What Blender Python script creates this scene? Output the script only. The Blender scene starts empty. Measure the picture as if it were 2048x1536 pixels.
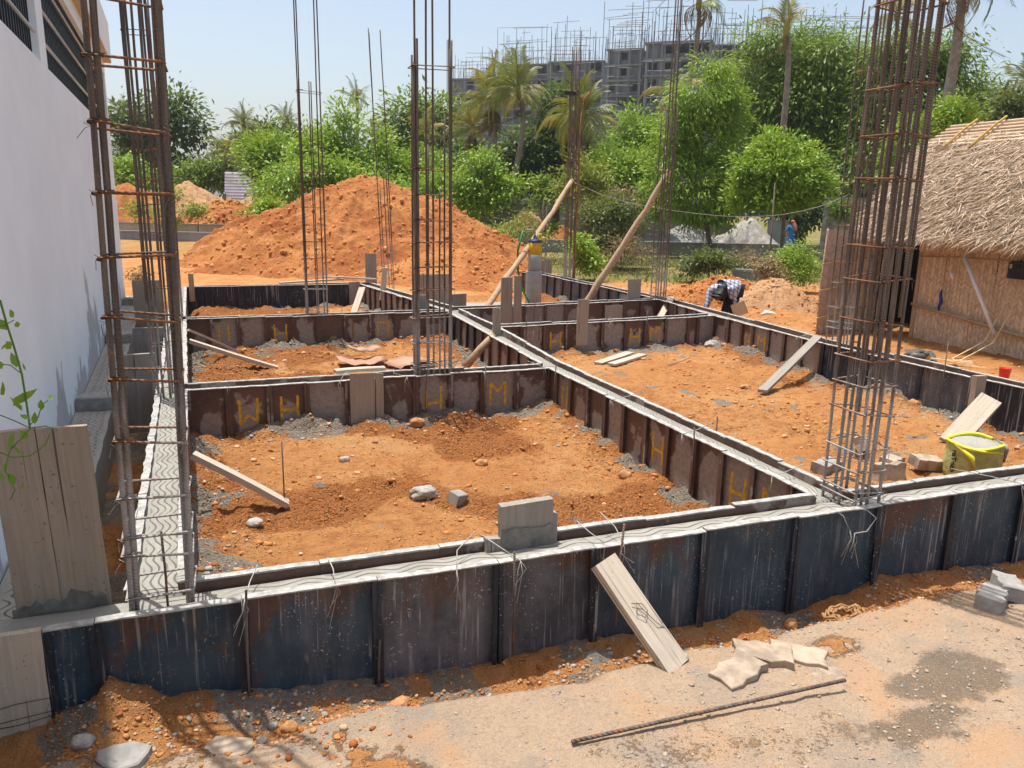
import bpy, math, random
import numpy as np
from mathutils import Vector, Matrix
rad = math.radians
random.seed(7)
RNG = np.random.default_rng(11)
sc = bpy.context.scene
COL = sc.collection

# ------------------------------------------------------------------ camera
CAM_F, CAM_P, CAM_Y, CAM_R = 1572.55, 0.228867, 0.361812, 0.019404
CAM_H = 1.7


def cam_axes():
    cy, sy = math.cos(CAM_Y), math.sin(CAM_Y)
    f = Vector((sy * math.cos(CAM_P), cy * math.cos(CAM_P), -math.sin(CAM_P)))
    r = Vector((cy, -sy, 0))
    u = r.cross(f)
    r2 = r * math.cos(CAM_R) + u * math.sin(CAM_R)
    u2 = -r * math.sin(CAM_R) + u * math.cos(CAM_R)
    return r2, u2, f


CR, CU, CF = cam_axes()
cam_d = bpy.data.cameras.new('camera')
cam = bpy.data.objects.new('camera', cam_d)
COL.objects.link(cam)
cam.matrix_world = Matrix(((CR.x, CU.x, -CF.x, 0), (CR.y, CU.y, -CF.y, 0), (CR.z, CU.z, -CF.z, CAM_H), (0, 0, 0, 1)))
cam_d.sensor_fit = 'HORIZONTAL'
cam_d.sensor_width = 36
cam_d.lens = CAM_F / 2048 * 36
cam_d.clip_start = 0.05
cam_d.clip_end = 3000
sc.camera = cam

# ------------------------------------------------------------------ light
SUN_EL, SUN_AZ = rad(78), rad(-26)          # azimuth from +Y towards +X
world = bpy.data.worlds.new('World')
sc.world = world
world.use_nodes = True
wn = world.node_tree
wn.nodes.clear()
wo = wn.nodes.new('ShaderNodeOutputWorld')
bg = wn.nodes.new('ShaderNodeBackground')
sky = wn.nodes.new('ShaderNodeTexSky')
sky.sky_type = 'NISHITA'
sky.sun_disc = False
sky.sun_elevation = SUN_EL
sky.sun_rotation = SUN_AZ
sky.altitude = 0
sky.air_density = 1.0
sky.dust_density = 3.0
sky.ozone_density = 1.0
bg.inputs['Strength'].default_value = 0.14
sky_gain = wn.nodes.new('ShaderNodeMix')              # slight warm colour gain multiplied over the whole sky
sky_gain.data_type = 'RGBA'
sky_gain.blend_type = 'MULTIPLY'
sky_gain.inputs[0].default_value = 1.0
sky_gain.inputs[7].default_value = (1.08, 1.02, .94, 1)
wn.links.new(sky.outputs[0], sky_gain.inputs[6])
wn.links.new(sky_gain.outputs[2], bg.inputs[0])
wn.links.new(bg.outputs[0], wo.inputs[0])
sun_d = bpy.data.lights.new('sun', 'SUN')
sun_d.energy = 3.8
sun_d.angle = rad(0.55)
sun_d.color = (1.0, 0.97, 0.92)
sun = bpy.data.objects.new('sun', sun_d)
COL.objects.link(sun)
sdir = Vector((math.sin(SUN_AZ) * math.cos(SUN_EL), math.cos(SUN_AZ) * math.cos(SUN_EL), math.sin(SUN_EL)))
sun.rotation_euler = sdir.to_track_quat('Z', 'Y').to_euler()
sun.location = (0, 0, 30)
sc.view_settings.view_transform = 'Standard'
sc.view_settings.look = 'None'
sc.view_settings.exposure = 0.55
sc.view_settings.gamma = 1.0
sc.render.engine = 'CYCLES'
sc.cycles.max_bounces = 6
sc.cycles.diffuse_bounces = 3
sc.cycles.transparent_max_bounces = 8


def at(x, y, D):
    """point on the sight line of photo pixel (x, y) at forward distance D metres"""
    d = CF + CR * ((x - 1024) / CAM_F) - CU * ((y - 768) / CAM_F)
    h = math.hypot(CF.x, CF.y)
    t = D / ((d.x * CF.x + d.y * CF.y) / h)
    return Vector((0, 0, CAM_H)) + d * t


def m_per_px(D):
    return D / CAM_F


# ------------------------------------------------------------------ material helper
class M:
    def __init__(s, name):
        s.m = bpy.data.materials.new(name)
        s.m.use_nodes = True
        s.t = s.m.node_tree
        s.b = s.t.nodes['Principled BSDF']
        s._tc = None

    def node(s, typ, **kw):
        n = s.t.nodes.new('ShaderNode' + typ)
        for k, v in kw.items():
            setattr(n, k, v)
        return n

    def put(s, sock, v):
        if isinstance(v, bpy.types.NodeSocket):
            s.t.links.new(v, sock)
        else:
            if isinstance(v, (tuple, list)) and len(v) == 3 and sock.type == 'RGBA':
                v = (*v, 1)
            sock.default_value = v

    def tc(s, which='Object'):
        if s._tc is None:
            s._tc = s.node('TexCoord')
        return s._tc.outputs[which]

    def rnd(s):
        return s.node('ObjectInfo').outputs['Random']

    def map(s, vec, scale=(1, 1, 1), loc=(0, 0, 0), rot=(0, 0, 0)):
        n = s.node('Mapping')
        s.put(n.inputs['Vector'], vec)
        s.put(n.inputs['Scale'], scale)
        s.put(n.inputs['Location'], loc)
        n.inputs['Rotation'].default_value = rot
        return n.outputs[0]

    def shift(s, vec, k=37.0):
        """offset texture space by the object's random number"""
        c = s.node('CombineXYZ')
        r = s.math('MULTIPLY', s.rnd(), k)
        for i in range(3):
            s.put(c.inputs[i], r)
        n = s.node('VectorMath', operation='ADD')
        s.put(n.inputs[0], vec)
        s.put(n.inputs[1], c.outputs[0])
        return n.outputs[0]

    def noise(s, vec, scale=5, detail=4, rough=.55, dist=0.0, out='Fac'):
        n = s.node('TexNoise')
        s.put(n.inputs['Vector'], vec)
        n.inputs['Scale'].default_value = scale
        n.inputs['Detail'].default_value = detail
        n.inputs['Roughness'].default_value = rough
        n.inputs['Distortion'].default_value = dist
        return n.outputs[out]

    def vor(s, vec, scale=5, feature='F1', out='Distance'):
        n = s.node('TexVoronoi', feature=feature)
        s.put(n.inputs['Vector'], vec)
        n.inputs['Scale'].default_value = scale
        return n.outputs[out]

    def math(s, op, a, b=None, c=None, clamp=False):
        n = s.node('Math', operation=op, use_clamp=clamp)
        for i, v in enumerate((a, b, c)):
            if v is not None:
                s.put(n.inputs[i], v)
        return n.outputs[0]

    def ss(s, v, lo, hi, a=0.0, b=1.0):
        n = s.node('MapRange', interpolation_type='SMOOTHSTEP')
        s.put(n.inputs[0], v)
        for i, q in enumerate((lo, hi, a, b)):
            s.put(n.inputs[i + 1], q)
        return n.outputs[0]

    def mix(s, f, a, b, mode='MIX'):
        n = s.node('Mix', data_type='RGBA', blend_type=mode)
        s.put(n.inputs[0], f)
        s.put(n.inputs[6], a)
        s.put(n.inputs[7], b)
        return n.outputs[2]

    def sep(s, vec):
        n = s.node('SeparateXYZ')
        s.put(n.inputs[0], vec)
        return n.outputs

    def attr(s, name, out='Color'):
        n = s.node('Attribute', attribute_name=name)
        return n.outputs[out]

    def done(s, color, rough=.8, metal=0.0, bump=None, bstr=.5, bdist=.01, spec=.3):
        s.put(s.b.inputs['Base Color'], color)
        s.put(s.b.inputs['Roughness'], rough)
        s.put(s.b.inputs['Metallic'], metal)
        s.b.inputs['Specular IOR Level'].default_value = spec
        if bump is not None:
            n = s.node('Bump')
            n.inputs['Strength'].default_value = bstr
            n.inputs['Distance'].default_value = bdist
            s.put(n.inputs['Height'], bump)
            s.t.links.new(n.outputs[0], s.b.inputs['Normal'])
        return s.m


def plain(name, c, rough=.7, var=.25, scale=12, metal=0.0, bump=.15, bdist=.004, spec=.3):
    m = M(name)
    v = m.shift(m.tc())
    n = m.noise(v, scale, 5, .6)
    dark = tuple(q * (1 - var) for q in c)
    lite = tuple(min(1, q * (1 + var)) for q in c)
    return m.done(m.mix(m.ss(n, .3, .7), dark, lite), rough, metal, m.noise(v, scale * 4, 4), bump, bdist, spec)


# ------------------------------------------------------------------ materials
def mk_soil():
    m = M('soil')
    v = m.tc()
    n1 = m.noise(v, 1.3, 6, .62)
    n2 = m.noise(v, 9, 6, .68)
    n3 = m.noise(v, 55, 4, .7)
    c = m.mix(m.ss(n1, .34, .66), (.55, .232, .070), (.645, .31, .108))
    c = m.mix(m.ss(n2, .42, .7), c, (.42, .165, .055))
    c = m.mix(m.ss(n3, .5, .8), c, (.56, .33, .18))
    a = m.attr('mask')
    sp = m.node('SeparateColor')
    m.put(sp.inputs[0], a)
    r, g, b = sp.outputs
    fr = m.math('MULTIPLY', m.math('SUBTRACT', m.math('ADD', m.math('MULTIPLY', n3, .6), m.math('MULTIPLY', n2, .4)), .5), 1.9)
    r = m.ss(m.math('ADD', r, fr), .32, .62)
    g = m.ss(m.math('ADD', g, m.math('MULTIPLY', fr, .7)), .35, .65)
    w = m.math('MULTIPLY', m.ss(m.math('ADD', m.attr('mask', 'Alpha'), m.math('MULTIPLY', fr, 1.3)), .25, .85), .85)
    pale = m.mix(m.ss(n2, .3, .7), (.52, .385, .26), (.46, .34, .235))
    pale = m.mix(m.ss(n3, .45, .75), pale, (.36, .27, .195))
    c = m.mix(m.math('MULTIPLY', m.ss(m.noise(v, .8, 5, .6, .6), .48, .66), .55), c, (.65, .37, .16))
    nb = m.noise(v, 2.2, 4, .6)
    pale = m.mix(m.ss(nb, .5, .68), pale, (.35, .295, .24))
    n5 = m.noise(v, 120, 3, .75)
    pale = m.mix(m.ss(n5, .56, .70), pale, (.52, .42, .32))
    pale = m.mix(m.ss(n5, .42, .30), pale, (.30, .225, .165))
    pale = m.mix(m.math('MULTIPLY', m.ss(m.noise(v, 1.5, 5, .65, 1.0), .50, .66), .75), pale, (.55, .335, .19))
    c = m.mix(g, c, pale)
    c = m.mix(m.math('MULTIPLY', m.ss(m.math('ADD', m.attr('clump', 'Fac'), m.math('MULTIPLY', m.math('SUBTRACT', n2, .5), .9)), .40, .75), .75), c, m.mix(n3, (.32, .10, .028), (.49, .18, .05)))
    cem = m.mix(m.ss(n2, .3, .72), (.335, .295, .235), (.21, .185, .15))
    cem = m.mix(m.ss(n3, .5, .75), cem, (.42, .385, .33))
    c = m.mix(r, c, cem)
    gr = m.mix(m.ss(m.noise(v, .9, 6, .7), .42, .72), (.145, .16, .04), (.34, .24, .12))
    c = m.mix(b, c, gr)
    c = m.mix(w, c, (.17, .135, .098))
    n4 = m.noise(v, 160, 3, .7)
    c = m.mix(m.ss(n4, .56, .70), c, (.63, .39, .215))
    c = m.mix(m.math('MULTIPLY', m.ss(n4, .42, .30), .6), c, (.27, .10, .034))
    h = m.math('ADD', m.math('MULTIPLY', n2, 1.0), m.math('MULTIPLY', n3, .7))
    h = m.math('MULTIPLY', h, m.math('MULTIPLY_ADD', g, -.75, 1.0))
    cr = m.math('ADD', m.vor(v, 30), m.math('MULTIPLY', m.vor(v, 75), .6))
    h = m.math('SUBTRACT', h, m.math('MULTIPLY', cr, m.math('MULTIPLY_ADD', m.attr('clump', 'Fac'), .75, .05)))
    h = m.math('ADD', h, m.math('MULTIPLY', n4, .22))
    return m.done(c, .95, 0, h, 1.0, .055, .1)


def mk_concrete(wavy=True):
    m = M('fresh_concrete_scratched' if wavy else 'cement_grey')
    v = m.tc()
    n = m.noise(v, 4, 6, .6)
    n2 = m.noise(v, 60, 4, .6)
    c = m.mix(m.ss(n, .3, .7), (.34, .325, .28), (.275, .262, .225))
    c = m.mix(m.ss(n2, .5, .8), c, (.39, .37, .32))
    h = m.math('MULTIPLY', n2, .25)
    if wavy:
        uv = m.tc('UV')
        u, vv, _ = m.sep(uv)
        wob = m.noise(m.map(uv, (3.2, 3.2, 1)), 1.0, 2, .5)
        wob = m.math('MULTIPLY', m.math('SUBTRACT', wob, .5), .05)
        fr = m.attr('wave')                       # r: wavelength factor, g: amplitude
        sp = m.node('SeparateColor')
        m.put(sp.inputs[0], fr)
        ph = m.math('MULTIPLY', u, sp.outputs[0])
        ph = m.math('ADD', ph, m.math('MULTIPLY', m.noise(m.map(uv, (2, 5, 1)), 1, 2), 2.4))
        s1 = m.math('MULTIPLY', m.math('SINE', ph), sp.outputs[1])
        y = m.math('ADD', m.math('ADD', vv, s1), wob)
        k = m.math('FRACT', m.math('MULTIPLY', y, sp.outputs[2]))
        d = m.math('ABSOLUTE', m.math('SUBTRACT', k, .5))
        ln = m.math('MULTIPLY', m.ss(d, .05, .15, 1, 0), m.attr('wave', 'Alpha'))
        gap = m.ss(m.noise(m.map(uv, (2.5, 22, 1), (3, 1, 0)), 1, 3), .32, .44)
        edge = m.math('MULTIPLY', m.ss(vv, .015, .035), m.ss(vv, .165, .19, 1, 0))
        ln = m.math('MULTIPLY', m.math('MULTIPLY', ln, gap), edge)
        c = m.mix(m.math('MULTIPLY', ln, .80), c, (.13, .115, .095))  # wet scratch lines, with the shade inside the grooves painted in as well
        h = m.math('SUBTRACT', h, m.math('MULTIPLY', ln, .9))
    return m.done(c, .75, 0, h, .8, .012, .25)


def mk_steel(kind):
    m = M({'brown': 'rusty_brown_steel', 'blue': 'blue_painted_steel', 'black': 'blackish_blue_steel', 'pale': 'drip_streaked_steel'}[kind])
    o = m.shift(m.tc(), 91)
    uv = m.tc('UV')
    u, v, _ = m.sep(uv)
    n = m.noise(o, 3.5, 6, .65)
    nf = m.noise(o, 30, 5, .65)
    drip = m.noise(m.map(o, (55, 55, 1.6)), 1, 3, .5)
    dripm = m.noise(m.map(o, (7, 7, 2.2)), 1, 3, .6)
    speck = m.noise(o, 75, 2, .5)
    if kind == 'brown':
        c = m.mix(m.ss(n, .3, .7), (.085, .050, .036), (.14, .082, .06))
        c = m.mix(m.ss(nf, .45, .75), c, (.165, .085, .06))
        # greyish cement bloom in the middle of each bay
        ex = m.math('ABSOLUTE', m.math('SUBTRACT', u, .52))
        ey = m.math('ABSOLUTE', m.math('SUBTRACT', v, .42))
        d = m.math('MAXIMUM', m.math('MULTIPLY', ex, 1.9), m.math('MULTIPLY', ey, 1.45))
        d = m.math('ADD', d, m.math('MULTIPLY', m.math('SUBTRACT', m.noise(o, 4.2, 4, .6), .5), 1.5))
        lim = m.math('MULTIPLY_ADD', m.rnd(), .65, .36)
        bl = m.ss(d, m.math('SUBTRACT', lim, .05), m.math('ADD', lim, .05), 1, 0)
        gc = m.mix(m.ss(nf, .3, .7), (.25, .20, .165), (.37, .31, .27))
        c = m.mix(m.math('MULTIPLY', bl, .85), c, gc)
        c = m.mix(m.math('MULTIPLY', m.ss(speck, .71, .76), .4), c, (.4, .36, .31))
    else:
        base = {'blue': ((.014, .036, .056), (.036, .066, .092)), 'black': ((.010, .014, .022), (.02, .027, .04)), 'pale': ((.04, .045, .055), (.12, .115, .12))}[kind]
        c = m.mix(m.ss(n, .35, .68), *base)
        rs = m.noise(m.map(o, (1, 1, .5), (5, 2, 1)), 3.6, 6, .7)
        top = m.ss(v, .5, .98, 0, .16)
        rust = m.ss(m.math('ADD', m.math('ADD', rs, top), m.math('MULTIPLY', m.math('SUBTRACT', m.rnd(), .5), .16)), .62, .74)
        fs = m.noise(m.map(o, (28, 28, 4.5), (1, 8, 3)), 1, 5, .7)
        c = m.mix(m.math('MULTIPLY', m.ss(fs, .50, .70), .5 if kind != 'black' else .25), c, (.105, .115, .135))
        c = m.mix(m.math('MULTIPLY', m.ss(nf, .57, .74), .35 if kind != 'black' else .2), c, (.16, .165, .18))
        if kind != 'black':
            c = m.mix(m.math('MULTIPLY', rust, .85), c, m.mix(nf, (.05, .022, .014), (.14, .062, .037)))
            gr = m.ss(m.noise(m.map(o, (3.6, 3.6, .5), (9, 4, 2)), 1, 4, .6), .53, .70)
            c = m.mix(m.math('MULTIPLY', gr, .62 if kind == 'pale' else .40), c, m.mix(nf, (.11, .105, .115), (.24, .225, .24)))
        dl = m.math('MULTIPLY', m.ss(drip, .55, .64), m.ss(dripm, .43, .57))
        sm = m.noise(m.map(o, (4, 4, 2.6), (2, 7, 4)), 1, 3, .6)
        c = m.mix(m.math('MULTIPLY', dl, m.math('MULTIPLY_ADD', m.rnd(), .5, .2)), c, (.42, .40, .38))
        c = m.mix(m.math('MULTIPLY', m.math('MULTIPLY', m.ss(speck, .645, .70), m.ss(sm, .42, .62)), .8), c, (.5, .48, .45))
        big = m.noise(m.map(o, (20, 20, 9), (4, 4, 9)), 1, 3, .55)
        c = m.mix(m.math('MULTIPLY', m.ss(big, .70, .74), .6), c, (.42, .40, .38))
    return m.done(c, .58, 0.0, nf, .25, .004, .4)


def mk_rebar(name='rusty_rebar', rusty=0.0, cement=1.0):
    m = M(name)
    o = m.tc()
    x, y, z = m.sep(o)
    os_ = m.shift(o, 13)
    n = m.noise(m.map(os_, (30, 30, 3)), 1, 5, .6)
    n2 = m.noise(os_, 25, 5, .65)
    c = m.mix(m.ss(n, .35, .65), (.10, .08, .068), (.18, .138, .108))
    c = m.mix(m.ss(n2, .57 - .2 * rusty, .72 - .14 * rusty), c, (.27, .105, .038))
    sp = m.math('ADD', z, m.math('MULTIPLY', m.math('SUBTRACT', m.noise(m.map(os_, (14, 14, 4)), 1, 4, .6), .5), 1.5))
    cem = m.math('MULTIPLY', m.ss(sp, .38, .92, 1, 0), cement)
    c = m.mix(m.math('MULTIPLY', cem, .9), c, m.mix(n2, (.28, .255, .23), (.48, .45, .42)))
    ribs = m.math('SINE', m.math('MULTIPLY_ADD', z, 420.0, m.math('MULTIPLY', x, 260.0)))
    h = m.math('ADD', m.math('MULTIPLY', ribs, .5), n2)
    return m.done(c, .8, 0.0, h, .8, .003, .25)


def mk_wood(name, a, b, cement=.3):
    m = M(name)
    o = m.shift(m.tc(), 53)
    g = m.noise(m.map(o, (2.2, 45, 45)), 1, 6, .65, .4)
    n = m.noise(o, 5, 5, .6)
    sp = m.noise(o, 55, 3, .5)
    c = m.mix(m.ss(g, .3, .7), a, b)
    c = m.mix(m.math('MULTIPLY', m.ss(n, .52, .66), cement), c, (.33, .30, .26))
    c = m.mix(m.math('MULTIPLY', m.ss(sp, .66, .72), .6), c, (.10, .08, .06))
    crack = m.ss(m.noise(m.map(o, (.8, 60, 60), (3, 3, 3)), 1, 2, .5), .655, .70)
    c = m.mix(m.math('MULTIPLY', crack, .8), c, (.07, .05, .04))
    return m.done(c, .9, 0, m.math('SUBTRACT', g, crack), .5, .004, .15)


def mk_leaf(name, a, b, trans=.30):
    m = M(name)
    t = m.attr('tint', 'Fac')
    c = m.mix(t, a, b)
    m.done(c, .5, 0, spec=.4)
    tr = m.node('BsdfTranslucent')
    m.put(tr.inputs[0], m.mix(.4, c, (.36, .44, .06), 'MIX'))
    mx = m.node('MixShader')
    mx.inputs[0].default_value = trans
    m.t.links.new(m.b.outputs[0], mx.inputs[1])
    m.t.links.new(tr.outputs[0], mx.inputs[2])
    out = m.t.nodes['Material Output']
    m.t.links.new(mx.outputs[0], out.inputs[0])
    return m.m


def mk_frond(name, a, b):
    m = M(name)
    c = m.mix(m.rnd(), a, b)
    c = m.mix(m.ss(m.noise(m.tc(), 3, 3), .45, .7), c, tuple(q * 1.45 for q in a))
    m.done(c, .45, 0, spec=.4)
    tr = m.node('BsdfTranslucent')
    m.put(tr.inputs[0], c)
    mx = m.node('MixShader')
    mx.inputs[0].default_value = .3
    m.t.links.new(m.b.outputs[0], mx.inputs[1])
    m.t.links.new(tr.outputs[0], mx.inputs[2])
    m.t.links.new(mx.outputs[0], m.t.nodes['Material Output'].inputs[0])
    return m.m


def mk_housewall():
    m = M('white_painted_plaster')
    o = m.tc()
    x, y, z = m.sep(o)
    n = m.noise(o, 1.6, 6, .6)
    nf = m.noise(o, 14, 5, .6)
    c = m.mix(m.ss(n, .3, .7), (.85, .925, .96), (.80, .865, .90))
    # mortar splashes and damp streaks climbing from the foot of the wall
    st = m.noise(m.map(o, (1, 6.5, .55)), 1, 5, .62)
    lev = m.math('ADD', m.math('MULTIPLY', z, .50), m.math('MULTIPLY', m.math('SUBTRACT', .5, st), 2.6))
    k = m.ss(lev, -.02, .06, 1, 0)
    c = m.mix(m.math('MULTIPLY', k, .8), c, m.mix(nf, (.30, .29, .28), (.46, .45, .44)))
    dk = m.ss(m.noise(m.map(o, (1, 30, 1.3)), 1, 3, .55), .70, .76)
    c = m.mix(m.math('MULTIPLY', dk, .3), c, (.35, .33, .31))
    sp = m.ss(m.noise(o, 26, 2, .5), .73, .77)
    c = m.mix(m.math('MULTIPLY', sp, .35), c, (.3, .29, .27))
    return m.done(c, .85, 0, nf, .12, .006, .2)


def mk_straw(name, a, b):
    m = M(name)
    t = m.attr('tint', 'Fac')
    c = m.mix(t, a, b)
    return m.done(c, .8, 0, spec=.15)


def mk_clod():
    m = M('mixed_soil_crumbs')
    t = m.attr('tint', 'Fac')
    c = m.mix(m.ss(t, .0, .45), (.32, .105, .032), (.52, .23, .08))
    c = m.mix(m.ss(t, .74, 1.0), c, (.62, .40, .24))
    return m.done(c, .95, 0, m.noise(m.tc(), 60, 3), .6, .006, .1)


def mk_brickblock():
    m = M('grey_block_wall')
    o = m.tc()
    n = m.noise(o, 2.2, 5, .6)
    c = m.mix(m.ss(n, .3, .7), (.30, .30, .29), (.20, .20, .195))
    b = m.node('TexBrick')
    m.put(b.inputs['Vector'], m.map(o, (1, 1, 1), rot=(math.pi / 2, 0, 0)))
    b.inputs['Scale'].default_value = 1.0
    b.inputs['Brick Width'].default_value = .42
    b.inputs['Row Height'].default_value = .2
    b.inputs['Mortar Size'].default_value = .012
    m.put(b.inputs['Color1'], (1, 1, 1))
    m.put(b.inputs['Color2'], (.85, .85, .85))
    m.put(b.inputs['Mortar'], (.6, .6, .6))
    c = m.mix(.8, c, b.outputs[0], 'MULTIPLY')
    return m.done(c, .9, 0, n, .3, .01)


def mk_farconcrete(name, a, b):
    m = M(name)
    o = m.tc()
    n = m.noise(m.map(o, (.5, .5, .13)), 1, 6, .65)
    c = m.mix(m.ss(n, .32, .68), a, b)
    return m.done(c, .9, 0, spec=.1)


def mk_mound(name, a, b, c3, sc_=1.0):
    m = M(name)
    v = m.tc()
    n1 = m.noise(v, .7 * sc_, 6, .65)
    n2 = m.noise(v, 5 * sc_, 6, .68)
    n3 = m.noise(v, 22 * sc_, 4, .65)
    c = m.mix(m.ss(n1, .36, .64), a, b)
    c = m.mix(m.ss(n2, .5, .75), c, c3)
    h = m.math('ADD', n2, m.math('MULTIPLY', n3, .6))
    return m.done(c, .95, 0, h, .9, .08 / sc_, .1)


MT = dict(
    soil=mk_soil(), conc=mk_concrete(), cement=mk_concrete(False), wetcement=plain('wet_cement_smear', (.20, .185, .155), .75, .3, 14, bump=.7, bdist=.01),
    brown=mk_steel('brown'), blue=mk_steel('blue'), black=mk_steel('black'), pale=mk_steel('pale'),
    rebar=mk_rebar(), stirrup=mk_rebar('rusty_stirrup_steel', 1.0), barplain=mk_rebar('brown_steel_rod', .3, 0.0),
    wood=mk_wood('weathered_plank', (.39, .315, .24), (.31, .25, .19), .55),
    woodgrey=mk_wood('cement_greyed_plank', (.34, .305, .26), (.26, .23, .19), .6),
    woodpale=mk_wood('pale_plank', (.56, .475, .37), (.46, .385, .30), .2),
    pole=mk_wood('casuarina_pole', (.50, .36, .23), (.36, .25, .155), .1),
    house=mk_housewall(),
    straw=mk_straw('dry_palm_thatch', (.80, .64, .47), (.42, .30, .19)),
    weave=mk_straw('woven_palm_mat', (.82, .64, .44), (.58, .42, .27)),
    weavegrey=mk_straw('faded_woven_palm_mat', (.56, .43, .35), (.40, .30, .24)),
    block=mk_brickblock(),
    far=mk_farconcrete('raw_concrete_far', (.21, .225, .245), (.10, .11, .125)),
    farlight=mk_farconcrete('raw_concrete_light', (.32, .325, .33), (.18, .185, .195)),
    farbrick=mk_farconcrete('dull_brick_far', (.20, .14, .12), (.13, .10, .095)),
    redmound=mk_mound('red_earth', (.48, .21, .072), (.33, .115, .037), (.24, .072, .026)),
    sandmound=mk_mound('sandy_earth', (.52, .32, .17), (.43, .24, .12), (.36, .185, .09)),
    gravel=mk_mound('grey_gravel', (.40, .385, .36), (.32, .31, .29), (.22, .21, .2), 2.5),
    sand=mk_mound('grey_sand', (.42, .39, .345), (.37, .34, .30), (.30, .27, .235), 1.5),
    smear=plain('cement_smeared_steel', (.39, .375, .345), .85, .3, 25, bump=.6),
    grille=plain('black_painted_iron', (.018, .018, .02), .4, .2),
    rail=plain('stainless_rail', (.55, .55, .56), .3, .1, metal=.7),
    dark=plain('interior_shade_paint', (.03, .03, .032), .9),  # near-black base colour stands in for the shade of unlit interiors
    yellow=plain('yellow_marking_paint', (.62, .34, .02), .8, .3, 30),
    rust=plain('rust_stain', (.25, .12, .035), .9, .3),
    wire=plain('binding_wire', (.33, .31, .29), .6, .3),
    stone=plain('grey_stone', (.36, .325, .28), .9, .25, 20, bump=.6),
    clod=plain('orange_clod', (.44, .22, .095), .95, .3, 18, bump=.8, bdist=.01), clodt=mk_clod(),
    rubble=plain('broken_concrete', (.40, .37, .325), .95, .3, 22, bump=.9, bdist=.012),
    paver=plain('concrete_paver', (.37, .29, .215), .9, .3, 10, bump=.5),
    pavergrey=plain('grey_concrete_paver', (.30, .285, .26), .9, .18, 16, bump=.5),
    pvc=plain('grey_pvc', (.33, .38, .42), .4, .1, 8),
    capyellow=plain('yellow_tape', (.62, .36, .02), .5, .12),
    navy=plain('dark_blue_plastic', (.02, .03, .12), .5, .1),
    hose=plain('green_hose', (.03, .19, .05), .45, .1),
    bag=plain('yellow_green_sack', (.46, .47, .17), .55, .22, 9, bump=.9, bdist=.012),
    bagrim=plain('bright_yellow_sack_fold', (.78, .72, .06), .5, .12),
    ink=plain('black_print', (.02, .02, .03), .7, .1),
    red=plain('red_plastic', (.62, .035, .015), .35, .08),
    white=plain('white_plastic', (.78, .78, .78), .4, .06),
    cord=plain('cream_cord', (.62, .49, .27), .6, .1),
    orangecord=plain('orange_cord', (.62, .22, .10), .6, .1),
    blackp=plain('black_plastic', (.022, .022, .025), .45, .2),
    shoe=plain('dusty_grey_leather', (.095, .088, .082), .7, .25),
    bluecloth=plain('blue_cloth', (.03, .07, .22), .8, .2),
    tin=plain('corrugated_tin', (.50, .50, .56), .5, .16, 1.5),
    skin=plain('brown_skin', (.11, .055, .033), .55, .12),
    hair=plain('black_hair', (.012, .011, .011), .6, .2),
    trousers=plain('black_trousers', (.016, .016, .02), .85, .25),
    cyan=plain('blue_sari', (.02, .17, .42), .75, .2),
    coral=plain('coral_cloth', (.50, .16, .10), .8, .2),
    board=plain('tan_float_board', (.50, .37, .22), .8, .12),
    coir=plain('coir_rope', (.36, .20, .085), .95, .3, 60, bump=.8),
    stick=plain('red_brown_stick', (.24, .12, .065), .9, .3, 14, bump=.6), bark=plain('grey_bark', (.17, .135, .105), .95, .3, 14, bump=.8, bdist=.02),
    palmbark=plain('palm_bark', (.24, .205, .17), .95, .22, 6, bump=.8, bdist=.03),
    scaff=plain('scaffold_pipe', (.16, .16, .18), .6, .2),
    beige=plain('beige_soffit', (.55, .43, .31), .9, .06),
    sheet=plain('rust_brown_sheet', (.42, .24, .155), .7, .14, 6),
    ochre=plain('ochre_lashing', (.50, .30, .07), .8, .15),
    bamboo=plain('split_bamboo', (.58, .40, .21), .7, .15),
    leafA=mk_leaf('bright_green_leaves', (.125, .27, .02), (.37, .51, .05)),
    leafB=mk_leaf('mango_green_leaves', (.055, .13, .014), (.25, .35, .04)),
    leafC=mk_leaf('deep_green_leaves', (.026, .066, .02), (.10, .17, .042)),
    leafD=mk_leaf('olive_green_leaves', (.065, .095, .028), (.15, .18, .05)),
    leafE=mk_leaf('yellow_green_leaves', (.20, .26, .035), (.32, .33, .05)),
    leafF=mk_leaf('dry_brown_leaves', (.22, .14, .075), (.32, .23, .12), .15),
    frond=mk_frond('palm_leaflets', (.15, .185, .04), (.28, .28, .07)),
    frondy=mk_frond('yellowing_palm_leaflets', (.25, .23, .05), (.40, .31, .06)),
    frondd=mk_frond('brown_palm_leaflets', (.14, .09, .045), (.22, .155, .07)),
)

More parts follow.
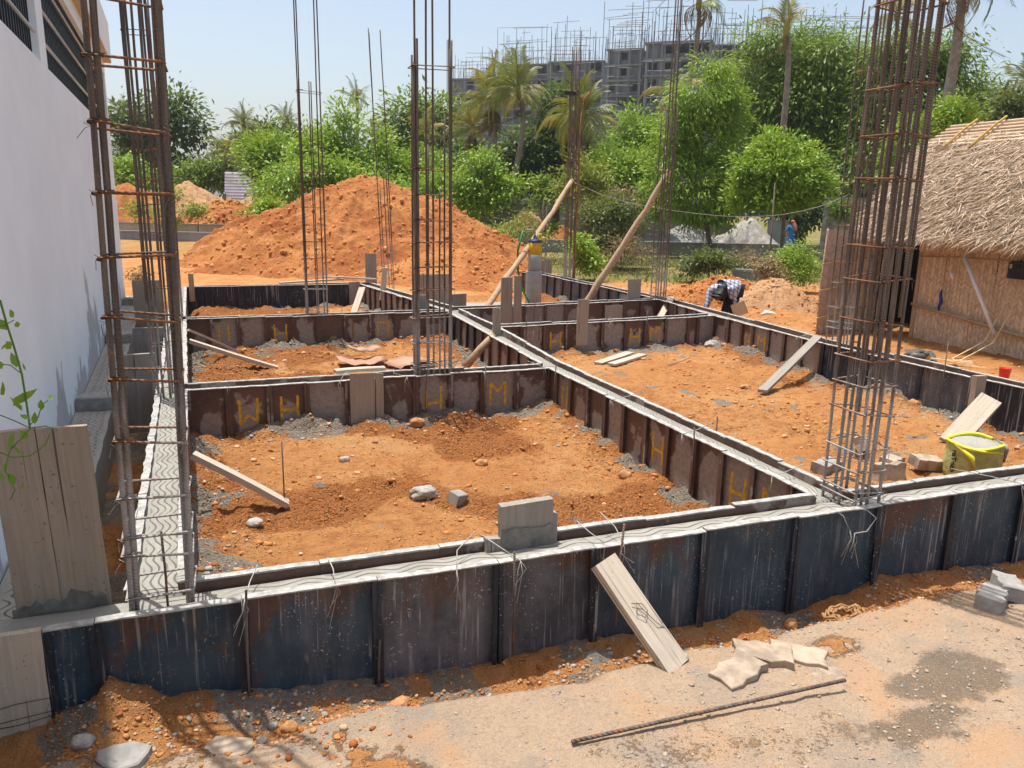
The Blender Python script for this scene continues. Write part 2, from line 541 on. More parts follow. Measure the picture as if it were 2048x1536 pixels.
# ------------------------------------------------------------------ mesh helpers
def mesh_np(name, V, F, mat=None, smooth=False, attrs=None, uv=None):
    """V (n,3); F (m,k) equal-sized faces"""
    V = np.asarray(V, np.float32)
    F = np.asarray(F, np.int32)
    me = bpy.data.meshes.new(name)
    k = F.shape[1]
    me.vertices.add(len(V))
    me.vertices.foreach_set('co', V.ravel())
    me.loops.add(F.size)
    me.loops.foreach_set('vertex_index', F.ravel())
    me.polygons.add(len(F))
    me.polygons.foreach_set('loop_start', np.arange(0, F.size, k, dtype=np.int32))
    me.polygons.foreach_set('loop_total', np.full(len(F), k, np.int32))
    if smooth:
        me.polygons.foreach_set('use_smooth', np.ones(len(F), bool))
    if uv is not None:
        l = me.uv_layers.new(name='UVMap')
        l.data.foreach_set('uv', np.asarray(uv, np.float32).ravel())
    me.update(calc_edges=True)
    for an, (typ, arr) in (attrs or {}).items():
        a = me.attributes.new(an, typ, 'POINT')
        a.data.foreach_set('color' if 'COLOR' in typ else 'value', np.asarray(arr, np.float32).ravel())
    if mat:
        me.materials.append(mat)
    return me


class MB:
    def __init__(s):
        s.v, s.f, s.uv = [], [], []

    def add(s, vs, fs, uvs=None):
        o = len(s.v)
        s.v += [tuple(p) for p in vs]
        s.f += [tuple(i + o for i in f) for f in fs]
        s.uv += uvs if uvs else [None] * len(fs)
        return s

    def box(s, x0, x1, y0, y1, z0, z1, T=None):
        vs = [Vector((x, y, z)) for x in (x0, x1) for y in (y0, y1) for z in (z0, z1)]
        if T is not None:
            vs = [T @ p for p in vs]
        return s.add(vs, [(0, 1, 3, 2), (4, 6, 7, 5), (0, 4, 5, 1), (2, 3, 7, 6), (0, 2, 6, 4), (1, 5, 7, 3)])

    def prism(s, pts, z0, z1, T=None, bev=0.0):
        """polygon (x, y) list extruded in z, top edge chamfered by bev"""
        n = len(pts)
        c = Vector((sum(p[0] for p in pts) / n, sum(p[1] for p in pts) / n))
        vs = [Vector((x, y, z0)) for x, y in pts] + [Vector((x, y, z1 - bev)) for x, y in pts]
        fs = [tuple(range(n))[::-1]] + [(i, (i + 1) % n, n + (i + 1) % n, n + i) for i in range(n)]
        if bev > 0:
            for x, y in pts:
                d = (Vector((x, y)) - c)
                d = d * (1 - bev * 1.4 / max(d.length, .01))
                vs.append(Vector((c.x + d.x, c.y + d.y, z1)))
            fs += [(n + i, n + (i + 1) % n, 2 * n + (i + 1) % n, 2 * n + i) for i in range(n)]
            fs.append(tuple(2 * n + i for i in range(n)))
        else:
            fs.append(tuple(n + i for i in range(n)))
        if T is not None:
            vs = [T @ p for p in vs]
        return s.add(vs, fs)

    def tube(s, pts, r, n=6, cap=True, r1=None):
        pts = [Vector(p) for p in pts]
        N = len(pts)
        o = len(s.v)
        up = None
        for i, p in enumerate(pts):
            t = (pts[min(i + 1, N - 1)] - pts[max(i - 1, 0)])
            t = t.normalized() if t.length > 1e-9 else Vector((0, 0, 1))
            if up is None:
                up = Vector((0, 0, 1)) if abs(t.z) < .9 else Vector((1, 0, 0))
            a = t.cross(up)
            if a.length < 1e-5:
                a = t.orthogonal()
            a.normalize()
            b = a.cross(t).normalized()
            up = b
            rr = r if r1 is None else r + (r1 - r) * i / max(1, N - 1)
            if isinstance(r, (list, tuple)):
                rr = r[i]
            for k in range(n):
                w = 2 * math.pi * k / n
                s.v.append(tuple(p + a * (rr * math.cos(w)) + b * (rr * math.sin(w))))
        for i in range(N - 1):
            for k in range(n):
                s.f.append((o + i * n + k, o + i * n + (k + 1) % n, o + (i + 1) * n + (k + 1) % n, o + (i + 1) * n + k))
                s.uv.append(None)
        if cap:
            s.f.append(tuple(o + k for k in range(n))[::-1])
            s.f.append(tuple(o + (N - 1) * n + k for k in range(n)))
            s.uv += [None, None]
        return s

    def lathe(s, prof, n=20, c=(0, 0, 0), cap=True):
        o = len(s.v)
        for r, z in prof:
            for k in range(n):
                w = 2 * math.pi * k / n
                s.v.append((c[0] + r * math.cos(w), c[1] + r * math.sin(w), c[2] + z))
        for i in range(len(prof) - 1):
            for k in range(n):
                s.f.append((o + i * n + k, o + i * n + (k + 1) % n, o + (i + 1) * n + (k + 1) % n, o + (i + 1) * n + k))
                s.uv.append(None)
        if cap:
            s.f.append(tuple(o + k for k in range(n))[::-1])
            s.f.append(tuple(o + (len(prof) - 1) * n + k for k in range(n)))
            s.uv += [None, None]
        return s

    def mesh(s, name, mat, smooth=False):
        me = bpy.data.meshes.new(name)
        me.from_pydata(s.v, [], s.f)
        if any(u is not None for u in s.uv):
            l = me.uv_layers.new(name='UVMap')
            i = 0
            for f, u in zip(s.f, s.uv):
                for k in range(len(f)):
                    l.data[i].uv = u[k] if u else (0, 0)
                    i += 1
        if smooth:
            for p in me.polygons:
                p.use_smooth = True
        if mat:
            me.materials.append(mat)
        me.update()
        return me


def put(name, me, parent=None, loc=(0, 0, 0), rz=0.0, rot=None, **tags):
    o = bpy.data.objects.new(name, me)
    COL.objects.link(o)
    o.location = loc
    o.rotation_euler = rot if rot else (0, 0, rz)
    if parent:
        o.parent = parent
    for k, v in tags.items():
        if v:
            o[k] = v
    return o


def thing(name, label, cat, loc=(0, 0, 0), rz=0.0, group=None, rot=None):
    return put(name, None, None, loc, rz, rot, label=label, category=cat, group=group)


def struct(name, me, loc=(0, 0, 0), **kw):
    return put(name, me, None, loc, kind='structure', **kw)


def align(p0, p1, up=(0, 0, 1)):
    """matrix whose X axis runs p0 -> p1"""
    p0, p1 = Vector(p0), Vector(p1)
    x = (p1 - p0).normalized()
    y = Vector(up).cross(x)
    if y.length < 1e-4:
        y = Vector((0, 1, 0)).cross(x)
    y.normalize()
    z = x.cross(y)
    return Matrix(((x.x, y.x, z.x, p0.x), (x.y, y.y, z.y, p0.y), (x.z, y.z, z.z, p0.z), (0, 0, 0, 1)))


# value noise on numpy arrays
def _hash(ix, iy, seed):
    h = (ix.astype(np.int64) * 374761393 + iy.astype(np.int64) * 668265263 + seed * 982451653) & 0xffffffff
    h = ((h ^ (h >> 13)) * 1274126177) & 0xffffffff
    return ((h ^ (h >> 16)) & 0xffff) / 65535.0


def vnoise(x, y, seed=0):
    ix, iy = np.floor(x), np.floor(y)
    fx, fy = x - ix, y - iy
    fx = fx * fx * fx * (fx * (fx * 6 - 15) + 10)
    fy = fy * fy * fy * (fy * (fy * 6 - 15) + 10)
    a, b = _hash(ix, iy, seed), _hash(ix + 1, iy, seed)
    c, d = _hash(ix, iy + 1, seed), _hash(ix + 1, iy + 1, seed)
    return (a * (1 - fx) + b * fx) * (1 - fy) + (c * (1 - fx) + d * fx) * fy


def fbm(x, y, oct=4, seed=0, g=.5):
    s, a, n = 0, 1, 0
    ca, sa = math.cos(.6), math.sin(.6)
    for i in range(oct):
        s = s + a * vnoise(x, y, seed + i)
        n += a
        a *= g
        x, y = (x * ca - y * sa) * 2.03 + 11.3, (x * sa + y * ca) * 2.03 + 5.1
    return s / n


def sstep(x, a, b):
    t = np.clip((x - a) / (b - a), 0, 1)
    return t * t * (3 - 2 * t)


# ------------------------------------------------------------------ plan of the shuttering
# front line A -> B of every beam; the beam lies on the left of the line, W wide
W = .21
BEAMS = {
    'front': ((-.74, 3.33), (9.0, 3.33)),
    'second': ((-.30, 7.43), (3.245, 7.45)),
    'third': ((-.43, 11.83), (3.39, 11.80)),
    'fourth': ((-.54, 16.1), (2.76, 16.1)),
    'left1': ((-.21, 3.545), (-.53, 16.32)),
    'ra': ((3.60, 10.12), (7.35, 10.42)),
    'rb': ((3.61, 12.02), (7.57, 12.50)),
}
FACES = [((-.72, 3.33), (9.0, 3.33)), ((-.2, 3.54), (7.5, 3.54)),
         ((-.30, 7.43), (3.24, 7.45)), ((-.30, 7.64), (3.24, 7.66)),
         ((-.43, 11.83), (3.39, 11.80)), ((-.43, 12.04), (3.39, 12.01)), ((-.54, 16.1), (2.76, 16.1)),
         ((-.21, 3.54), (-.54, 16.1)), ((-.46, 3.33), (-.78, 16.3)),
         ((3.33, 3.54), (3.24, 7.42)), ((3.25, 7.67), (3.39, 11.8)), ((3.38, 12.05), (2.76, 16.1)),
         ((3.55, 3.54), (3.46, 7.4)), ((3.46, 7.6), (3.60, 12.0)),
         ((7.50, 3.54), (7.25, 7.9)), ((7.25, 7.9), (7.36, 10.4)), ((7.36, 10.4), (7.58, 12.5)), ((7.6, 12.7), (7.3, 18)),
         ((3.60, 10.12), (7.35, 10.42)), ((3.60, 10.33), (7.35, 10.63)), ((3.61, 12.02), (7.57, 12.5))]


def face_dist(x, y):
    d = np.full(np.shape(x), 9.0)
    for (ax, ay), (bx, by) in FACES:
        dx, dy = bx - ax, by - ay
        t = np.clip(((x - ax) * dx + (y - ay) * dy) / (dx * dx + dy * dy), 0, 1)
        d = np.minimum(d, np.hypot(x - ax - t * dx, y - ay - t * dy))
    return d


TRX = [-3, -.95, -.75, -.60, -.53, -.42, -.30, -.02, .2, .6, 1.25, 1.6, 2.1, 2.45, 2.7, 3.05, 3.35, 3.7, 4.2, 4.9, 6, 9]
TRZ = [-.45, -.45, -.42, -.36, -.27, -.33, -.42, -.44, -.49, -.52, -.56, -.53, -.56, -.58, -.54, -.62, -.56, -.49, -.53, -.58, -.55, -.55]


def rough_h(x, y):
    d = face_dist(x, y)
    r = sstep(fbm(x * .9 + 3, y * .9, 3, 87), .44, .60) + .7 * np.exp(-(d / .45) ** 2)
    return np.clip(r * (1 - .55 * sstep(x, 3.5, 4.2) * sstep(d, .5, .9)), 0, 1)


def ground_h(x, y):
    x, y = np.asarray(x, float), np.asarray(y, float)
    inside = sstep(x, -.5, -.3) * sstep(x, 7.9, 7.5) * sstep(y, 3.4, 3.6) * sstep(y, 16.6, 16.2)
    n1 = fbm(x * 1.1, y * 1.1, 4, 1) - .5
    n2 = fbm(x * 5.5, y * 5.5, 4, 9) - .5
    n3 = fbm(x * 21, y * 21, 3, 21) - .5
    near = sstep(y, 24, 15) * sstep(np.abs(x - 3.5), 11, 7)
    rg = rough_h(x, y)
    bil = np.abs(fbm(x * 7, y * 7, 3, 83) - .5) * 2
    z = -.47 + .10 * n1 + .075 * n2 * near * (.45 + 1.2 * rg) + .030 * n3 * near * (.35 + 1.6 * rg) + .055 * rg * near * (bil - .3)
    z += inside * (.02 + .05 * (fbm(x * .6, y * .6, 2, 40) - .4))
    d = face_dist(x, y)
    heap = np.exp(-(d / .30) ** 2) * (0.005 + .20 * np.clip(fbm(x * 1.9, y * 1.9, 3, 33) - .40, 0, 1) * 1.5 + .07 * (fbm(x * 8, y * 8, 3, 35) - .5))
    z += heap * inside
    # trench before the front shutter and the trodden strip the photographer stands on
    edge = 3.02 + .10 * (fbm(x * 2.1, y * 0 + 3, 3, 51) - .5) * 2 - .03 * np.sin(x * 1.3)
    tz = np.interp(x, TRX, TRZ) + .05 * n2 + .03 * n3
    back = sstep(y, 3.5, 3.36)
    tz2 = tz - .05 * sstep(y, 3.30, 3.12)
    fg = -.425 + .03 * n1 + .022 * n2 + .010 * n3
    fr = np.where(y < edge - .10, fg, tz2 + (fg - tz2) * sstep(y, edge + .13, edge - .12))
    z = z * (1 - back) + fr * back
    # narrow gully between house and left beam
    gul = sstep(x, -.3, -.6) * sstep(y, 3.6, 4.0) * sstep(y, 19, 17)
    z = z - gul * .08 * sstep(x, -1.6, -1.0)
    z += .05 * sstep(x, 7.9, 8.6) * n2
    far = sstep(y, 26, 40)
    z += far * .5 * (fbm(x * .06, y * .06, 3, 77) - .5)
    return z


def ground_mask(x, y):
    n = fbm(x * 3.1, y * 3.1, 4, 61)
    nb = fbm(x * 1.3, y * 1.3, 4, 67)
    n9 = fbm(x * 14, y * 14, 3, 71)
    d = face_dist(x, y)
    inside = sstep(x, -.5, -.3) * sstep(x, 7.9, 7.5) * sstep(y, 3.4, 3.6) * sstep(y, 16.6, 16.2)
    cem = sstep(n + .40 * np.exp(-(d / .30) ** 2) + .06 * (n9 - .5), .72, .84) * inside
    trench = sstep(y, 2.9, 3.05) * sstep(y, 3.5, 3.4)
    cem = np.maximum(cem, trench * sstep(n + .05 * (n9 - .5), .575, .64) * .8)
    cem = np.maximum(cem, sstep(x, -.3, -.6) * sstep(y, 3.3, 3.5) * sstep(y, 18, 16) * .65 * sstep(nb, .35, .6))
    fg = sstep(y + .12 * (n - .5) + .05 * (n9 - .5), 3.04, 2.90)
    # orange soil trodden into the strip at lower left and beside the pavers
    red = sstep(x + .6 * (nb - .5), .80, .35) * sstep(x + .4 * (n - .5), -.30, .0) * sstep(y, 3.1, 2.95) * sstep(n, .36, .50)
    red = np.maximum(red, .42 * sstep(nb + .3 * (n - .5), .5, .75))
    red = np.maximum(red, np.exp(-(((x - 2.78) / .17) ** 2 + ((y - 2.72) / .10) ** 2)) * sstep(n9, .3, .5))
    pale = fg * (1 - .85 * red)
    pale = np.maximum(pale, sstep(x, -.3, -.7) * sstep(y, 3.2, 2.9))
    yy = y + .5 * (nb - .5)
    grass = sstep(yy + .30 * (x - 8), 19.2, 22.0) * sstep(x, 6.0, 8.5)
    grass = np.maximum(grass, sstep(yy, 29, 33) * (.4 + .6 * sstep(x, 3, 9)))
    wet = np.exp(-(((x - 3.05) / .52) ** 2 + ((y - 2.33) / .20) ** 2))
    wet = np.maximum(wet, .95 * np.exp(-(((x - 2.66) / .36) ** 2 + ((y - 2.12) / .18) ** 2)))
    wet = sstep(wet + 1.0 * (n - .5) + .5 * (nb - .5) + .4 * (n9 - .5), .30, .80) * .9
    wet *= sstep(y, 2.9, 2.7)
    return np.stack([cem, pale, grass, wet], -1)


def axis(parts):
    a = [parts[0][0]]
    for lo, hi, st in parts:
        k = max(1, int(round((hi - lo) / st)))
        a += list(np.linspace(lo, hi, k + 1)[1:])
    return np.array(a)


gx = np.concatenate([axis([(-900, -300, 200), (-300, -60, 30), (-60, -12, 4), (-12, -2.2, .6), (-2.2, -1.0, .1)]), axis([(-1.0, 5.2, .028), (5.2, 9.0, .04), (9.0, 14, .12), (14, 40, .8), (40, 120, 8), (120, 1200, 180)])[1:]])
gy = np.concatenate([axis([(-60, -4, 14), (-4, 1.2, .6), (1.2, 2.0, .1)]), axis([(2.0, 3.6, .016), (3.6, 8.5, .03), (8.5, 17, .05), (17, 26, .15), (26, 60, .8), (60, 160, 6), (160, 1500, 120)])[1:]])
GX, GY = np.meshgrid(gx, gy)
GZ = ground_h(GX, GY)
nx, ny = len(gx), len(gy)
idx = np.arange(nx * ny).reshape(ny, nx)
GF = np.stack([idx[:-1, :-1], idx[:-1, 1:], idx[1:, 1:], idx[1:, :-1]], -1).reshape(-1, 4)
gm = mesh_np('ground', np.stack([GX, GY, GZ], -1).reshape(-1, 3), GF, MT['soil'], True,
             {'mask': ('FLOAT_COLOR', ground_mask(GX, GY).reshape(-1, 4)), 'clump': ('FLOAT', (rough_h(GX, GY) * sstep(GY, 3.5, 3.6) * sstep(GY, 19, 17)).ravel())})
struct('ground', gm)


def gz(x, y):
    return float(ground_h(np.array([float(x)]), np.array([float(y)]))[0])

# ------------------------------------------------------------------ concrete beams
def beam(a, b, w, label, ztop=-.045, wave=(18.0, .012, 30), zb=-.62, group='freshly poured concrete plinth beams'):
    a, b = Vector((*a, 0)), Vector((*b, 0))
    L = (b - a).length
    rz = math.atan2((b - a).y, (b - a).x)
    nu, nv = max(2, int(L / .06)), 8
    us, vs = np.linspace(0, L, nu + 1), np.linspace(.009, w - .009, nv + 1)
    U, Vv = np.meshgrid(us, vs)
    Z = ztop + .010 * (fbm(U * 5 + a.x * 3, Vv * 5 + a.y, 3, 5) - .5) - .010 * (np.abs(Vv / w - .5) * 2) ** 4
    top = np.stack([U, Vv, Z], -1).reshape(-1, 3)
    id_ = np.arange((nu + 1) * (nv + 1)).reshape(nv + 1, nu + 1)
    F = np.stack([id_[:-1, :-1], id_[:-1, 1:], id_[1:, 1:], id_[1:, :-1]], -1).reshape(-1, 4)
    ring = np.concatenate([id_[0, :], id_[1:, -1], id_[-1, -2::-1], id_[-2:0:-1, 0]])
    low = top[ring].copy()
    low[:, 2] = zb
    o = len(top)
    k = len(ring)
    i = np.arange(k)
    F2 = np.stack([ring[i], o + i, o + (i + 1) % k, ring[(i + 1) % k]], -1)
    Vt = np.concatenate([top, low])
    Fa = np.concatenate([F, F2])
    uv = Vt[Fa.reshape(-1)][:, :2]
    wv = np.tile(np.array([[wave[0], wave[1], wave[2] if len(wave) > 2 else 32.0, 1.0]]), (len(Vt), 1))
    if len(wave) > 3:
        wv[:, 3] = sstep(Vt[:, 0], wave[3], wave[3] + .3)
    me = mesh_np('concrete_beam', Vt, Fa, MT['conc'], True, {'wave': ('FLOAT_COLOR', wv)}, uv)
    return put('concrete_beam', me, None, a, rz, label=label, category='concrete beam', group=group)


beam((-1.2, 3.33), (9.0, 3.33), W, 'long grey concrete beam along the front with fine wavy scratches, in blue shutters', wave=(23, .02, 23, 1.05))
beam((-.22, 3.545), (-.53, 16.3), .24, 'concrete beam running back beside the white house, with tight wavy scratches', wave=(24, .018, 28))
beam((-.30, 7.43), (3.24, 7.45), W, 'cross beam in front of the curved brown sheets, between house side and middle beam')
beam((-.43, 11.83), (3.385, 11.80), W, 'narrow cross beam with the slim rebar cage, behind the brown sheets')
beam((-.535, 16.1), (2.76, 16.1), W, 'rearmost cross beam behind the black shutters, below the big red mound')
beam((3.54, 3.545), (3.45, 7.66), W - .004, 'middle concrete beam stretch running back from the big rebar cage, deeply scratched', wave=(30, .02))
beam((3.452, 7.665), (3.60, 12.02), W - .004, 'middle beam stretch crossed by the upright plank, with faint scratches', wave=(30, .015))
beam((3.60, 12.025), (2.97, 16.3), W - .004, 'far middle beam stretch leading to the board clutter by the mound', wave=(30, .01))
beam((3.605, 10.12), (7.355, 10.42), W, 'right hand cross beam carrying shutters marked H and HM')
beam((3.61, 12.03), (7.57, 12.50), W, 'farther right hand cross beam near the grey standpipe')
beam((7.73, 3.545), (7.47, 7.9), .225, 'right beam stretch of black streaked shutters nearest the red cup')
beam((7.475, 7.905), (7.815, 12.6), .225, 'right beam stretch in front of the bending worker')
beam((7.82, 12.605), (7.52, 18.0), .225, 'far right beam stretch ending behind the grey standpipe')

# ------------------------------------------------------------------ steel shutter panels
_pc = {}


def panel_meshes(w, mat, h=.72):
    key = (round(w, 3), mat)
    if key not in _pc:
        p = MB()
        p.add([(0, 0, 0), (w, 0, 0), (w, 0, -h), (0, 0, -h), (0, .004, 0), (w, .004, 0), (w, .004, -h), (0, .004, -h)],
              [(0, 3, 2, 1), (4, 5, 6, 7), (0, 1, 5, 4), (3, 7, 6, 2), (0, 4, 7, 3), (1, 2, 6, 5)],
              [[(0, 1), (0, 0), (1, 0), (1, 1)]] + [[(.0, .99)] * 4] * 5)
        r = MB()
        r.box(0, .004, -.034, -.001, -h, -.006)
        r.box(.0045, .024, -.034, -.031, -h, -.006)
        f = MB()
        n = max(3, int(w / .05))
        us = np.linspace(.001, w - .001, n + 1)
        vs, fs = [], []
        for u in us:
            j = random.uniform(-.006, .004)
            k = random.uniform(-.001, .003)
            vs += [(u, -.036 + j * .6, -.006), (u, .008 + j, -.006), (u, .008 + j, .001 + k), (u, -.036 + j * .6, k)]
        for i in range(n):
            for a in range(4):
                fs.append((4 * i + a, 4 * i + 4 + a, 4 * i + 4 + (a + 1) % 4, 4 * i + (a + 1) % 4))
        fs += [(0, 1, 2, 3), (4 * n + 3, 4 * n + 2, 4 * n + 1, 4 * n)]
        f.add(vs, fs)
        _pc[key] = (p.mesh('panel', MT[mat]), r.mesh('rib', MT['brown'] if mat == 'brown' else MT['black']), f.mesh('top_flange', MT['smear']))
    return _pc[key]


LET = {'H': [((0, 0), (0, 1)), ((1, 0), (1, 1)), ((0, .45), (1, .45))],
       'h': [((0, .1), (0, .9)), ((1, .05), (1, 1)), ((0, .28), (1, .33))],
       'M': [((0, 0), (0, 1)), ((1, 0), (1, 1)), ((0, 1), (.5, .6)), ((.5, .6), (1, 1))],
       'W': [((0, 0), (0, .95)), ((1, .1), (1, 1)), ((0, 0), (.5, .35)), ((.5, .35), (1, .08))],
       'I': [((0, 0), (0, 1)), ((.8, .1), (.8, 1.05))], 'l': [((0, 0), (0, 1))], 'n': [((0, 0), (0, 1)), ((.95, 0), (.95, 1)), ((.1, .95), (.95, .85))]}


def letter(parent, ch, w, mat='yellow', s=.62):
    m = MB()
    cw = min(w * .44, .17)
    ch_h = .245
    x0, z0 = w * .5 - cw / 2 + random.uniform(-.012, .012), -.365
    th = .026 if ch != 'n' else .017
    k = 0
    for (ax, ay), (bx, by) in LET[ch]:
        p = Vector((x0 + ax * cw, 0, z0 + ay * ch_h))
        q = Vector((x0 + bx * cw, 0, z0 + by * ch_h))
        d = (q - p).normalized()
        nrm = Vector((-d.z, 0, d.x)) * th / 2
        y = -.0015 - .0006 * k
        k += 1
        N = 7
        vs, fs = [], []
        for i in range(N + 1):
            c = p.lerp(q, i / N) + nrm * random.uniform(-.25, .25)
            t1, t2 = random.uniform(.75, 1.15), random.uniform(.75, 1.15)
            vs += [(c.x + nrm.x * t1, y, c.z + nrm.z * t1), (c.x - nrm.x * t2, y, c.z - nrm.z * t2),
                   (c.x - nrm.x * t2, -.0002, c.z - nrm.z * t2), (c.x + nrm.x * t1, -.0002, c.z + nrm.z * t1)]
        for i in range(N):
            for a in range(4):
                fs.append((4 * i + a, 4 * i + (a + 1) % 4, 4 * i + 4 + (a + 1) % 4, 4 * i + 4 + a))
        fs += [(3, 2, 1, 0), (4 * N, 4 * N + 1, 4 * N + 2, 4 * N + 3)]
        m.add(vs, fs)
    put('painted_letter', m.mesh('painted_letter', MT[mat]), parent)


def shutter(a, b, label, mat='brown', joints=None, step=.36, letters=None, mats=None, group=None):
    a, b = Vector((*a, 0)), Vector((*b, 0))
    L = (b - a).length
    root = thing('steel_shuttering', label, 'formwork', a, math.atan2((b - a).y, (b - a).x), group or 'steel shuttering round the plinth beams')
    if joints is None:
        n = max(1, round(L / step))
        joints = [L * i / n for i in range(n + 1)]
    for i in range(len(joints) - 1):
        u0, u1 = joints[i], joints[i + 1]
        w = round(u1 - u0 - .002, 3)
        mt = mats[i] if mats else mat
        p, r, f = panel_meshes(w, mt)
        dz = random.uniform(-.007, .005)
        po = put('panel', p, root, (u0, random.uniform(-.0015, .0015), dz))
        po.rotation_euler = (random.uniform(-.014, .0), random.uniform(-.008, .008), 0)
        put('top_flange', f, po, (0, 0, random.uniform(-.0005, .0015)))
        put('rib', r, po)
        rr = put('rib', r, po, (w, 0, 0))
        rr.scale = (-1, 1, 1)
        if letters and i in letters:
            for ch in letters[i]:
                letter(po, ch, w, 'rust' if ch == 'l' else 'yellow')
    return root


FJ = [-.735, -.55, .02, .61, 1.20, 1.72, 2.38, 2.99, 3.60, 4.19, 4.80, 5.4, 6.0, 6.6, 7.2, 7.8, 8.4, 9.0]
shutter((-.735, 3.33), (9, 3.33), 'blue rust-streaked steel shutters along the whole front of the near beam', joints=[q + .735 for q in FJ],
        mats=['blue', 'blue', 'blue', 'pale', 'pale', 'blue', 'blue', 'blue', 'blue', 'blue', 'blue'] + ['blue'] * 6)
shutter((3.325, 3.545), (-.21, 3.545), 'back shutters of the near beam closing the left bay, mortar smeared top edge', step=.6)
shutter((7.50, 3.545), (3.545, 3.545), 'back shutters of the near beam closing the right bay, beside the yellow sack', step=.6)
J2 = [0, .34, .70, 1.04, 1.42, 1.74, 2.09, 2.45, 2.79, 3.16, 3.545]
shutter((-.30, 7.43), (3.245, 7.45), 'brown steel shutters painted W, H and M with a plank set among them', joints=J2, letters={1: 'W', 2: 'H', 6: 'h', 8: 'M'})
shutter((3.245, 7.66), (-.305, 7.64), 'far side shutters of the cross beam in front of the brown sheets', step=.9)
J3 = [0, .33, .69, 1.07, 1.45, 1.81, 2.21, 2.59, 2.97, 3.37, 3.82]
shutter((-.43, 11.83), (3.385, 11.80), 'brown steel shutters with pale patches, an H and a rust stroke, behind the brown sheets', joints=J3, letters={1: 'I', 3: 'H', 6: 'l', 7: 'n'})
shutter((3.385, 12.01), (-.44, 12.04), 'far side shutters of the cross beam with the slim cage', step=.9)
shutter((-.535, 16.1), (2.76, 16.1), 'black speckled steel shutters at the back below the mound', 'black', step=.5)
shutter((2.97, 16.31), (-.54, 16.31), 'hidden back shutters of the rearmost cross beam', step=.9)
shutter((-.302, 7.42), (-.212, 3.555), 'inner shutters of the house side beam in the near bay', step=.6)
shutter((-.425, 11.82), (-.31, 7.66), 'inner shutters of the house side beam behind crossed props', step=.6)
shutter((-.53, 16.09), (-.44, 12.05), 'inner shutters of the house side beam in the far bay', step=.6)
shutter((-.455, 3.55), (-.775, 16.3), 'outer shutters of the house side beam along the gully', step=.6, mat='pale')
JC = [0, .20, .52, .90, 1.24, 1.58, 1.95, 2.28, 2.65, 2.98, 3.32, 3.68, 3.87]
shutter((3.245, 7.42), (3.33, 3.55), 'brown steel shutters of the middle beam painted H and HM, nearest the big cage', joints=JC, letters={1: 'I', 6: 'H', 9: 'H', 10: 'M'})
shutter((3.387, 11.79), (3.25, 7.67), 'middle beam shutters with grey sheet and timber posts behind the round prop', step=.38,
        mats=['pale', 'pale', 'brown', 'pale', 'pale', 'brown', 'brown', 'brown', 'brown', 'brown', 'brown'])
shutter((2.76, 16.09), (3.38, 12.03), 'close ribbed shutters of the far middle beam stretch', step=.3)
shutter((3.545, 3.56), (3.455, 7.66), 'right side shutters of the middle beam in the near right bay', step=.6)
shutter((3.455, 7.67), (3.603, 10.11), 'right side shutters of the middle beam beside the upright plank', step=.6)
shutter((3.61, 10.35), (3.612, 12.02), 'short shutters of the middle beam between both right cross beams', step=.6)
shutter((3.60, 12.26), (2.98, 16.3), 'right side shutters of the far middle beam stretch', step=.6)
JA = [0, .36, .72, 1.08, 1.68, 2.08, 2.44, 2.81, 3.23, 3.42, 3.765]
shutter((3.605, 10.12), (7.355, 10.42), 'brown steel shutters painted H and HM in orange behind the bare pit floor', joints=JA, letters={2: 'H', 5: 'H', 6: 'M'})
shutter((7.355, 10.63), (3.605, 10.335), 'far side shutters of the right hand cross beam', step=.9)
shutter((3.612, 12.03), (7.57, 12.50), 'light patched brown shutters in front of the grey standpipe', step=.385)
shutter((7.57, 12.72), (3.6, 12.245), 'far side shutters of the cross beam at the standpipe', step=.9)
shutter((7.25, 7.88), (7.50, 3.56), 'black drip streaked shutters of the right beam opposite the hut', 'pale', step=.72, mats=['black', 'pale', 'pale', 'black', 'black', 'black'])
shutter((7.355, 10.41), (7.252, 7.90), 'brown shutters of the right beam painted HM, below the bending worker', joints=[0, .40, .75, 1.03, 1.40, 1.75, 2.12, 2.51], letters={2: 'H', 3: 'M'})
shutter((7.58, 12.49), (7.37, 10.65), 'brown shutters of the right beam between both cross beams', step=.37)
shutter((7.30, 18.0), (7.597, 12.74), 'slim ribbed dark shutters of the far right beam stretch', 'pale', step=.4)
shutter((7.735, 3.56), (7.482, 7.9), 'outer shutters of the right beam facing the hut yard', step=.9)
shutter((7.482, 7.91), (7.82, 12.6), 'outer shutters of the right beam at the worker', step=.9)
shutter((7.825, 12.61), (7.53, 18.0), 'outer shutters of the far right beam stretch', step=.9)
shutter((7.0, 18.0), (7.53, 18.0), 'single dark end shutter closing the far right beam', 'brown', step=.53)

# ------------------------------------------------------------------ rebar columns
def loop_pts(hx, hy, z, j=.004):
    q = [(-hx, -hy), (hx, -hy), (hx, hy), (-hx, hy)]
    t = random.uniform(-.012, .012)
    out = []
    for i, (x, y) in enumerate(q):
        out.append(Vector((x + random.uniform(-j, j), y + random.uniform(-j, j), z + t * (x / max(hx, .01)) + random.uniform(-j, j))))
    s = out[0]
    hook = [s + Vector((hx * .55, .012, .012)), s + Vector((0, -.0, .006))]
    return hook + out[1:] + [s, s + Vector((.012, hy * .5, -.008))]


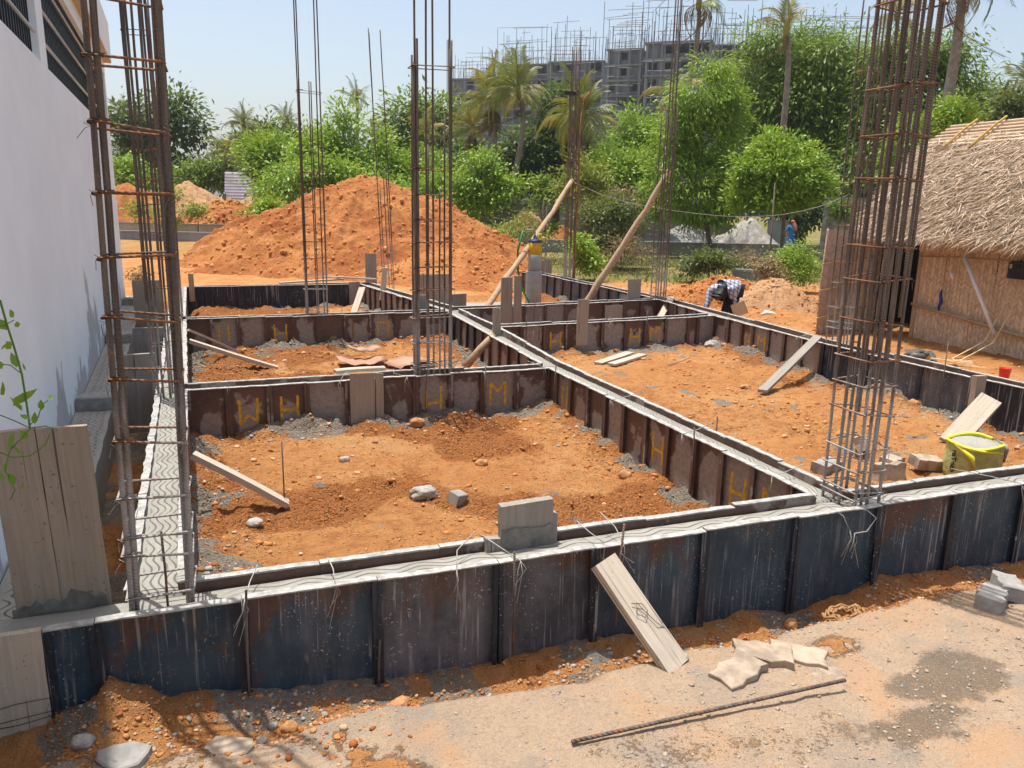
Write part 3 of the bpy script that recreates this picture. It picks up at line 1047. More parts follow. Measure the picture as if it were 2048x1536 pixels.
def cage(x, y, hx, hy, bars, stir, label, r=.01, rs=.0042, base=-.06, rz=0.0):
    root = thing('rebar_column', label, 'rebar cage', (x, y, 0), rz, 'rebar column cages rising from the beams')
    for (dx, dy, z0, z1, rr) in bars:
        m = MB()
        n = max(3, int((z1 - z0) / .35))
        jx, jy = random.uniform(-.006, .006), random.uniform(-.006, .006)
        pts = [(0, 0, z0)]
        for i in range(1, n + 1):
            t = i / n
            pts.append((jx * math.sin(t * 4) + random.uniform(-.0015, .0015), jy * math.sin(t * 3) + random.uniform(-.0015, .0015), z0 + (z1 - z0) * t))
        m.tube(pts, rr, 8)
        put('bar', m.mesh('bar', MT['rebar'], True), root, (dx, dy, 0))
    for z in stir:
        m = MB()
        m.tube(loop_pts(hx, hy, z), rs, 6)
        so = put('stirrup', m.mesh('stirrup', MT['stirrup'], True), root)
        if r > .009:
            for cx, cy in ((-hx, -hy), (hx, -hy)):
                if random.random() < .75:
                    k = MB()
                    p = Vector((cx, cy - .006, z))
                    k.tube([p + Vector((-.012, 0, .008)), p + Vector((.010, -.006, -.004)), p + Vector((-.008, -.004, -.012)), p + Vector((-.02 + random.uniform(-.02, .02), -.01, -.05))], .0016, 4)
                    put('tie_wire', k.mesh('tie_wire', MT['rebar']), so)
    return root


def corner_bars(hx, hy, z1, r, pairs=True, z2=None, k=1.0):
    o = []
    for sx in (-1, 1):
        for sy in (-1, 1):
            o.append((sx * (hx - r), sy * (hy - r), -.12, z1 + random.uniform(-.04, .04), r))
            if pairs:
                o.append((sx * (hx - r * 3.2), sy * (hy - r), -.12, (z2 or z1) + random.uniform(-.05, .05), r))
    return o


C1 = [(-.115, -.1, -.12, 4.2, .0115), (-.096, -.085, -.12, 4.2, .0095), (.122, -.1, -.12, 4.2, .0115), (.106, -.080, -.12, 4.2, .0095),
      (-.112, .1, -.12, 4.2, .0125), (.12, .1, -.12, 4.2, .0125)]
cage(-.305, 3.505, .135, .118, C1, [.03, .21, .30, .47, .71, .97, 1.21, 1.46, 1.70, 1.94, 2.18, 2.42, 2.7], 'tall thick rusty rebar cage at the front left, its foot white with cement', .0125, .0058)
bpy.context.scene.objects['rebar_column'].rotation_euler = (0, rad(1.0), 0)
cage(-.475, 7.42, .10, .11, [(-.09, -.1, -.12, 3.6, .010), (-.055, -.1, -.12, 3.5, .010), (-.015, -.1, -.12, 3.6, .010), (.04, -.1, -.12, 3.7, .011), (.09, -.1, -.12, 3.7, .012), (.05, .1, -.12, 3.4, .009), (-.09, .1, -.12, 3.6, .009), (.09, .1, -.12, 3.2, .009)],
     [.05, .2, .42, .64, .92, 1.16, 1.36, 1.61, 1.81, 2.05, 2.96], 'dark many-barred rebar cage second along the house, behind the front left cage', .009, .004)
cage(-.54, 12.1, .07, .09, [(-.06, -.08, -.12, 4.6, .008), (.06, -.08, -.12, 3.27, .009), (.03, .08, -.12, 4.5, .008), (-.06, .08, -.12, 3.1, .008), (.065, .08, -.12, 4.7, .008)],
     [.06, .3, .6, .85, 1.08, 1.4, 1.76, 2.15, 2.6, 3.05], 'thin rebar cage third along the house, farthest of that row', .008, .004)
C4 = [(-.185, -.07, -.12, 2.92, .014), (-.155, -.07, -.12, 3.12, .014), (-.168, -.045, -.12, 4.4, .010), (-.05, -.06, -.12, 2.2, .009), (-.03, .07, -.12, 4.4, .010), (.03, .06, -.12, 4.4, .010), (.06, -.07, -.12, 1.8, .009),
      (.165, -.07, -.12, 3.05, .011), (.185, -.03, -.12, 3.13, .013), (.195, .06, -.12, 4.4, .010), (-.17, .07, -.12, 3.0, .010), (.15, .07, -.12, 2.5, .009)]
cage(2.0, 7.57, .205, .09, C4, [.04, .09, .31, .56, .83, 1.05, 1.29, 1.50, 1.74, 1.97, 2.89], 'wide rebar cage standing on the cross beam before the brown sheets', .011, .005)
C5 = [(-.15, -.06, -.12, 3.29, .010), (-.13, -.04, -.12, 4.8, .009), (.15, -.06, -.12, 3.28, .010), (.155, .0, -.12, 4.8, .009), (.0, -.06, -.12, 3.27, .008), (.04, .06, -.12, 3.28, .008), (-.145, .06, -.12, 4.8, .009), (.12, .06, -.12, 4.8, .009)]
cage(1.385, 11.96, .17, .08, C5, [.02, .06, .37, .58, .82, 1.06, 1.30, 1.55, 1.81, 2.04, 3.13], 'slim rebar cage in front of the middle of the red mound', .008, .004)
cage(3.52, 17.15, .13, .1, [(-.12, -.09, -.5, 5.05, .010), (-.08, .09, -.5, 5.0, .010), (.12, -.09, -.5, 5.03, .011), (.02, -.09, -.5, 2.3, .009), (.12, .09, -.5, 2.4, .009), (-.03, .09, -.5, 2.0, .009)],
     [.1, .35, .6, .94, 1.25, 1.61, 2.12, 3.21], 'leaning thin rebar cage at the foot of the red mound', .010, .004)
bpy.context.scene.objects['rebar_column.005'].rotation_euler = (0, rad(-2.2), 0)
C7 = [(-.09, -.13, -.12, 4, .0095), (-.085, .0, -.12, 4, .009), (-.09, .13, -.12, 4, .009), (-.072, -.132, .9, 4, .0085), (.0, -.13, -.12, 4, .0095),
      (.018, -.12, .2, 4, .009), (.09, -.13, -.12, 4, .0095), (.09, .0, -.12, 4, .010), (.09, .13, -.12, 4, .0095), (.0, .13, -.12, 4, .009), (.073, -.12, 1.1, 4, .009), (-.045, -.13, -.12, 4, .0085), (.045, .06, .5, 4, .009), (-.06, .07, -.12, 4, .008)]
cage(3.535, 3.488, .105, .145, C7, [.03, .06, .19, .32, .53, .70, .85, 1.06, 1.31, 1.49, 1.85, 2.08, 2.34, 2.75], 'massive dark rebar cage at the front right where two beams meet', .0115, .0052)
cage(7.385, 7.80, .115, .11, [(-.105, -.1, -.12, 3.3, .009), (-.05, -.1, -.12, 4.2, .009), (.0, -.1, -.12, 4.2, .009), (.05, -.1, -.12, 4.2, .010), (.105, -.1, -.12, 4.2, .009), (-.1, .1, -.12, 4.2, .009), (.1, .1, -.12, 4.2, .009), (.0, .1, -.12, 4.0, .009)],
     [.05, .21, .28, .47, .78, 1.03, 1.25, 1.49, 1.73, 2.0, 2.26, 3.25], 'rebar cage before the hut doorway, half behind the massive front cage', .009, .004)
cage(7.64, 12.65, .115, .1, [(-.105, -.09, -.12, 3.3, .0115), (-.06, -.09, -.12, 5.2, .013), (.0, -.09, -.12, 3.3, .0115), (.06, -.09, -.12, 5.2, .014), (.105, -.09, -.12, 3.35, .0115), (-.1, .09, -.12, 3.2, .0115), (.1, .09, -.12, 5.2, .0115)],
     [.04, .1, .16, .48, .84, 1.15, 1.50, 2.02, 2.27, 3.30], 'rebar cage propped by the right round pole, before the gravel heaps', .009, .004)
cage(7.62, 16.7, .12, .1, [(-.11, -.09, -.12, 4.1, .013), (-.05, -.09, -.12, 4.9, .013), (.0, .09, -.12, 5.0, .013), (.05, -.09, -.12, 4.6, .014), (.11, -.09, -.12, 5.3, .013), (.1, .09, -.12, 5.0, .013)],
     [.02, .05, .45, .85, 1.30, 1.85, 2.6, 3.26], 'rebar cage propped by the left round pole, before the bushes', .010, .0045)
cage(7.5, 17.9, .06, .08, [(-.05, -.07, -.12, 1.65, .0115), (.05, -.07, -.12, 1.6, .0115)], [.3, .9], 'stub of two short bars beside the grey standpipe', .008, .004)

# loose bars and wire ties on the shutters
for i, (x, y, z0, z1, lab) in enumerate([
        (-.285, 3.44, -.1, .30, 'loose dark bar leaning inside the foot of the front left cage'),
        (.025, 3.27, -.5, .06, 'upright tie bar with frayed wire on the blue shutters, nearest the left cage'),
        (1.27, 3.27, -.5, .06, 'upright tie bar at the blue shutters left of the leaning plank'),
        (1.84, 3.27, -.45, .12, 'upright tie bar rising beside the top of the leaning front plank'),
        (.60, 3.28, -.56, -.3, 'short rod stuck in soil against the blue shutters'),
        (.36, 5.5, -.5, .02, 'lone rusty stake standing in the near left pit beside a prop foot'),
        (7.15, 6.0, -.5, .35, 'slender rusty rod rising before the black streaked shutters'),
        (1.88, 2.62 + 4.78, -.45, .05, 'tie bar before the brown W and H shutters near the wide cage'),
        (2.49, 7.37, -.45, .07, 'tie bar hung with wire between H and M on brown shutters'),
        (4.0, 10.05, -.2, .16, 'left of two short pins on the right cross beam'),
        (4.2, 10.07, -.2, .14, 'right of two short pins on the right cross beam'),
        (6.0, 10.2, -.3, .16, 'pin above the painted HM on the right cross beam'),
        (4.95, 12.1, -.3, .17, 'pin on the farther right cross beam by the standpipe'),
        (3.63, 8.9, -.3, .14, 'pin at the right side of the middle beam'),
        (3.19, 7.2, -.45, .08, 'pin at the left side of the middle beam corner'),
        (3.26, 4.76, -.4, .09, 'pair mate tie rod halfway along the brown H shutters'),
        (3.62, 5.0, -.3, .08, 'pin beside the scratched middle beam in the right bay'),
        (7.85, 8.6, -.5, .10, 'pin outside the right beam near the woven screen'),
        (6.98, 5.55, -.45, .09, 'rod standing by the plank post at the right edge')]):
    m = MB()
    m.tube([(0, 0, z0), (.003, .002, (z0 + z1) / 2), (.0 + random.uniform(-.02, .02), random.uniform(-.01, .01), z1)], .0058, 6)
    put('tie_bar', m.mesh('tie_bar', MT['barplain'], True), None, (x, y, 0), label=lab, category='tie bar', group='tie bars along the shutters')


def wire(pts, lab, r=.0028, mat='smear', cat='tie wire'):
    m = MB()
    base = Vector(pts[0])
    P = [Vector(p) - base for p in pts]
    m.tube(P, r, 5)
    # twisted tail
    e = P[-1]
    for k in range(3):
        m.tube([e, e + Vector((random.uniform(-.03, .03), random.uniform(-.03, .0), -.04)), e + Vector((random.uniform(-.06, .06), random.uniform(-.05, -.01), -.10 - .05 * k))], r * .6, 4)
    return put('tie_wire', m.mesh('tie_wire', MT[mat], True), None, base, label=lab, category=cat, group='cement coated tie wires across the beams')


wire([(.10, 3.56, .03), (.06, 3.44, .01), (.03, 3.28, .005)], 'cement coated tie wire across the front beam nearest the left cage')
wire([(.42, 3.56, .02), (.43, 3.45, .01), (.42, 3.31, .005)], 'tie wire across the front beam, second from the left cage')
wire([(1.16, 3.56, .05), (1.03, 3.44, .02), (.98, 3.28, .0)], 'left leg of the forked tie wire beside the upright box board')
wire([(1.17, 3.56, .05), (1.24, 3.42, .02), (1.30, 3.27, .0)], 'right leg of the forked tie wire beside the upright box board')
wire([(1.74, 3.57, .03), (1.76, 3.45, .01), (1.78, 3.32, .005)], 'tie wire between the box board and the leaning plank top')
wire([(1.88, 3.57, .06), (1.90, 3.44, .03), (1.87, 3.28, .005)], 'tie wire looped to the bar beside the leaning plank')
wire([(3.24, 3.52, .05), (3.25, 3.40, .01), (3.28, 3.27, -.02), (3.33, 3.26, -.11)], 'looped white tie wire just left of the massive cage foot')
wire([(3.40, 3.36, -.02), (3.46, 3.28, -.01), (3.52, 3.26, -.06), (3.45, 3.25, -.13), (3.36, 3.25, -.13)], 'knotted wire hanging at the foot of the massive cage', .0035)
wire([(4.45, 3.58, .04), (4.62, 3.43, .02), (4.75, 3.30, .0)], 'tie wire across the front beam at the right picture edge')
wire([(1.16, 7.66, .03), (1.10, 7.55, .01), (1.05, 7.40, 0)], 'tie wire over the cross beam left of the inset plank')
wire([(1.62, 7.66, .03), (1.60, 7.55, .01), (1.70, 7.40, 0)], 'tie wire over the cross beam right of the inset plank')
wire([(2.30, 7.68, .03), (2.40, 7.55, .01), (2.49, 7.38, 0)], 'tie wire over the cross beam right of the wide cage')
wire([(3.08, 7.68, .03), (3.15, 7.55, .01), (3.17, 7.42, 0)], 'tie wire at the corner of cross beam and middle beam')
wire([(3.60, 6.1, .03), (3.42, 6.05, .01), (3.2, 6.0, 0)], 'tie wire over the middle beam, upper of the scratched stretch')
wire([(3.58, 5.0, .04), (3.42, 4.95, .01), (3.24, 4.9, 0)], 'tie wire over the middle beam, halfway along')
wire([(3.57, 3.95, .04), (3.42, 3.93, .01), (3.28, 3.9, 0)], 'tie wire over the middle beam close to the massive cage')
wire([(7.55, 8.4, .03), (7.4, 8.4, .02), (7.2, 8.35, 0)], 'tie wire over the right beam at the leaning plank')
wire([(5.55, 10.5, .03), (5.4, 10.3, .02), (5.33, 10.1, 0)], 'tie wire over the right cross beam beside the tall plank')

# ------------------------------------------------------------------ planks, props, poles
def plank_mesh(L, w, t, mat, name='plank', seg=6, rough=.003):
    m = MB()
    vs, fs = [], []
    bow = random.uniform(-.006, .006)
    for i in range(seg + 1):
        u = i / seg
        x = L * u
        dz = bow * math.sin(u * math.pi)
        e0 = 0 if 0 < i < seg else random.uniform(-.008, .008)
        for y, z, q in ((-w / 2, 0, .6), (w / 2, 0, -.3), (w / 2, t, -.8), (-w / 2, t, .4)):
            vs.append((x + e0 * q + random.uniform(-.001, .001), y + random.uniform(-rough, rough) * .6, z + dz + random.uniform(-rough, rough) * .3))
    for i in range(seg):
        for a in range(4):
            fs.append((4 * i + a, 4 * i + 4 + a, 4 * i + 4 + (a + 1) % 4, 4 * i + (a + 1) % 4))
    fs += [(0, 1, 2, 3), (4 * seg + 3, 4 * seg + 2, 4 * seg + 1, 4 * seg)]
    m.add(vs, fs)
    return m.mesh(name, MT[mat])


def prop(p0, p1, w, t, label, mat='woodpale', up=(0, 0, 1), name='prop_plank', cat='plank', group=None):
    T = align(p0, p1, up)
    o = put(name, plank_mesh((Vector(p1) - Vector(p0)).length, w, t, mat, name), None, label=label, category=cat, group=group)
    o.matrix_world = T
    return o


def board(x, y, z0, z1, w, label, t=.03, mat='wood', rz=0.0, tilt=0.0, cat='board', name='upright_board'):
    """upright board, wide face across x"""
    p0 = Vector((x, y, z0))
    p1 = Vector((x + math.sin(tilt) * (z1 - z0), y, z1))
    up = Vector((math.sin(rz), -math.cos(rz), 0))
    T = align(p0, p1, up)
    o = put(name, plank_mesh((p1 - p0).length, w, t, mat, name), None, label=label, category=cat)
    o.matrix_world = T
    return o


PG = 'inclined planks propping the shutters'
prop((-.235, 5.55, -.045), (.37, 5.47, -.45), .085, .04, 'pale plank sloping into the near left pit from the house side beam', group=PG)
prop((-.36, 10.3, -.07), (.66, 10.25, -.46), .095, .045, 'thicker lower of two crossed planks behind the second cross beam', group=PG)
prop((-.38, 10.95, -.03), (.24, 11.5, -.46), .045, .03, 'thin upper of two crossed planks by the house side beam', group=PG)
prop((7.33, 8.10, .02), (5.93, 7.36, -.44), .11, .04, 'grey plank leaning on the right beam below the hut', group=PG, mat='woodgrey')
prop((6.98, 5.30, -.10), (6.40, 5.20, -.47), .20, .045, 'broad speckled plank leaning beside the yellow sack', group=PG, up=(-.3, -.5, 1))
prop((1.70, 3.20, -.035), (1.93, 2.84, -.46), .150, .042, 'broad pale plank leaning on the front blue shutters, wire on it', group=PG, up=(.3, -1, .9))
m = MB()
m.tube([(.24, -.03, .05), (.27, .02, .056), (.31, .03, .05), (.33, -.01, .055), (.29, -.04, .052), (.25, -.005, .058), (.30, .012, .05), (.38, .03, .055), (.45, .085, .03), (.52, .10, -.06)], .0022, 4)
o = put('wire_curl', m.mesh('wire_curl', MT['barplain'], True), None, label='curl of thin rusty wire lying on the leaning front plank', category='wire')
o.matrix_world = align((1.70, 3.20, -.035), (1.93, 2.84, -.46), (.3, -1, .9))
prop((7.78, 12.40, .02), (7.13, 11.85, -.42), .12, .04, 'short plank propped in the corner near the slim right cage', group=PG)
prop((2.64, 15.2, -.0), (2.35, 14.6, -.45), .12, .04, 'stubby plank propped at the close ribbed far shutters', group=PG)
m = MB()
m.tube([(0, 0, 0), (-.19, .02, -.19), (-.40, .05, -.44)], [.046, .05, .052], 10)
put('round_prop', m.mesh('round_prop', MT['pole'], True), None, (3.36, 9.55, -.0), label='short round wooden prop leaning on the middle beam by the upright plank', category='pole', group='round wooden props')


def pole(p0, p1, r0, r1, label, bend=.03):
    p0, p1 = Vector(p0), Vector(p1)
    m = MB()
    pts = []
    for i in range(13):
        t = i / 12
        pts.append((p1 - p0) * t + Vector((bend * math.sin(t * 3.1) + .008 * math.sin(t * 19), .008 * math.sin(t * 23), bend * .7 * math.sin(t * 6.5) + .006 * math.sin(t * 31))))
    rr = [(r0 + (r1 - r0) * i / 12) * (1 + .10 * math.sin(i * 2.7)) for i in range(13)]
    m.tube(pts, rr, 10)
    for k in (3, 6, 8):
        q = pts[k]
        m.tube([q, q + Vector((.03, -.05, .05))], .012, 5)
    return put('round_prop', m.mesh('round_prop', MT['pole'], True), None, p0, label=label, category='pole', group='round wooden props')


pole((4.35, 13.35, -.44), (7.60, 16.55, 2.17), .062, .046, 'left long round pole slanting up to the cage before the bushes')
pole((6.17, 13.05, -.40), (7.68, 12.6, 2.27), .066, .048, 'right long round pole slanting up to the cage before the gravel', .02)
# upright crooked stick lashed to the bushes cage, with a lamp on its fork
t = thing('forked_pole', 'crooked brown forked stick standing inside the cage before the bushes, small lamp on top', 'pole', (7.78, 16.62, 0))
m = MB()
m.tube([(0.0, 0, -.3), (-.02, 0, 1.0), (.02, 0, 2.0), (.0, 0, 3.0), (.06, 0, 3.9)], [.026, .028, .026, .024, .022], 8)
m.tube([(.055, 0, 3.85), (.12, 0, 3.95), (.2, -.02, 4.06)], .028, 6)
m.tube([(.05, 0, 3.86), (-.05, 0, 3.98), (-.16, .0, 4.06)], .026, 6)
put('stick', m.mesh('stick', MT['stick'], True), t)
m = MB()
m.box(-.42, -.14, -.05, .05, 3.98, 4.05)
m.tube([(-.16, 0, 4.05), (-.10, 0, 4.10), (-.02, 0, 4.0)], .014, 5)
put('lamp_head', m.mesh('lamp_head', MT['blackp']), t)

bp = thing('twin_board', 'two joined wide planks standing upright at lower left, bottom edge wet with cement', 'board', (-.70, 3.575, 0))
for k, (x0, w, mt) in enumerate(((-.1, .168, 'wood'), (.080, .184, 'wood'))):
    T = align((x0 + .012, 0, -.055), (x0 - .012, -.0, .76 + .01 * k), (0, -1, 0))
    o = put('plank', plank_mesh(.815, w, .03, mt), bp)
    o.matrix_local = T
m = MB()
N = 16
vs, fs = [], []
for i in range(N + 1):
    u = -.19 + .36 * i / N
    h = .03 + .035 * random.random() + (.03 if 9 < i < 13 else 0)
    vs += [(u, -.034, -.06), (u, -.034, -.05 + h), (u, -.029, -.05 + h)]
for i in range(N):
    fs += [(3 * i, 3 * i + 3, 3 * i + 4, 3 * i + 1), (3 * i + 1, 3 * i + 4, 3 * i + 5, 3 * i + 2)]
m.add(vs, fs)
put('cement_smear', m.mesh('cement_smear', MT['wetcement']), bp)
board(-.865, 3.318, -.62, .0, .25, 'pale cement-crusted board ending the blue shutters at lower left', .03, 'woodpale', tilt=.0)
for i, z in enumerate((-.30, -.36, -.38, -.43)):
    wire([(-.95, 3.285, z - .02), (-.85, 3.28, z - .008 * i), (-.73, 3.283, z)], 'black binding wire wound round the pale end board, line %s' % ('topmost', 'second from top', 'third from top', 'lowest')[i], .0014, 'blackp')
bb = thing('box_board', 'short thick board upright in the front beam, lower half wet cement', 'board', (1.425, 3.545, 0))
o = put('plank', plank_mesh(.30, .285, .05, 'woodgrey'), bb)
o.matrix_local = align((0, 0, -.1), (-.004, 0, .20), (0, -1, 0))
o = put('side_plank', plank_mesh(.22, .03, .05, 'woodgrey'), bb)
o.matrix_local = align((.157, .01, -.1), (.157, .01, .11), (0, -1, 0))
o = put('side_plank', plank_mesh(.10, .08, .05, 'woodgrey'), bb)
o.matrix_local = align((-.18, .01, -.08), (-.18, .01, .03), (0, -1, 0))
m = MB()
vs, fs = [], []
for i in range(13):
    u = -.142 + .284 * i / 12
    h = .055 + .02 * random.random()
    vs += [(u, -.056, -.06), (u, -.056, h), (u, -.05, h)]
for i in range(12):
    fs += [(3 * i, 3 * i + 3, 3 * i + 4, 3 * i + 1), (3 * i + 1, 3 * i + 4, 3 * i + 5, 3 * i + 2)]
m.add(vs, fs)
put('cement_smear', m.mesh('cement_smear', MT['wetcement']), bb)
board(1.255, 7.385, -.48, .07, .235, 'wide plank set among the brown shutters between H and the wide cage', .03)
board(1.42, 7.385, -.46, .06, .075, 'narrow strip of wood beside the wide inset plank', .03)
board(4.40, 11.97, -.45, .50, .19, 'left half of the tall split plank on the farther right cross beam', .03)
board(4.60, 11.98, -.45, .52, .13, 'right half of the tall split plank on the farther right cross beam', .03)
board(4.87, 10.08, -.30, .36, .17, 'single tall plank upright on the right cross beam beside a painted H', .03)
board(3.44, 9.72, -.10, .32, .11, 'plank upright across the middle beam above the round prop', .03, 'wood')
board(6.95, 5.46, -.5, .12, .13, 'upright timber post against the black streaked shutters by the broad plank', .06, 'wood')
board(2.62, 16.04, -.45, .05, .22, 'grey board closing the end of the black back shutters', .03, 'woodgrey')
board(3.12, 16.9, -.3, .55, .24, 'tapered board standing behind the rear corner before the mound', .03, 'woodgrey')
board(2.95, 14.9, -.2, .42, .10, 'batten tilted up on the far middle beam', .04, 'woodpale', tilt=.1)
board(3.05, 12.35, -.1, .20, .25, 'squat board on the cross beam corner behind the wide cage', .05, 'woodgrey')
board(4.05, 15.3, -.5, .25, .75, 'wide plank panel bracing the far middle beam', .03, 'wood')
board(3.85, 14.6, -.5, .30, .17, 'single batten in front of the wide plank panel', .03, 'wood')
board(3.95, 13.2, -.5, .10, .30, 'low broad board right of the wide cage by the cement slab', .03, 'woodgrey')
board(7.18, 12.75, -.3, .35, .26, 'squared board upright beside the slim right cage', .03, 'wood')
board(7.60, 17.95, -.3, .3, .34, 'small board upright behind the standpipe', .03, 'woodgrey')
board(6.55, 12.32, -.4, -.06, .34, 'low flat board leaning on the patched shutters near the right corner', .02, 'wood')
board(-.42, 15.5, -.2, .30, .09, 'thin brown post by the far house side corner', .04, 'pole')
board(-.73, 7.95, -.5, .25, .30, 'grey cement covered board across the gully, nearest of three', .04, 'woodgrey', name='gully_board')
board(-.80, 10.4, -.5, .12, .36, 'grey board across the gully, mortar stained, middle of three', .04, 'woodgrey', name='gully_board')
board(-.98, 13.2, -.5, .42, .42, 'tall dark board across the gully, farthest of three', .04, 'wood', name='gully_board')
prop((1.2, 16.55, -.02), (2.5, 16.7, .02), .10, .03, 'flat batten lying behind the black back shutters', 'woodpale')
prop((2.1, 16.9, .06), (3.1, 16.2, .06), .07, .03, 'pale batten lying slanted over the rear corner', 'woodpale')
prop((4.75, 9.30, -.42), (5.50, 9.78, -.40), .13, .025, 'rear of two short pale planks lying on the bare right pit floor', 'woodpale')
prop((4.86, 9.12, -.41), (5.62, 9.62, -.41), .12, .03, 'front of two short pale planks lying on the bare right pit floor', 'woodpale')
prop((1.05, 7.72, .01), (1.55, 7.74, .01), .10, .03, 'short plank laid on the beam edge behind the inset plank', 'woodpale')
prop((5.35, 14.65, -.40), (5.9, 14.8, -.40), .09, .05, 'short pale batten at the foot of the standpipe', 'woodpale')
# long loose rod on the trodden strip
m = MB()
m.tube([(0, 0, 0), (.45, -.015, .006), (.9, -.03, .012), (1.325, -.06, .03)], .0085, 8)
put('steel_rod', m.mesh('steel_rod', MT['barplain'], True), None, (1.22, 2.47, gz(1.22, 2.47) + .016), label='long thin rusty rod lying on the trodden earth in front', category='rod')
m = MB()
m.tube([(0, 0, 0), (.3, .14, .01), (.55, .3, .02)], .009, 6)
put('twig', m.mesh('twig', MT['pole'], True), None, (5.65, 9.0, gz(5.65, 9.0) + .015), label='thin stick lying right of the two short pale planks', category='stick')

# ------------------------------------------------------------------ curved brown sheets
def sheet(x, y, z, L, w, bend, rz, lab):
    m = MB()
    vs, fs = [], []
    N = 10
    for i in range(N + 1):
        u = i / N - .5
        zz = bend * (u * u * 4 - .3) + .012 * math.sin(i * 1.7)
        for yy in (-w / 2, w / 2):
            vs += [(u * L, yy * (1 - .2 * u) + random.uniform(-.01, .01), zz), (u * L, yy * (1 - .2 * u), zz + .006)]
    for i in range(N):
        o = 4 * i
        fs += [(o + 1, o + 5, o + 7, o + 3), (o, o + 2, o + 6, o + 4), (o, o + 4, o + 5, o + 1), (o + 2, o + 3, o + 7, o + 6)]
    fs += [(0, 1, 3, 2), (4 * N, 4 * N + 2, 4 * N + 3, 4 * N + 1)]
    m.add(vs, fs)
    put('curved_sheet', m.mesh('curved_sheet', MT['sheet'], True), None, (x, y, z), rz, label=lab, category='sheet', group='curved brown sheets in the second left bay')


sheet(1.85, 10.55, -.30, .42, .32, .04, .1, 'small curved brown sheet lying on top of the pile of two')
sheet(1.75, 10.25, -.40, .62, .40, .05, .0, 'larger curved brown sheet underneath the smaller one')
sheet(2.35, 9.95, -.37, .60, .42, -.06, .3, 'brown sheet arched upward, right of the stacked pair')

# ------------------------------------------------------------------ standpipe, hose, cement slab
t = thing('standpipe', 'grey two-diameter pipe with dark blue cap wrapped in yellow tape', 'pipe', (6.03, 14.8, 0))
m = MB()
m.lathe([(.165, -.55), (.165, .30), (.168, .32), (.15, .33)], 20)
put('lower_pipe', m.mesh('lower_pipe', MT['pvc'], True), t)
m = MB()
m.lathe([(.128, .3), (.128, .8)], 20)
put('upper_pipe', m.mesh('upper_pipe', MT['pvc'], True), t)
m = MB()
m.lathe([(.132, .66), (.142, .68), (.138, .72), (.146, .74), (.138, .78), (.134, .92)], 20)
put('tape_wrap', m.mesh('tape_wrap', MT['capyellow'], True), t)
m = MB()
m.lathe([(.14, .90), (.14, .935), (.10, .955), (.04, .97), (.03, 1.03), (.0, 1.04)], 16, cap=False)
put('cap', m.mesh('cap', MT['navy'], True), t)
m = MB()
m.tube([(.06, -.1, .95), (.02, -.13, 1.0), (.03, -.14, 1.07), (.08, -.13, 1.07), (.10, -.11, 1.0), (.06, -.1, .95), (.14, -.1, 1.0), (.2, -.1, .99)], .012, 6)
put('rope_loop', m.mesh('rope_loop', MT['bagrim'], True), t)
m = MB()
m.tube([(.0, 0, 1.0), (.0, 0, 1.12), (-.06, 0, 1.15), (-.2, 0, 1.14)], .016, 6)
put('thin_pipe', m.mesh('thin_pipe', MT['wire'], True), t)
m = MB()
m.tube([(-.2, 0, 1.12), (-.30, .0, .75), (-.28, .02, .35), (-.22, -.05, .0), (-.10, -.19, -.28), (.1, -.30, -.42)], .022, 8)
put('garden_hose', m.mesh('garden_hose', MT['hose'], True), None, (5.95, 14.75, 0), label='green hose curving down beside the grey standpipe', category='hose')
m = MB()
pts = [(math.cos(a) * (.95 + .12 * math.sin(3 * a + 1)), math.sin(a) * (.42 + .05 * math.sin(4 * a))) for a in [2 * math.pi * i / 28 for i in range(28)]]
m.prism(pts, -.14, .10, bev=.05)
put('cement_slab', m.mesh('cement_slab', MT['cement'], True), None, (4.95, 15.0, -.45), .1, label='flat grey patch of spilled cement behind the farther right cross beam', category='cement patch')

# ------------------------------------------------------------------ rocks, rubble, gravel
ICO_V = None


def ico():
    global ICO_V
    if ICO_V is None:
        g = (1 + 5 ** .5) / 2
        v = np.array([(-1, g, 0), (1, g, 0), (-1, -g, 0), (1, -g, 0), (0, -1, g), (0, 1, g), (0, -1, -g), (0, 1, -g), (g, 0, -1), (g, 0, 1), (-g, 0, -1), (-g, 0, 1)], float)
        v /= np.linalg.norm(v[0])
        f = np.array([(0, 11, 5), (0, 5, 1), (0, 1, 7), (0, 7, 10), (0, 10, 11), (1, 5, 9), (5, 11, 4), (11, 10, 2), (10, 7, 6), (7, 1, 8), (3, 9, 4), (3, 4, 2), (3, 2, 6), (3, 6, 8), (3, 8, 9), (4, 9, 5), (2, 4, 11), (6, 2, 10), (8, 6, 7), (9, 8, 1)])
        ICO_V = (v, f)
    return ICO_V


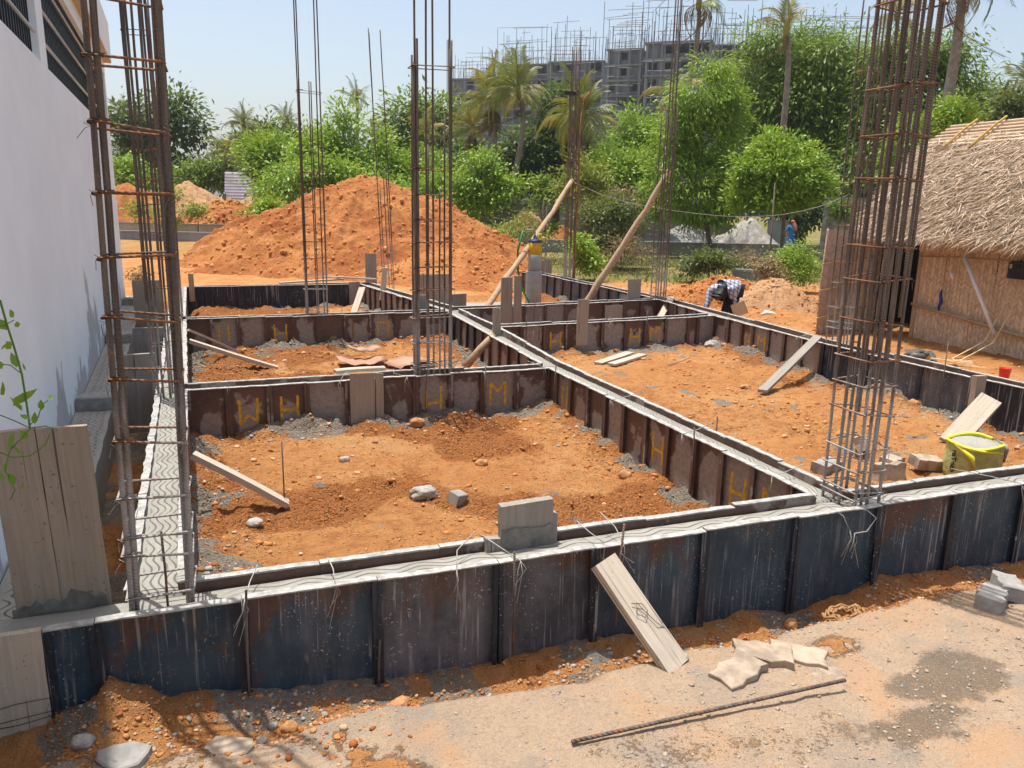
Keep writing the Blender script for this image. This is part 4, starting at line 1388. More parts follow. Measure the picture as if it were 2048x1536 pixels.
def rock_mesh(rx, ry, rz_, mat, seed, sub=2, jag=.25):
    v, f = ico()
    v, f = [Vector(p) for p in v], [tuple(q) for q in f]
    for _ in range(sub):
        mid = {}
        nf = []

        def mp(a, b):
            k = (min(a, b), max(a, b))
            if k not in mid:
                v.append(((v[a] + v[b]) / 2).normalized())
                mid[k] = len(v) - 1
            return mid[k]
        for a, b, c in f:
            ab, bc, ca = mp(a, b), mp(b, c), mp(c, a)
            nf += [(a, ab, ca), (b, bc, ab), (c, ca, bc), (ab, bc, ca)]
        f = nf
    P = np.array(v)
    r = 1 + jag * (fbm(P[:, 0] * 1.6 + seed * 7.1, P[:, 1] * 1.6 + P[:, 2] * 1.3 + seed, 4, seed) - .5) * 2
    # a few flat broken facets
    rr = np.random.default_rng(seed)
    P = P * r[:, None]
    for _ in range(7):
        n = rr.normal(size=3)
        n /= np.linalg.norm(n)
        d = P @ n
        lim = .72 + .15 * rr.random()
        P -= np.outer(np.maximum(d - lim, 0) * .9, n)
    P = P * np.array([rx, ry, rz_])
    return mesh_np('rock', P, np.array(f), MT[mat], False)


def rock(x, y, s, lab, mat='clod', seed=1, name='rock', z=None, cat='rock', jag=.25, rz=0.0):
    zz = (gz(x, y) if z is None else z) + s[2] * .45
    put(name, rock_mesh(*s, mat, seed, 3 if max(s) > .07 else 2, jag), None, (x, y, zz), rz, label=lab, category=cat)


def slab(x, y, r, h, lab, mat, seed):
    q = random.Random(seed)
    m = MB()
    n = 9
    pts = [(r * q.uniform(.7, 1.15) * math.cos(6.283 * k / n), r * .62 * q.uniform(.7, 1.15) * math.sin(6.283 * k / n)) for k in range(n)]
    m.prism(pts, -.04, h, bev=.006)
    put('slab_fragment', m.mesh('slab_fragment', MT[mat]), None, (x, y, gz(x, y) - .004), rot=(.05, -.06, q.uniform(-.4, .4)), label=lab, category='slab')


rock(1.31, 5.24, (.115, .075, .062), 'jagged grey lump of broken concrete in the near pit', 'rubble', 3, 'concrete_lump', jag=.5)
rock(1.76, 7.25, (.085, .06, .055), 'orange stone lying against the brown shutters', 'clod', 5)
rock(7.35, 6.45, (.13, .09, .06), 'solitary orange clod on the smooth right pit floor', 'clod', 8)
rock(.64, 3.06, (.075, .045, .032), 'oblong orange stone at the trench edge in front', 'clod', 12, rz=.5)
rock(.18, 3.08, (.036, .034, .036), 'round orange stone at the trench edge, lower left', 'clod', 14)
rock(.06, 2.98, (.026, .02, .02), 'whitish stone in front of the round orange one', 'rubble', 15)
rock(.11, 3.12, (.024, .02, .018), 'pale stone just left of the round orange one', 'rubble', 16)
rock(2.99, 5.28, (.06, .05, .045), 'orange stone by the foot of the middle beam shutters', 'clod', 18)
rock(2.92, 3.20, (.045, .04, .036), 'small orange stone at the foot of the blue shutters', 'clod', 19)
rock(5.98, 7.75, (.075, .06, .035), 'dark red clod near the grey leaning plank', 'clod', 20)
rock(7.15, 10.15, (.12, .10, .07), 'grey cement lump in the corner below painted HM', 'rubble', 23, 'concrete_lump', jag=.4)
rock(5.62, 5.75, (.06, .04, .045), 'split orange stone left of the broad speckled plank', 'clod', 24)
rock(.92, 6.35, (.05, .035, .03), 'pale stone in the middle of the near pit', 'rubble', 25)
rock(2.0, 5.95, (.06, .045, .035), 'reddish clod in the right half of the near pit', 'clod', 26)
rock(-.60, 3.10, (.055, .04, .03), 'grey flat stone at the foot of the pale end board', 'rubble', 27)
slab(-.45, 2.98, .13, .03, 'broad flat broken slab in the lower left corner', 'pavergrey', 28)
slab(-.08, 2.93, .12, .02, 'thin pinkish slab piece sunk in earth, lower left', 'paver', 29)
rock(3.05, 3.02, (.04, .03, .03), 'white stone cluster mate beside the rope coil', 'stone', 30)
rock(4.02, 2.62, (.05, .035, .03), 'beige stone near the right picture edge', 'paver', 31)
rock(1.98, 2.87, (.05, .03, .02), 'flat cement crumb at the foot of the leaning front plank', 'cement', 32)
rock(.14, 5.25, (.06, .05, .03), 'pale rubble bit beside the near left prop', 'rubble', 33)
rock(2.35, 4.4, (.05, .04, .03), 'grey rubble bit behind the front beam', 'rubble', 34)
m = MB()
m.prism([(-.065, -.045), (.06, -.05), (.068, .04), (-.055, .05)], 0, .085, bev=.006)
put('block_fragment', m.mesh('block_fragment', MT['pavergrey']), None, (1.545, 5.20, gz(1.545, 5.2) - .01), rot=(.25, .2, .7), label='squared grey block fragment right of the jagged concrete lump', category='block')


OCT = (np.array([(1, 0, 0), (-1, 0, 0), (0, 1, 0), (0, -1, 0), (0, 0, 1), (0, 0, -1)], float),
       np.array([(0, 2, 4), (2, 1, 4), (1, 3, 4), (3, 0, 4), (2, 0, 5), (1, 2, 5), (3, 1, 5), (0, 3, 5)]))


def scatter(name, lab_mat, n, region, smin, smax, seed, flat=.7, dens=None, small=False):
    v, f = OCT if small else ico()
    nv = len(v)
    r = np.random.default_rng(seed)
    x0, x1, y0, y1 = region
    X = r.uniform(x0, x1, n)
    Y = r.uniform(y0, y1, n)
    if dens is not None:
        k = r.random(n) < dens(X, Y)
        X, Y = X[k], Y[k]
    n = len(X)
    Z = ground_h(X, Y)
    S = smin * (smax / smin) ** (r.random(n) ** 2.2)
    V = v[None] * (1 + r.uniform(-.42, .30, (n, nv, 1)))
    sc3 = np.stack([S * r.uniform(.8, 1.3, n), S * r.uniform(.7, 1.1, n), S * flat * r.uniform(.6, 1.1, n)], -1)
    V = V * sc3[:, None]
    a = r.uniform(0, 6.28, n)
    ca, sa = np.cos(a)[:, None], np.sin(a)[:, None]
    Vx = V[..., 0] * ca - V[..., 1] * sa
    Vy = V[..., 0] * sa + V[..., 1] * ca
    P = np.stack([Vx + X[:, None], Vy + Y[:, None], V[..., 2] + (Z + sc3[:, 2] * .25)[:, None]], -1)
    F = f[None] + (np.arange(n) * nv)[:, None, None]
    put(name, tint_mesh(name, P.reshape(-1, 3), F.reshape(-1, 3), MT[lab_mat], np.repeat(r.random(n), nv)), None, kind='stuff')


def d_in(X, Y):
    d = face_dist(X, Y)
    return (sstep(X, -.3, -.2) * sstep(d, .03, .08)) * (.12 + .9 * np.exp(-(d / .55) ** 2) + .5 * sstep(fbm(X * 1.4, Y * 1.4, 3, 91), .5, .62))


def d_gr(X, Y):
    d = face_dist(X, Y)
    return sstep(X, -.3, -.2) * sstep(d, .03, .08) * (.03 + np.exp(-(d / .35) ** 2)) * sstep(fbm(X * 1.7, Y * 1.7, 3, 95), .45, .6)


def tint_mesh(name, V, F, mat, tint, smooth=False):
    return mesh_np(name, V, F, mat, smooth, {'tint': ('FLOAT', tint)})


scatter('soil_clods', 'clodt', 7000, (-.25, 7.4, 3.6, 9), .0045, .034, 1, dens=d_in)
scatter('soil_clods', 'clodt', 5500, (-.4, 7.5, 9, 17), .008, .042, 2, dens=d_in)
scatter('soil_clods', 'clodt', 3500, (-.75, 5.2, 2.95, 3.3), .003, .015, 3)
scatter('soil_clods', 'clodt', 1300, (-1.0, .75, 2.0, 3.0), .004, .022, 4, dens=lambda x, y: sstep(x, .75, .2))
scatter('soil_clods', 'clodt', 3500, (7.9, 14, 7, 19), .012, .06, 5, dens=lambda x, y: .4 + 0 * x)
scatter('loose_gravel', 'stone', 6000, (-.25, 7.4, 3.6, 9), .006, .028, 6, dens=d_gr)
scatter('loose_gravel', 'stone', 6000, (-.4, 7.5, 9, 17), .01, .035, 7, dens=d_gr)
scatter('loose_gravel', 'stone', 1500, (-.75, 5.2, 2.98, 3.3), .004, .018, 8, dens=lambda x, y: sstep(fbm(x * 3, y * 3, 3, 13), .42, .6))
scatter('loose_gravel', 'paver', 2600, (-.9, 5.2, 1.95, 3.0), .0025, .013, 9, dens=lambda x, y: .25 + .75 * sstep(x, 1.6, 2.6))
scatter('loose_gravel', 'stone', 1400, (1.0, 5.2, 1.95, 2.95), .0025, .010, 10)

scatter('soil_crumbs', 'clodt', 32000, (-.25, 3.5, 3.56, 7.45), .0025, .011, 61, small=True, dens=lambda x, y: .35 + .65 * sstep(fbm(x * 2.2, y * 2.2, 3, 17), .35, .6))
scatter('soil_crumbs', 'clodt', 18000, (3.6, 7.4, 3.56, 10.2), .004, .012, 62, small=True, dens=lambda x, y: .2 + .6 * sstep(fbm(x * 2.2, y * 2.2, 3, 18), .4, .6))
scatter('soil_crumbs', 'clodt', 7000, (-.4, 3.4, 7.6, 11.8), .005, .015, 63, small=True)
scatter('soil_crumbs', 'clodt', 9000, (-.75, 5.2, 2.97, 3.32), .002, .008, 64, small=True)
scatter('grit', 'paver', 14000, (-.9, 5.4, 1.9, 3.0), .0012, .0045, 65, small=True, dens=lambda x, y: .25 + .75 * sstep(fbm(x * 2.4, y * 2.4, 3, 19), .38, .6))
scatter('grit', 'pavergrey', 8000, (-.9, 5.4, 1.9, 3.0), .0012, .004, 66, small=True, dens=lambda x, y: .25 + .75 * sstep(fbm(x * 2.4, y * 2.4, 3, 20), .38, .6))

# ------------------------------------------------------------------ pavers, sack, rope
ZIG = [(-.112, -.060), (-.066, -.066), (-.028, -.054), (.028, -.067), (.072, -.054), (.110, -.062), (.103, -.004), (.113, .058), (.066, .066), (.028, .053), (-.028, .067), (-.072, .054), (-.112, .060), (-.102, .004)]


def paver(x, y, z, rot, lab, mat='paver', s=1.0, cat='paver', name='zigzag_paver'):
    m = MB()
    q = random.Random(len(lab) * 7 + int(x * 100))
    m.prism([(a * s + q.uniform(-.006, .006), b * s + q.uniform(-.006, .006)) for a, b in ZIG], -.04 * s, .04 * s, bev=.004)
    put(name, m.mesh(name, MT[mat]), None, (x, y, z), rot=rot, label=lab, category=cat, group='zigzag concrete pavers')


zg = gz(5.1, 4.5)
paver(4.98, 4.55, zg + .10, (rad(80), 0, rad(-12)), 'zigzag paver standing on edge, nearest the massive cage', s=1.15)
paver(5.32, 4.85, zg + .05, (.06, .1, .4), 'zigzag paver lying flat between the upright one and the sack', s=1.05)
paver(5.58, 4.72, zg + .06, (0.1, .12, -.2), 'zigzag paver touching the yellow sack', s=1.15)
paver(5.37, 5.25, zg + .09, (rad(60), .2, .7), 'zigzag paver tilted up behind the flat ones', s=1.1)
paver(4.72, 4.95, zg + .04, (.1, 0, .3), 'zigzag paver half hidden behind the massive cage bars', 'pavergrey', s=1.1)
zf = gz(2.3, 2.7)
paver(2.17, 2.68, zf - .012, (.05, -.09, .30), 'pale zigzag paver lying loose left of the broken pair in front', s=1.2)
paver(2.375, 2.76, zf - .012, (.05, -.05, -.62), 'pale zigzag paver with earthy edges in the middle of the front group', s=1.25)
paver(2.545, 2.715, zf - .028, (.02, .05, -.68), 'pale zigzag paver half covered by orange soil in front', s=1.2)
paver(2.36, 2.575, zf - .040, (.0, .0, .2), 'sunken zigzag paver nearest the loose rod', s=1.0)
paver(2.57, 2.545, zf - .044, (.0, .0, .25), 'sunken zigzag paver right of the one nearest the rod', s=1.0)
paver(3.92, 2.78, gz(3.9, 2.78) + .035, (.05, .05, .5), 'dark grey zigzag paver near the right picture edge', 'pavergrey', 1.05)
paver(4.12, 2.84, gz(4.1, 2.84) + .04, (.1, .05, .9), 'dark grey zigzag paver cut by the right picture edge', 'pavergrey', 1.05)

t = thing('cement_sack', 'cut-down yellow green sack heaped with wet cement, black letters on its side', 'sack', (5.83, 4.50, gz(5.83, 4.5) - .01), .25)
m = MB()
nk = 40
prof = [(.225, 0), (.24, .06), (.243, .14), (.238, .22), (.236, .28), (.232, .315)]
for i, (r, z) in enumerate(prof):
    for k in range(nk):
        a = 2 * math.pi * k / nk
        rr = r * (1 + .022 * math.sin(a * 7 + z * 9) + .014 * math.sin(a * 17 - z * 14) + random.uniform(-.010, .010))
        m.v.append((rr * math.cos(a), rr * math.sin(a) * .86, z))
for i in range(len(prof) - 1):
    for k in range(nk):
        m.f.append((i * nk + k, i * nk + (k + 1) % nk, (i + 1) * nk + (k + 1) % nk, (i + 1) * nk + k))
        m.uv.append(None)
m.f.append(tuple(range(nk))[::-1])
m.uv.append(None)
put('sack_side', m.mesh('sack_side', MT['bag'], True), t)
m = MB()
ring = []
for k in range(37):
    a = 2 * math.pi * (k / 36) * .80 + rad(-8)
    ring.append((.236 * math.cos(a), .205 * math.sin(a), .315 + .012 * math.sin(a * 3)))
m.tube(ring, .014, 6)
m.tube([ring[22], (-.24, -.10, .24), (-.225, -.13, .16)], [.016, .02, .006], 6)
m.tube([ring[24], (-.20, -.14, .30), (-.10, -.19, .285), (.02, -.212, .265)], [.014, .012, .012, .006], 6)
put('folded_rim', m.mesh('folded_rim', MT['bagrim'], True), t)
m = MB()
rr_, pts_ = 12, []
m.v.append((0.03, 0, .335))
for i in range(1, 7):
    for k in range(nk):
        a = 2 * math.pi * k / nk
        q = .225 * i / 6
        over = .02 if (i == 6 and -1.0 < math.atan2(math.sin(a), math.cos(a)) < .9) else 0
        m.v.append(((q + over) * math.cos(a), (q + over) * .88 * math.sin(a), .335 - .05 * (i / 6) ** 3 + random.uniform(-.006, .006)))
for k in range(nk):
    m.f.append((0, 1 + k, 1 + (k + 1) % nk))
    for i in range(5):
        m.f.append((1 + i * nk + k, 1 + (i + 1) * nk + k, 1 + (i + 1) * nk + (k + 1) % nk, 1 + i * nk + (k + 1) % nk))
m.uv = [None] * len(m.f)
for k in range(14):
    a = -1.0 + k * .14
    l = random.uniform(.04, .15)
    m.tube([(.235 * math.cos(a), .208 * math.sin(a), .30), (.252 * math.cos(a), .218 * math.sin(a), .27), (.25 * math.cos(a), .218 * math.sin(a), .30 - l)], [.024, .024, .008], 6)
put('wet_cement', m.mesh('wet_cement', MT['cement'], True), t)
# print on the sack, letters reading downwards
def text_mesh(body, size, depth=.001, bold=.0):
    cu = bpy.data.curves.new('txt', 'FONT')
    cu.body = body
    cu.size = size
    cu.extrude = depth
    cu.offset = bold
    cu.align_x = 'CENTER'
    cu.align_y = 'CENTER'
    ob = bpy.data.objects.new('txt', cu)
    COL.objects.link(ob)
    bpy.context.view_layer.update()
    me = bpy.data.meshes.new_from_object(ob.evaluated_get(bpy.context.evaluated_depsgraph_get()))
    bpy.data.objects.remove(ob)
    return me


me = text_mesh('raTech', .068, .0008, .002)
a0 = rad(-177) - .25
for v in me.vertices:
    x, y, z = v.co
    ang = a0 + y / .24
    v.co = Vector(((.2475 + z) * math.cos(ang), (.2475 + z) * .865 * math.sin(ang) - .001, .175 - x))
me.materials.append(MT['ink'])
put('printed_letters', me, t)

m = MB()
pts = []
for k in range(120):
    a = k / 120 * 2 * math.pi * 5
    q = .045 + .06 * (k / 120) + .008 * math.sin(k * 1.3)
    pts.append((q * 1.3 * math.cos(a), q * .75 * math.sin(a), .012 + .028 * abs(math.sin(a * .7)) + .008 * (k % 3)))
m.tube(pts, .0075, 6)
put('rope_coil', m.mesh('rope_coil', MT['coir'], True), None, (3.10, 3.0, gz(3.10, 3.0) + .012), label='small coil of brown coir rope at the trench edge', category='rope')

# ------------------------------------------------------------------ white house on the left
# wall line x = -.92 - .042 y ; local x runs along the wall, local -y is the outside
hA, hB = Vector((-.92 - .042 * 1.2, 1.2, 0)), Vector((-.92 - .042 * 16.35, 16.35, 0))
HL = (hB - hA).length
hz = math.atan2((hB - hA).y, (hB - hA).x)
hs = thing('white_house', 'white plastered house with barred balcony openings, close on the left', 'house', hA, hz)


def hy(Y):
    return (Y - 1.2) * HL / (16.35 - 1.2)


m = MB()
S = 2.76
m.box(0, HL, .0, .25, -.7, S)                                  # wall below the sill
m.box(0, hy(5.2), .001, .25, S + .002, 3.72)
m.box(hy(7.95), hy(8.38), .0, .25, S + .002, 3.72)             # pier between openings
m.box(HL - .28, HL, .002, .25, S + .002, 3.72)
m.box(0, HL, -.0, .25, 3.722, 6.2)
put('wall', m.mesh('wall', MT['house']), hs)
m = MB()
m.box(HL - .25, HL - .002, .252, 6, -.7, 6.2)                     # return wall at far end
put('end_wall', m.mesh('end_wall', MT['house']), hs)
m = MB()
m.box(hy(8.9), HL + .05, -.12, -.002, 3.95, 4.6)
put('sunshade', m.mesh('sunshade', MT['house']), hs)
m = MB()
m.box(hy(8.9) + .02, HL + .04, -.115, -.003, 3.93, 3.948)
put('soffit', m.mesh('soffit', MT['beige']), hs)
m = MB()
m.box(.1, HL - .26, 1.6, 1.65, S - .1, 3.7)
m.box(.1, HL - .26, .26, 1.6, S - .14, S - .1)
put('dark_room', m.mesh('dark_room', MT['dark']), hs)  # back and floor sheets coloured near-black in place of room shade
for k, (a, b) in enumerate(((hy(5.25), hy(7.9)), (hy(8.43), HL - .3))):
    g = put('window_grille', None, hs, (0, 0, 0))
    n = int((b - a) / .115)
    bm_ = MB()
    bm_.box(-.011, .011, .05, .072, S, 3.72)
    bme = bm_.mesh('grille_bar', MT['grille'])
    for i in range(n + 1):
        put('grille_bar', bme, g, (a + (b - a) * i / n, 0, 0))
    mm = MB()
    mm.box(a, b, .075, .095, S + .06, S + .10)
    mm.box(a, b, .075, .095, 3.2, 3.24)
    put('flat_bar', mm.mesh('flat_bar', MT['grille']), g)
    for z in (S + .22, S + .50, S + .78):
        mm = MB()
        mm.tube([(a, .02, z), ((a + b) / 2, .02, z), (b, .02, z)], .013, 8)
        put('steel_rail', mm.mesh('steel_rail', MT['rail'], True), g)

# plinth ledge at the foot of the house with scratched concrete
t = thing('plinth_ledge', 'low concrete ledge along the foot of the white house with tight wavy scratches', 'ledge', (0, 0, 0))
a, b = Vector((-.92 - .042 * 3.6 + .005, 3.6, 0)), Vector((-.92 - .042 * 16.5 + .005, 16.5, 0))
L = (b - a).length
m = MB()
w2 = .29
us = np.linspace(0, L, 80)
vs, fs, uvs = [], [], []
for u in us:
    for v, z in ((-w2, -.62), (-w2 + random.uniform(-.006, .006), -.2), (-.002, -.195)):
        vs.append((u, v, z))
for i in range(len(us) - 1):
    o = 3 * i
    fs += [(o, o + 3, o + 4, o + 1), (o + 1, o + 4, o + 5, o + 2)]
    uvs += [[(0, 0)] * 4, [(us[i], .0), (us[i + 1], .0), (us[i + 1], .205), (us[i], .205)]]
m.add(vs, fs, uvs)
me = m.mesh('ledge_top', MT['conc'])
at_ = me.attributes.new('wave', 'FLOAT_COLOR', 'POINT')
for q in at_.data:
    q.color = (34, .02, 26, 1)
put('ledge_top', me, t, a, math.atan2((b - a).y, (b - a).x))
for Y, lab in ((7.75, 'nearest'), (11.3, 'middle'), (15.2, 'farthest')):
    x = -.92 - .042 * Y + .165
    m = MB()
    m.prism([(-.145, -.10), (-.05, -.085), (.05, -.11), (.145, -.09), (.14, .09), (-.14, .1)], 0, .12, bev=.012)
    put('ledge_block', m.mesh('ledge_block', MT['pavergrey']), None, (x, Y, -.195), rz=-.04, label='grey paver block lying across the house ledge, %s of three' % lab, category='block', group='blocks on the house ledge')

# ------------------------------------------------------------------ vine at the left edge
t = thing('vine', 'thin green climbing vine with heart leaves in front of the white wall', 'vine', at(10, 900, 2.75))
o0 = Vector(t.location)
stems = [[(0, 600), (14, 650), (30, 700), (44, 750), (52, 800), (58, 842), (60, 860)], [(60, 856), (90, 852), (112, 858)], [(0, 830), (30, 842), (60, 856)],
         [(-6, 655), (10, 650), (28, 640)], [(0, 905), (25, 915), (60, 912), (90, 890), (100, 868)], [(60, 858), (40, 880), (20, 900), (10, 940), (30, 980), (20, 1000)], [(40, 745), (20, 730), (-4, 728)], [(60, 850), (76, 835), (84, 810), (96, 800)]]
for i, s in enumerate(stems):
    m = MB()
    D = 2.75 + .04 * math.sin(i * 2.1)
    m.tube([at(x, y, D + .02 * math.sin(k * 1.7 + i)) - o0 for k, (x, y) in enumerate(s)], .0038 if i == 0 else .0019, 6)
    put('stem', m.mesh('stem', MT['leafA'], True), t)
lm = MB()
P = [(0, 0), (.35, .30), (.30, .62), (0, 1.05), (-.30, .62), (-.35, .30)]
lm.add([(0, .45, -.10)] + [(x, y, .05 * abs(x) * 3) for x, y in P], [(0, 1 + i, 1 + (i + 1) % 6) for i in range(6)])
lme = lm.mesh('leaf', MT['leafA'], True)
q = lme.attributes.new('tint', 'FLOAT', 'POINT')
for k in q.data:
    k.value = .25
for (x, y, s) in [(28, 635, 15), (14, 660, 22), (36, 655, 12), (22, 698, 17), (4, 738, 18), (34, 735, 24), (52, 742, 14), (8, 790, 26), (26, 812, 42), (44, 822, 26), (70, 848, 18), (58, 838, 14), (84, 820, 16), (100, 800, 10), (20, 900, 30), (44, 912, 22), (4, 960, 34), (30, 968, 20), (12, 940, 16), (42, 980, 14), (0, 700, 20), (56, 878, 16), (84, 898, 10)]:
    o = put('leaf', lme, t, at(x, y, 2.73 + random.uniform(-.05, .05)) - o0, rot=(rad(random.uniform(30, 110)), random.uniform(-.6, .6), random.uniform(-2.5, 2.5)))
    o.scale = (s * m_per_px(2.75) * 1.35,) * 3

# ------------------------------------------------------------------ thatched hut
hut = thing('thatched_hut', 'palm thatched hut with woven leaf walls and a dark doorway', 'hut', (11.2, 9.0, 0))
HO = Vector((11.2, 9.0, 0))


def tint_mesh(name, V, F, mat, tint, smooth=False):
    return mesh_np(name, V, F, mat, smooth, {'tint': ('FLOAT', tint)})


def weave_mesh(w, h, mat, seed, su=.072, sv=.036):
    """herringbone woven leaf mat in local x (0..w), z (0..h), facing -y"""
    r = np.random.default_rng(seed)
    V, F, T = [], [], []

    def strip(cx, cz, ang, ln, wd, lift):
        c, s = math.cos(ang), math.sin(ang)
        o = len(V)
        q = []
        for a, b, e in ((-.5, -.5, 0.002), (.5, -.5, -lift), (.5, .5, -lift - .003), (-.5, .5, -.001)):
            x, z = a * ln, b * wd
            q.append((min(max(cx + x * c - z * s, -.03), w + .03), e - .003 + r.uniform(-.002, .002), min(max(cz + x * s + z * c, -.02), h + .02)))
        mid = [(q[0][i] + q[1][i] + q[2][i] + q[3][i]) / 4 for i in range(3)]
        mid[1] -= .007
        V.extend(q + [tuple(mid)])
        F.extend([(o, o + 1, o + 4), (o + 1, o + 2, o + 4), (o + 2, o + 3, o + 4), (o + 3, o, o + 4)])
        T.extend([r.uniform(0, 1)] * 5)
    nxs, nzs = int(w / su) + 1, int(h / sv) + 1
    for i in range(nxs):
        for j in range(nzs):
            cx = (i + .5) * w / nxs
            cz = (j + .5) * h / nzs
            strip(cx + r.uniform(-.004, .004), cz, (.72 if i % 2 else -.72) + r.uniform(-.1, .1), su * 1.5, sv * .66, .011)
    b = len(V)
    V.extend([(0, .006, 0), (w, .006, 0), (w, .006, h), (0, .006, h), (0, .012, 0), (w, .012, 0), (w, .012, h), (0, .012, h)])
    F.extend([(b, b + 1, b + 2), (b, b + 2, b + 3), (b + 5, b + 4, b + 7), (b + 5, b + 7, b + 6)])
    T.extend([3.0] * 8)
    return tint_mesh('woven_mat', V, F, MT[mat], T)


# front wall faces -x : local x of a mat runs from far to near
rot_front = math.atan2(-1, 0)
y = 10.12
k = 0
while y > 5.6:
    wmat = .40 + .07 * random.random()
    o = put('woven_mat', weave_mesh(wmat + .02, 1.72 + random.uniform(-.05, .05), 'weave', 100 + k), hut, Vector((11.2 + random.uniform(-.012, .012), y, -.5)) - HO, rot_front)
    o.rotation_euler = (random.uniform(-.015, .015), random.uniform(-.02, .02), rot_front)
    y -= wmat
    k += 1
o = put('woven_mat', weave_mesh(.95, .42, 'weave', 140, .05, .03), hut, Vector((11.13, 10.15, 1.0)) - HO, rot_front, label='upper valance mat under the eave')
o = put('woven_mat', weave_mesh(3.6, .32, 'weave', 141, .05, .03), hut, Vector((11.14, 9.25, 1.05)) - HO, rot_front)
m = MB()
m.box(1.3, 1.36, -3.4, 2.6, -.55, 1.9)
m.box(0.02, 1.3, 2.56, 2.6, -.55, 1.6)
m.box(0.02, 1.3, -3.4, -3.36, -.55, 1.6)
put('inner_wall', m.mesh('inner_wall', MT['dark']), hut)  # inside walls coloured near-black so shade in the doorway is painted
m = MB()
m.box(-.02, .06, 1.12, 1.19, -.55, 1.5)
put('door_post', m.mesh('door_post', MT['pole']), hut)
o = put('woven_mat', weave_mesh(.55, 1.7, 'weave', 150), hut, Vector((11.2, 11.62, -.5)) - HO, rot_front)
# horizontal poles and cord across the wall
m = MB()
m.tube([(-.08, 1.15, .12), (-.08, .2, .02), (-.08, -.8, -.10), (-.08, -2.6, -.2)], .028, 8)
put('wall_pole', m.mesh('wall_pole', MT['pole'], True), hut)
m = MB()
m.tube([(-.09, 1.1, .93), (-.09, .3, .96), (-.09, -.8, .98), (-.09, -2.6, .98)], .012, 6)
put('wall_pole', m.mesh('wall_pole', MT['pole'], True), hut)
# roof: base sheet plus thousands of loose straws
E0, E1 = Vector((10.72, 11.12, 1.30)), Vector((10.72, 5.2, 1.22))
R0, R1 = Vector((12.55, 11.35, 2.98)), Vector((12.55, 5.2, 3.02))
nu, nv = 40, 22
V = []
for j in range(nv + 1):
    for i in range(nu + 1):
        p = E0.lerp(E1, i / nu).lerp(R0.lerp(R1, i / nu), j / nv)
        p = p + Vector((-.5, 0, .5)) * (.08 * math.sin(j / nv * math.pi) - .0)
        V.append(p - HO + Vector((0, 0, random.uniform(-.02, .02))))
F = [(j * (nu + 1) + i, j * (nu + 1) + i + 1, (j + 1) * (nu + 1) + i + 1, (j + 1) * (nu + 1) + i) for j in range(nv) for i in range(nu)]
put('roof_thatch_bed', tint_mesh('roof_thatch_bed', V, F, MT['straw'], [.55 + .3 * random.random() for _ in V]), hut)
V2 = [(p + HO) for p in V]
bk0, bk1 = Vector((14.4, 11.6, 1.22)), Vector((14.4, 5.2, 1.22))
m = MB()
m.add([R0 - HO, R1 - HO, bk1 - HO, bk0 - HO, E0 + Vector((.1, -.12, 0)) - HO], [(0, 1, 2, 3), (0, 3, 4)])
me = m.mesh('roof_back', MT['straw'])
q = me.attributes.new('tint', 'FLOAT', 'POINT')
put('roof_back', me, hut)
N = 16500
rs = np.random.default_rng(5)
uu, tt = rs.random(N), rs.random(N)
row = np.floor(tt * 17) / 17 + rs.normal(0, .014, N)
row = np.clip(row, -.03, 1.0)
E0a, E1a, R0a, R1a = (np.array(p) for p in (E0, E1, R0, R1))
base = (E0a + (E1a - E0a) * uu[:, None]) * (1 - row[:, None]) + (R0a + (R1a - R0a) * uu[:, None]) * row[:, None]
slope = (E0a - R0a) / np.linalg.norm(E0a - R0a)
slope[1] = 0
slope /= np.linalg.norm(slope)
along = np.array([0, 1.0, 0])
nrm = np.cross(along, slope)
nrm = nrm * np.sign(nrm[2])
ang = rs.normal(.45, .6, N)
wild = rs.random(N) < .22
ang[wild] = rs.uniform(-1.57, 1.57, wild.sum())
ln = rs.uniform(.16, .5, N) * (1 - .0 * wild)
d = slope[None] * np.cos(ang)[:, None] + along[None] * np.sin(ang)[:, None]
base = base + nrm[None] * (.07 * np.sin(np.clip(row, 0, 1) * np.pi) * 1.0 + rs.uniform(.01, .085, N))[:, None]
side = np.cross(d, nrm[None])
wd = (.003 + .009 * rs.random(N) ** 2)[:, None]
up0 = rs.uniform(-.005, .01, N)[:, None]
tip = base + d * ln[:, None] + nrm[None] * rs.uniform(-.02, .08, N)[:, None] + np.array([0, 0, -1.0]) * (rs.random(N) ** 3 * .06)[:, None]
midp = base + d * (ln * .5)[:, None] + nrm[None] * rs.uniform(.0, .03, N)[:, None]
PV = np.stack([base - side * wd, base + side * wd, base + nrm[None] * wd, midp - side * wd, midp + side * wd, midp + nrm[None] * wd, tip], 1) - np.array(HO)
FT = np.array([(0, 3, 5), (0, 5, 2), (2, 5, 4), (2, 4, 1), (1, 4, 3), (1, 3, 0), (3, 6, 5), (5, 6, 4), (4, 6, 3)])
FF = FT[None] + (np.arange(N) * 7)[:, None, None]
put('thatch_straw', tint_mesh('thatch_straw', PV.reshape(-1, 3), FF.reshape(-1, 3), MT['straw'], np.repeat(rs.random(N) ** 1.6, 7)), hut, kind='stuff')
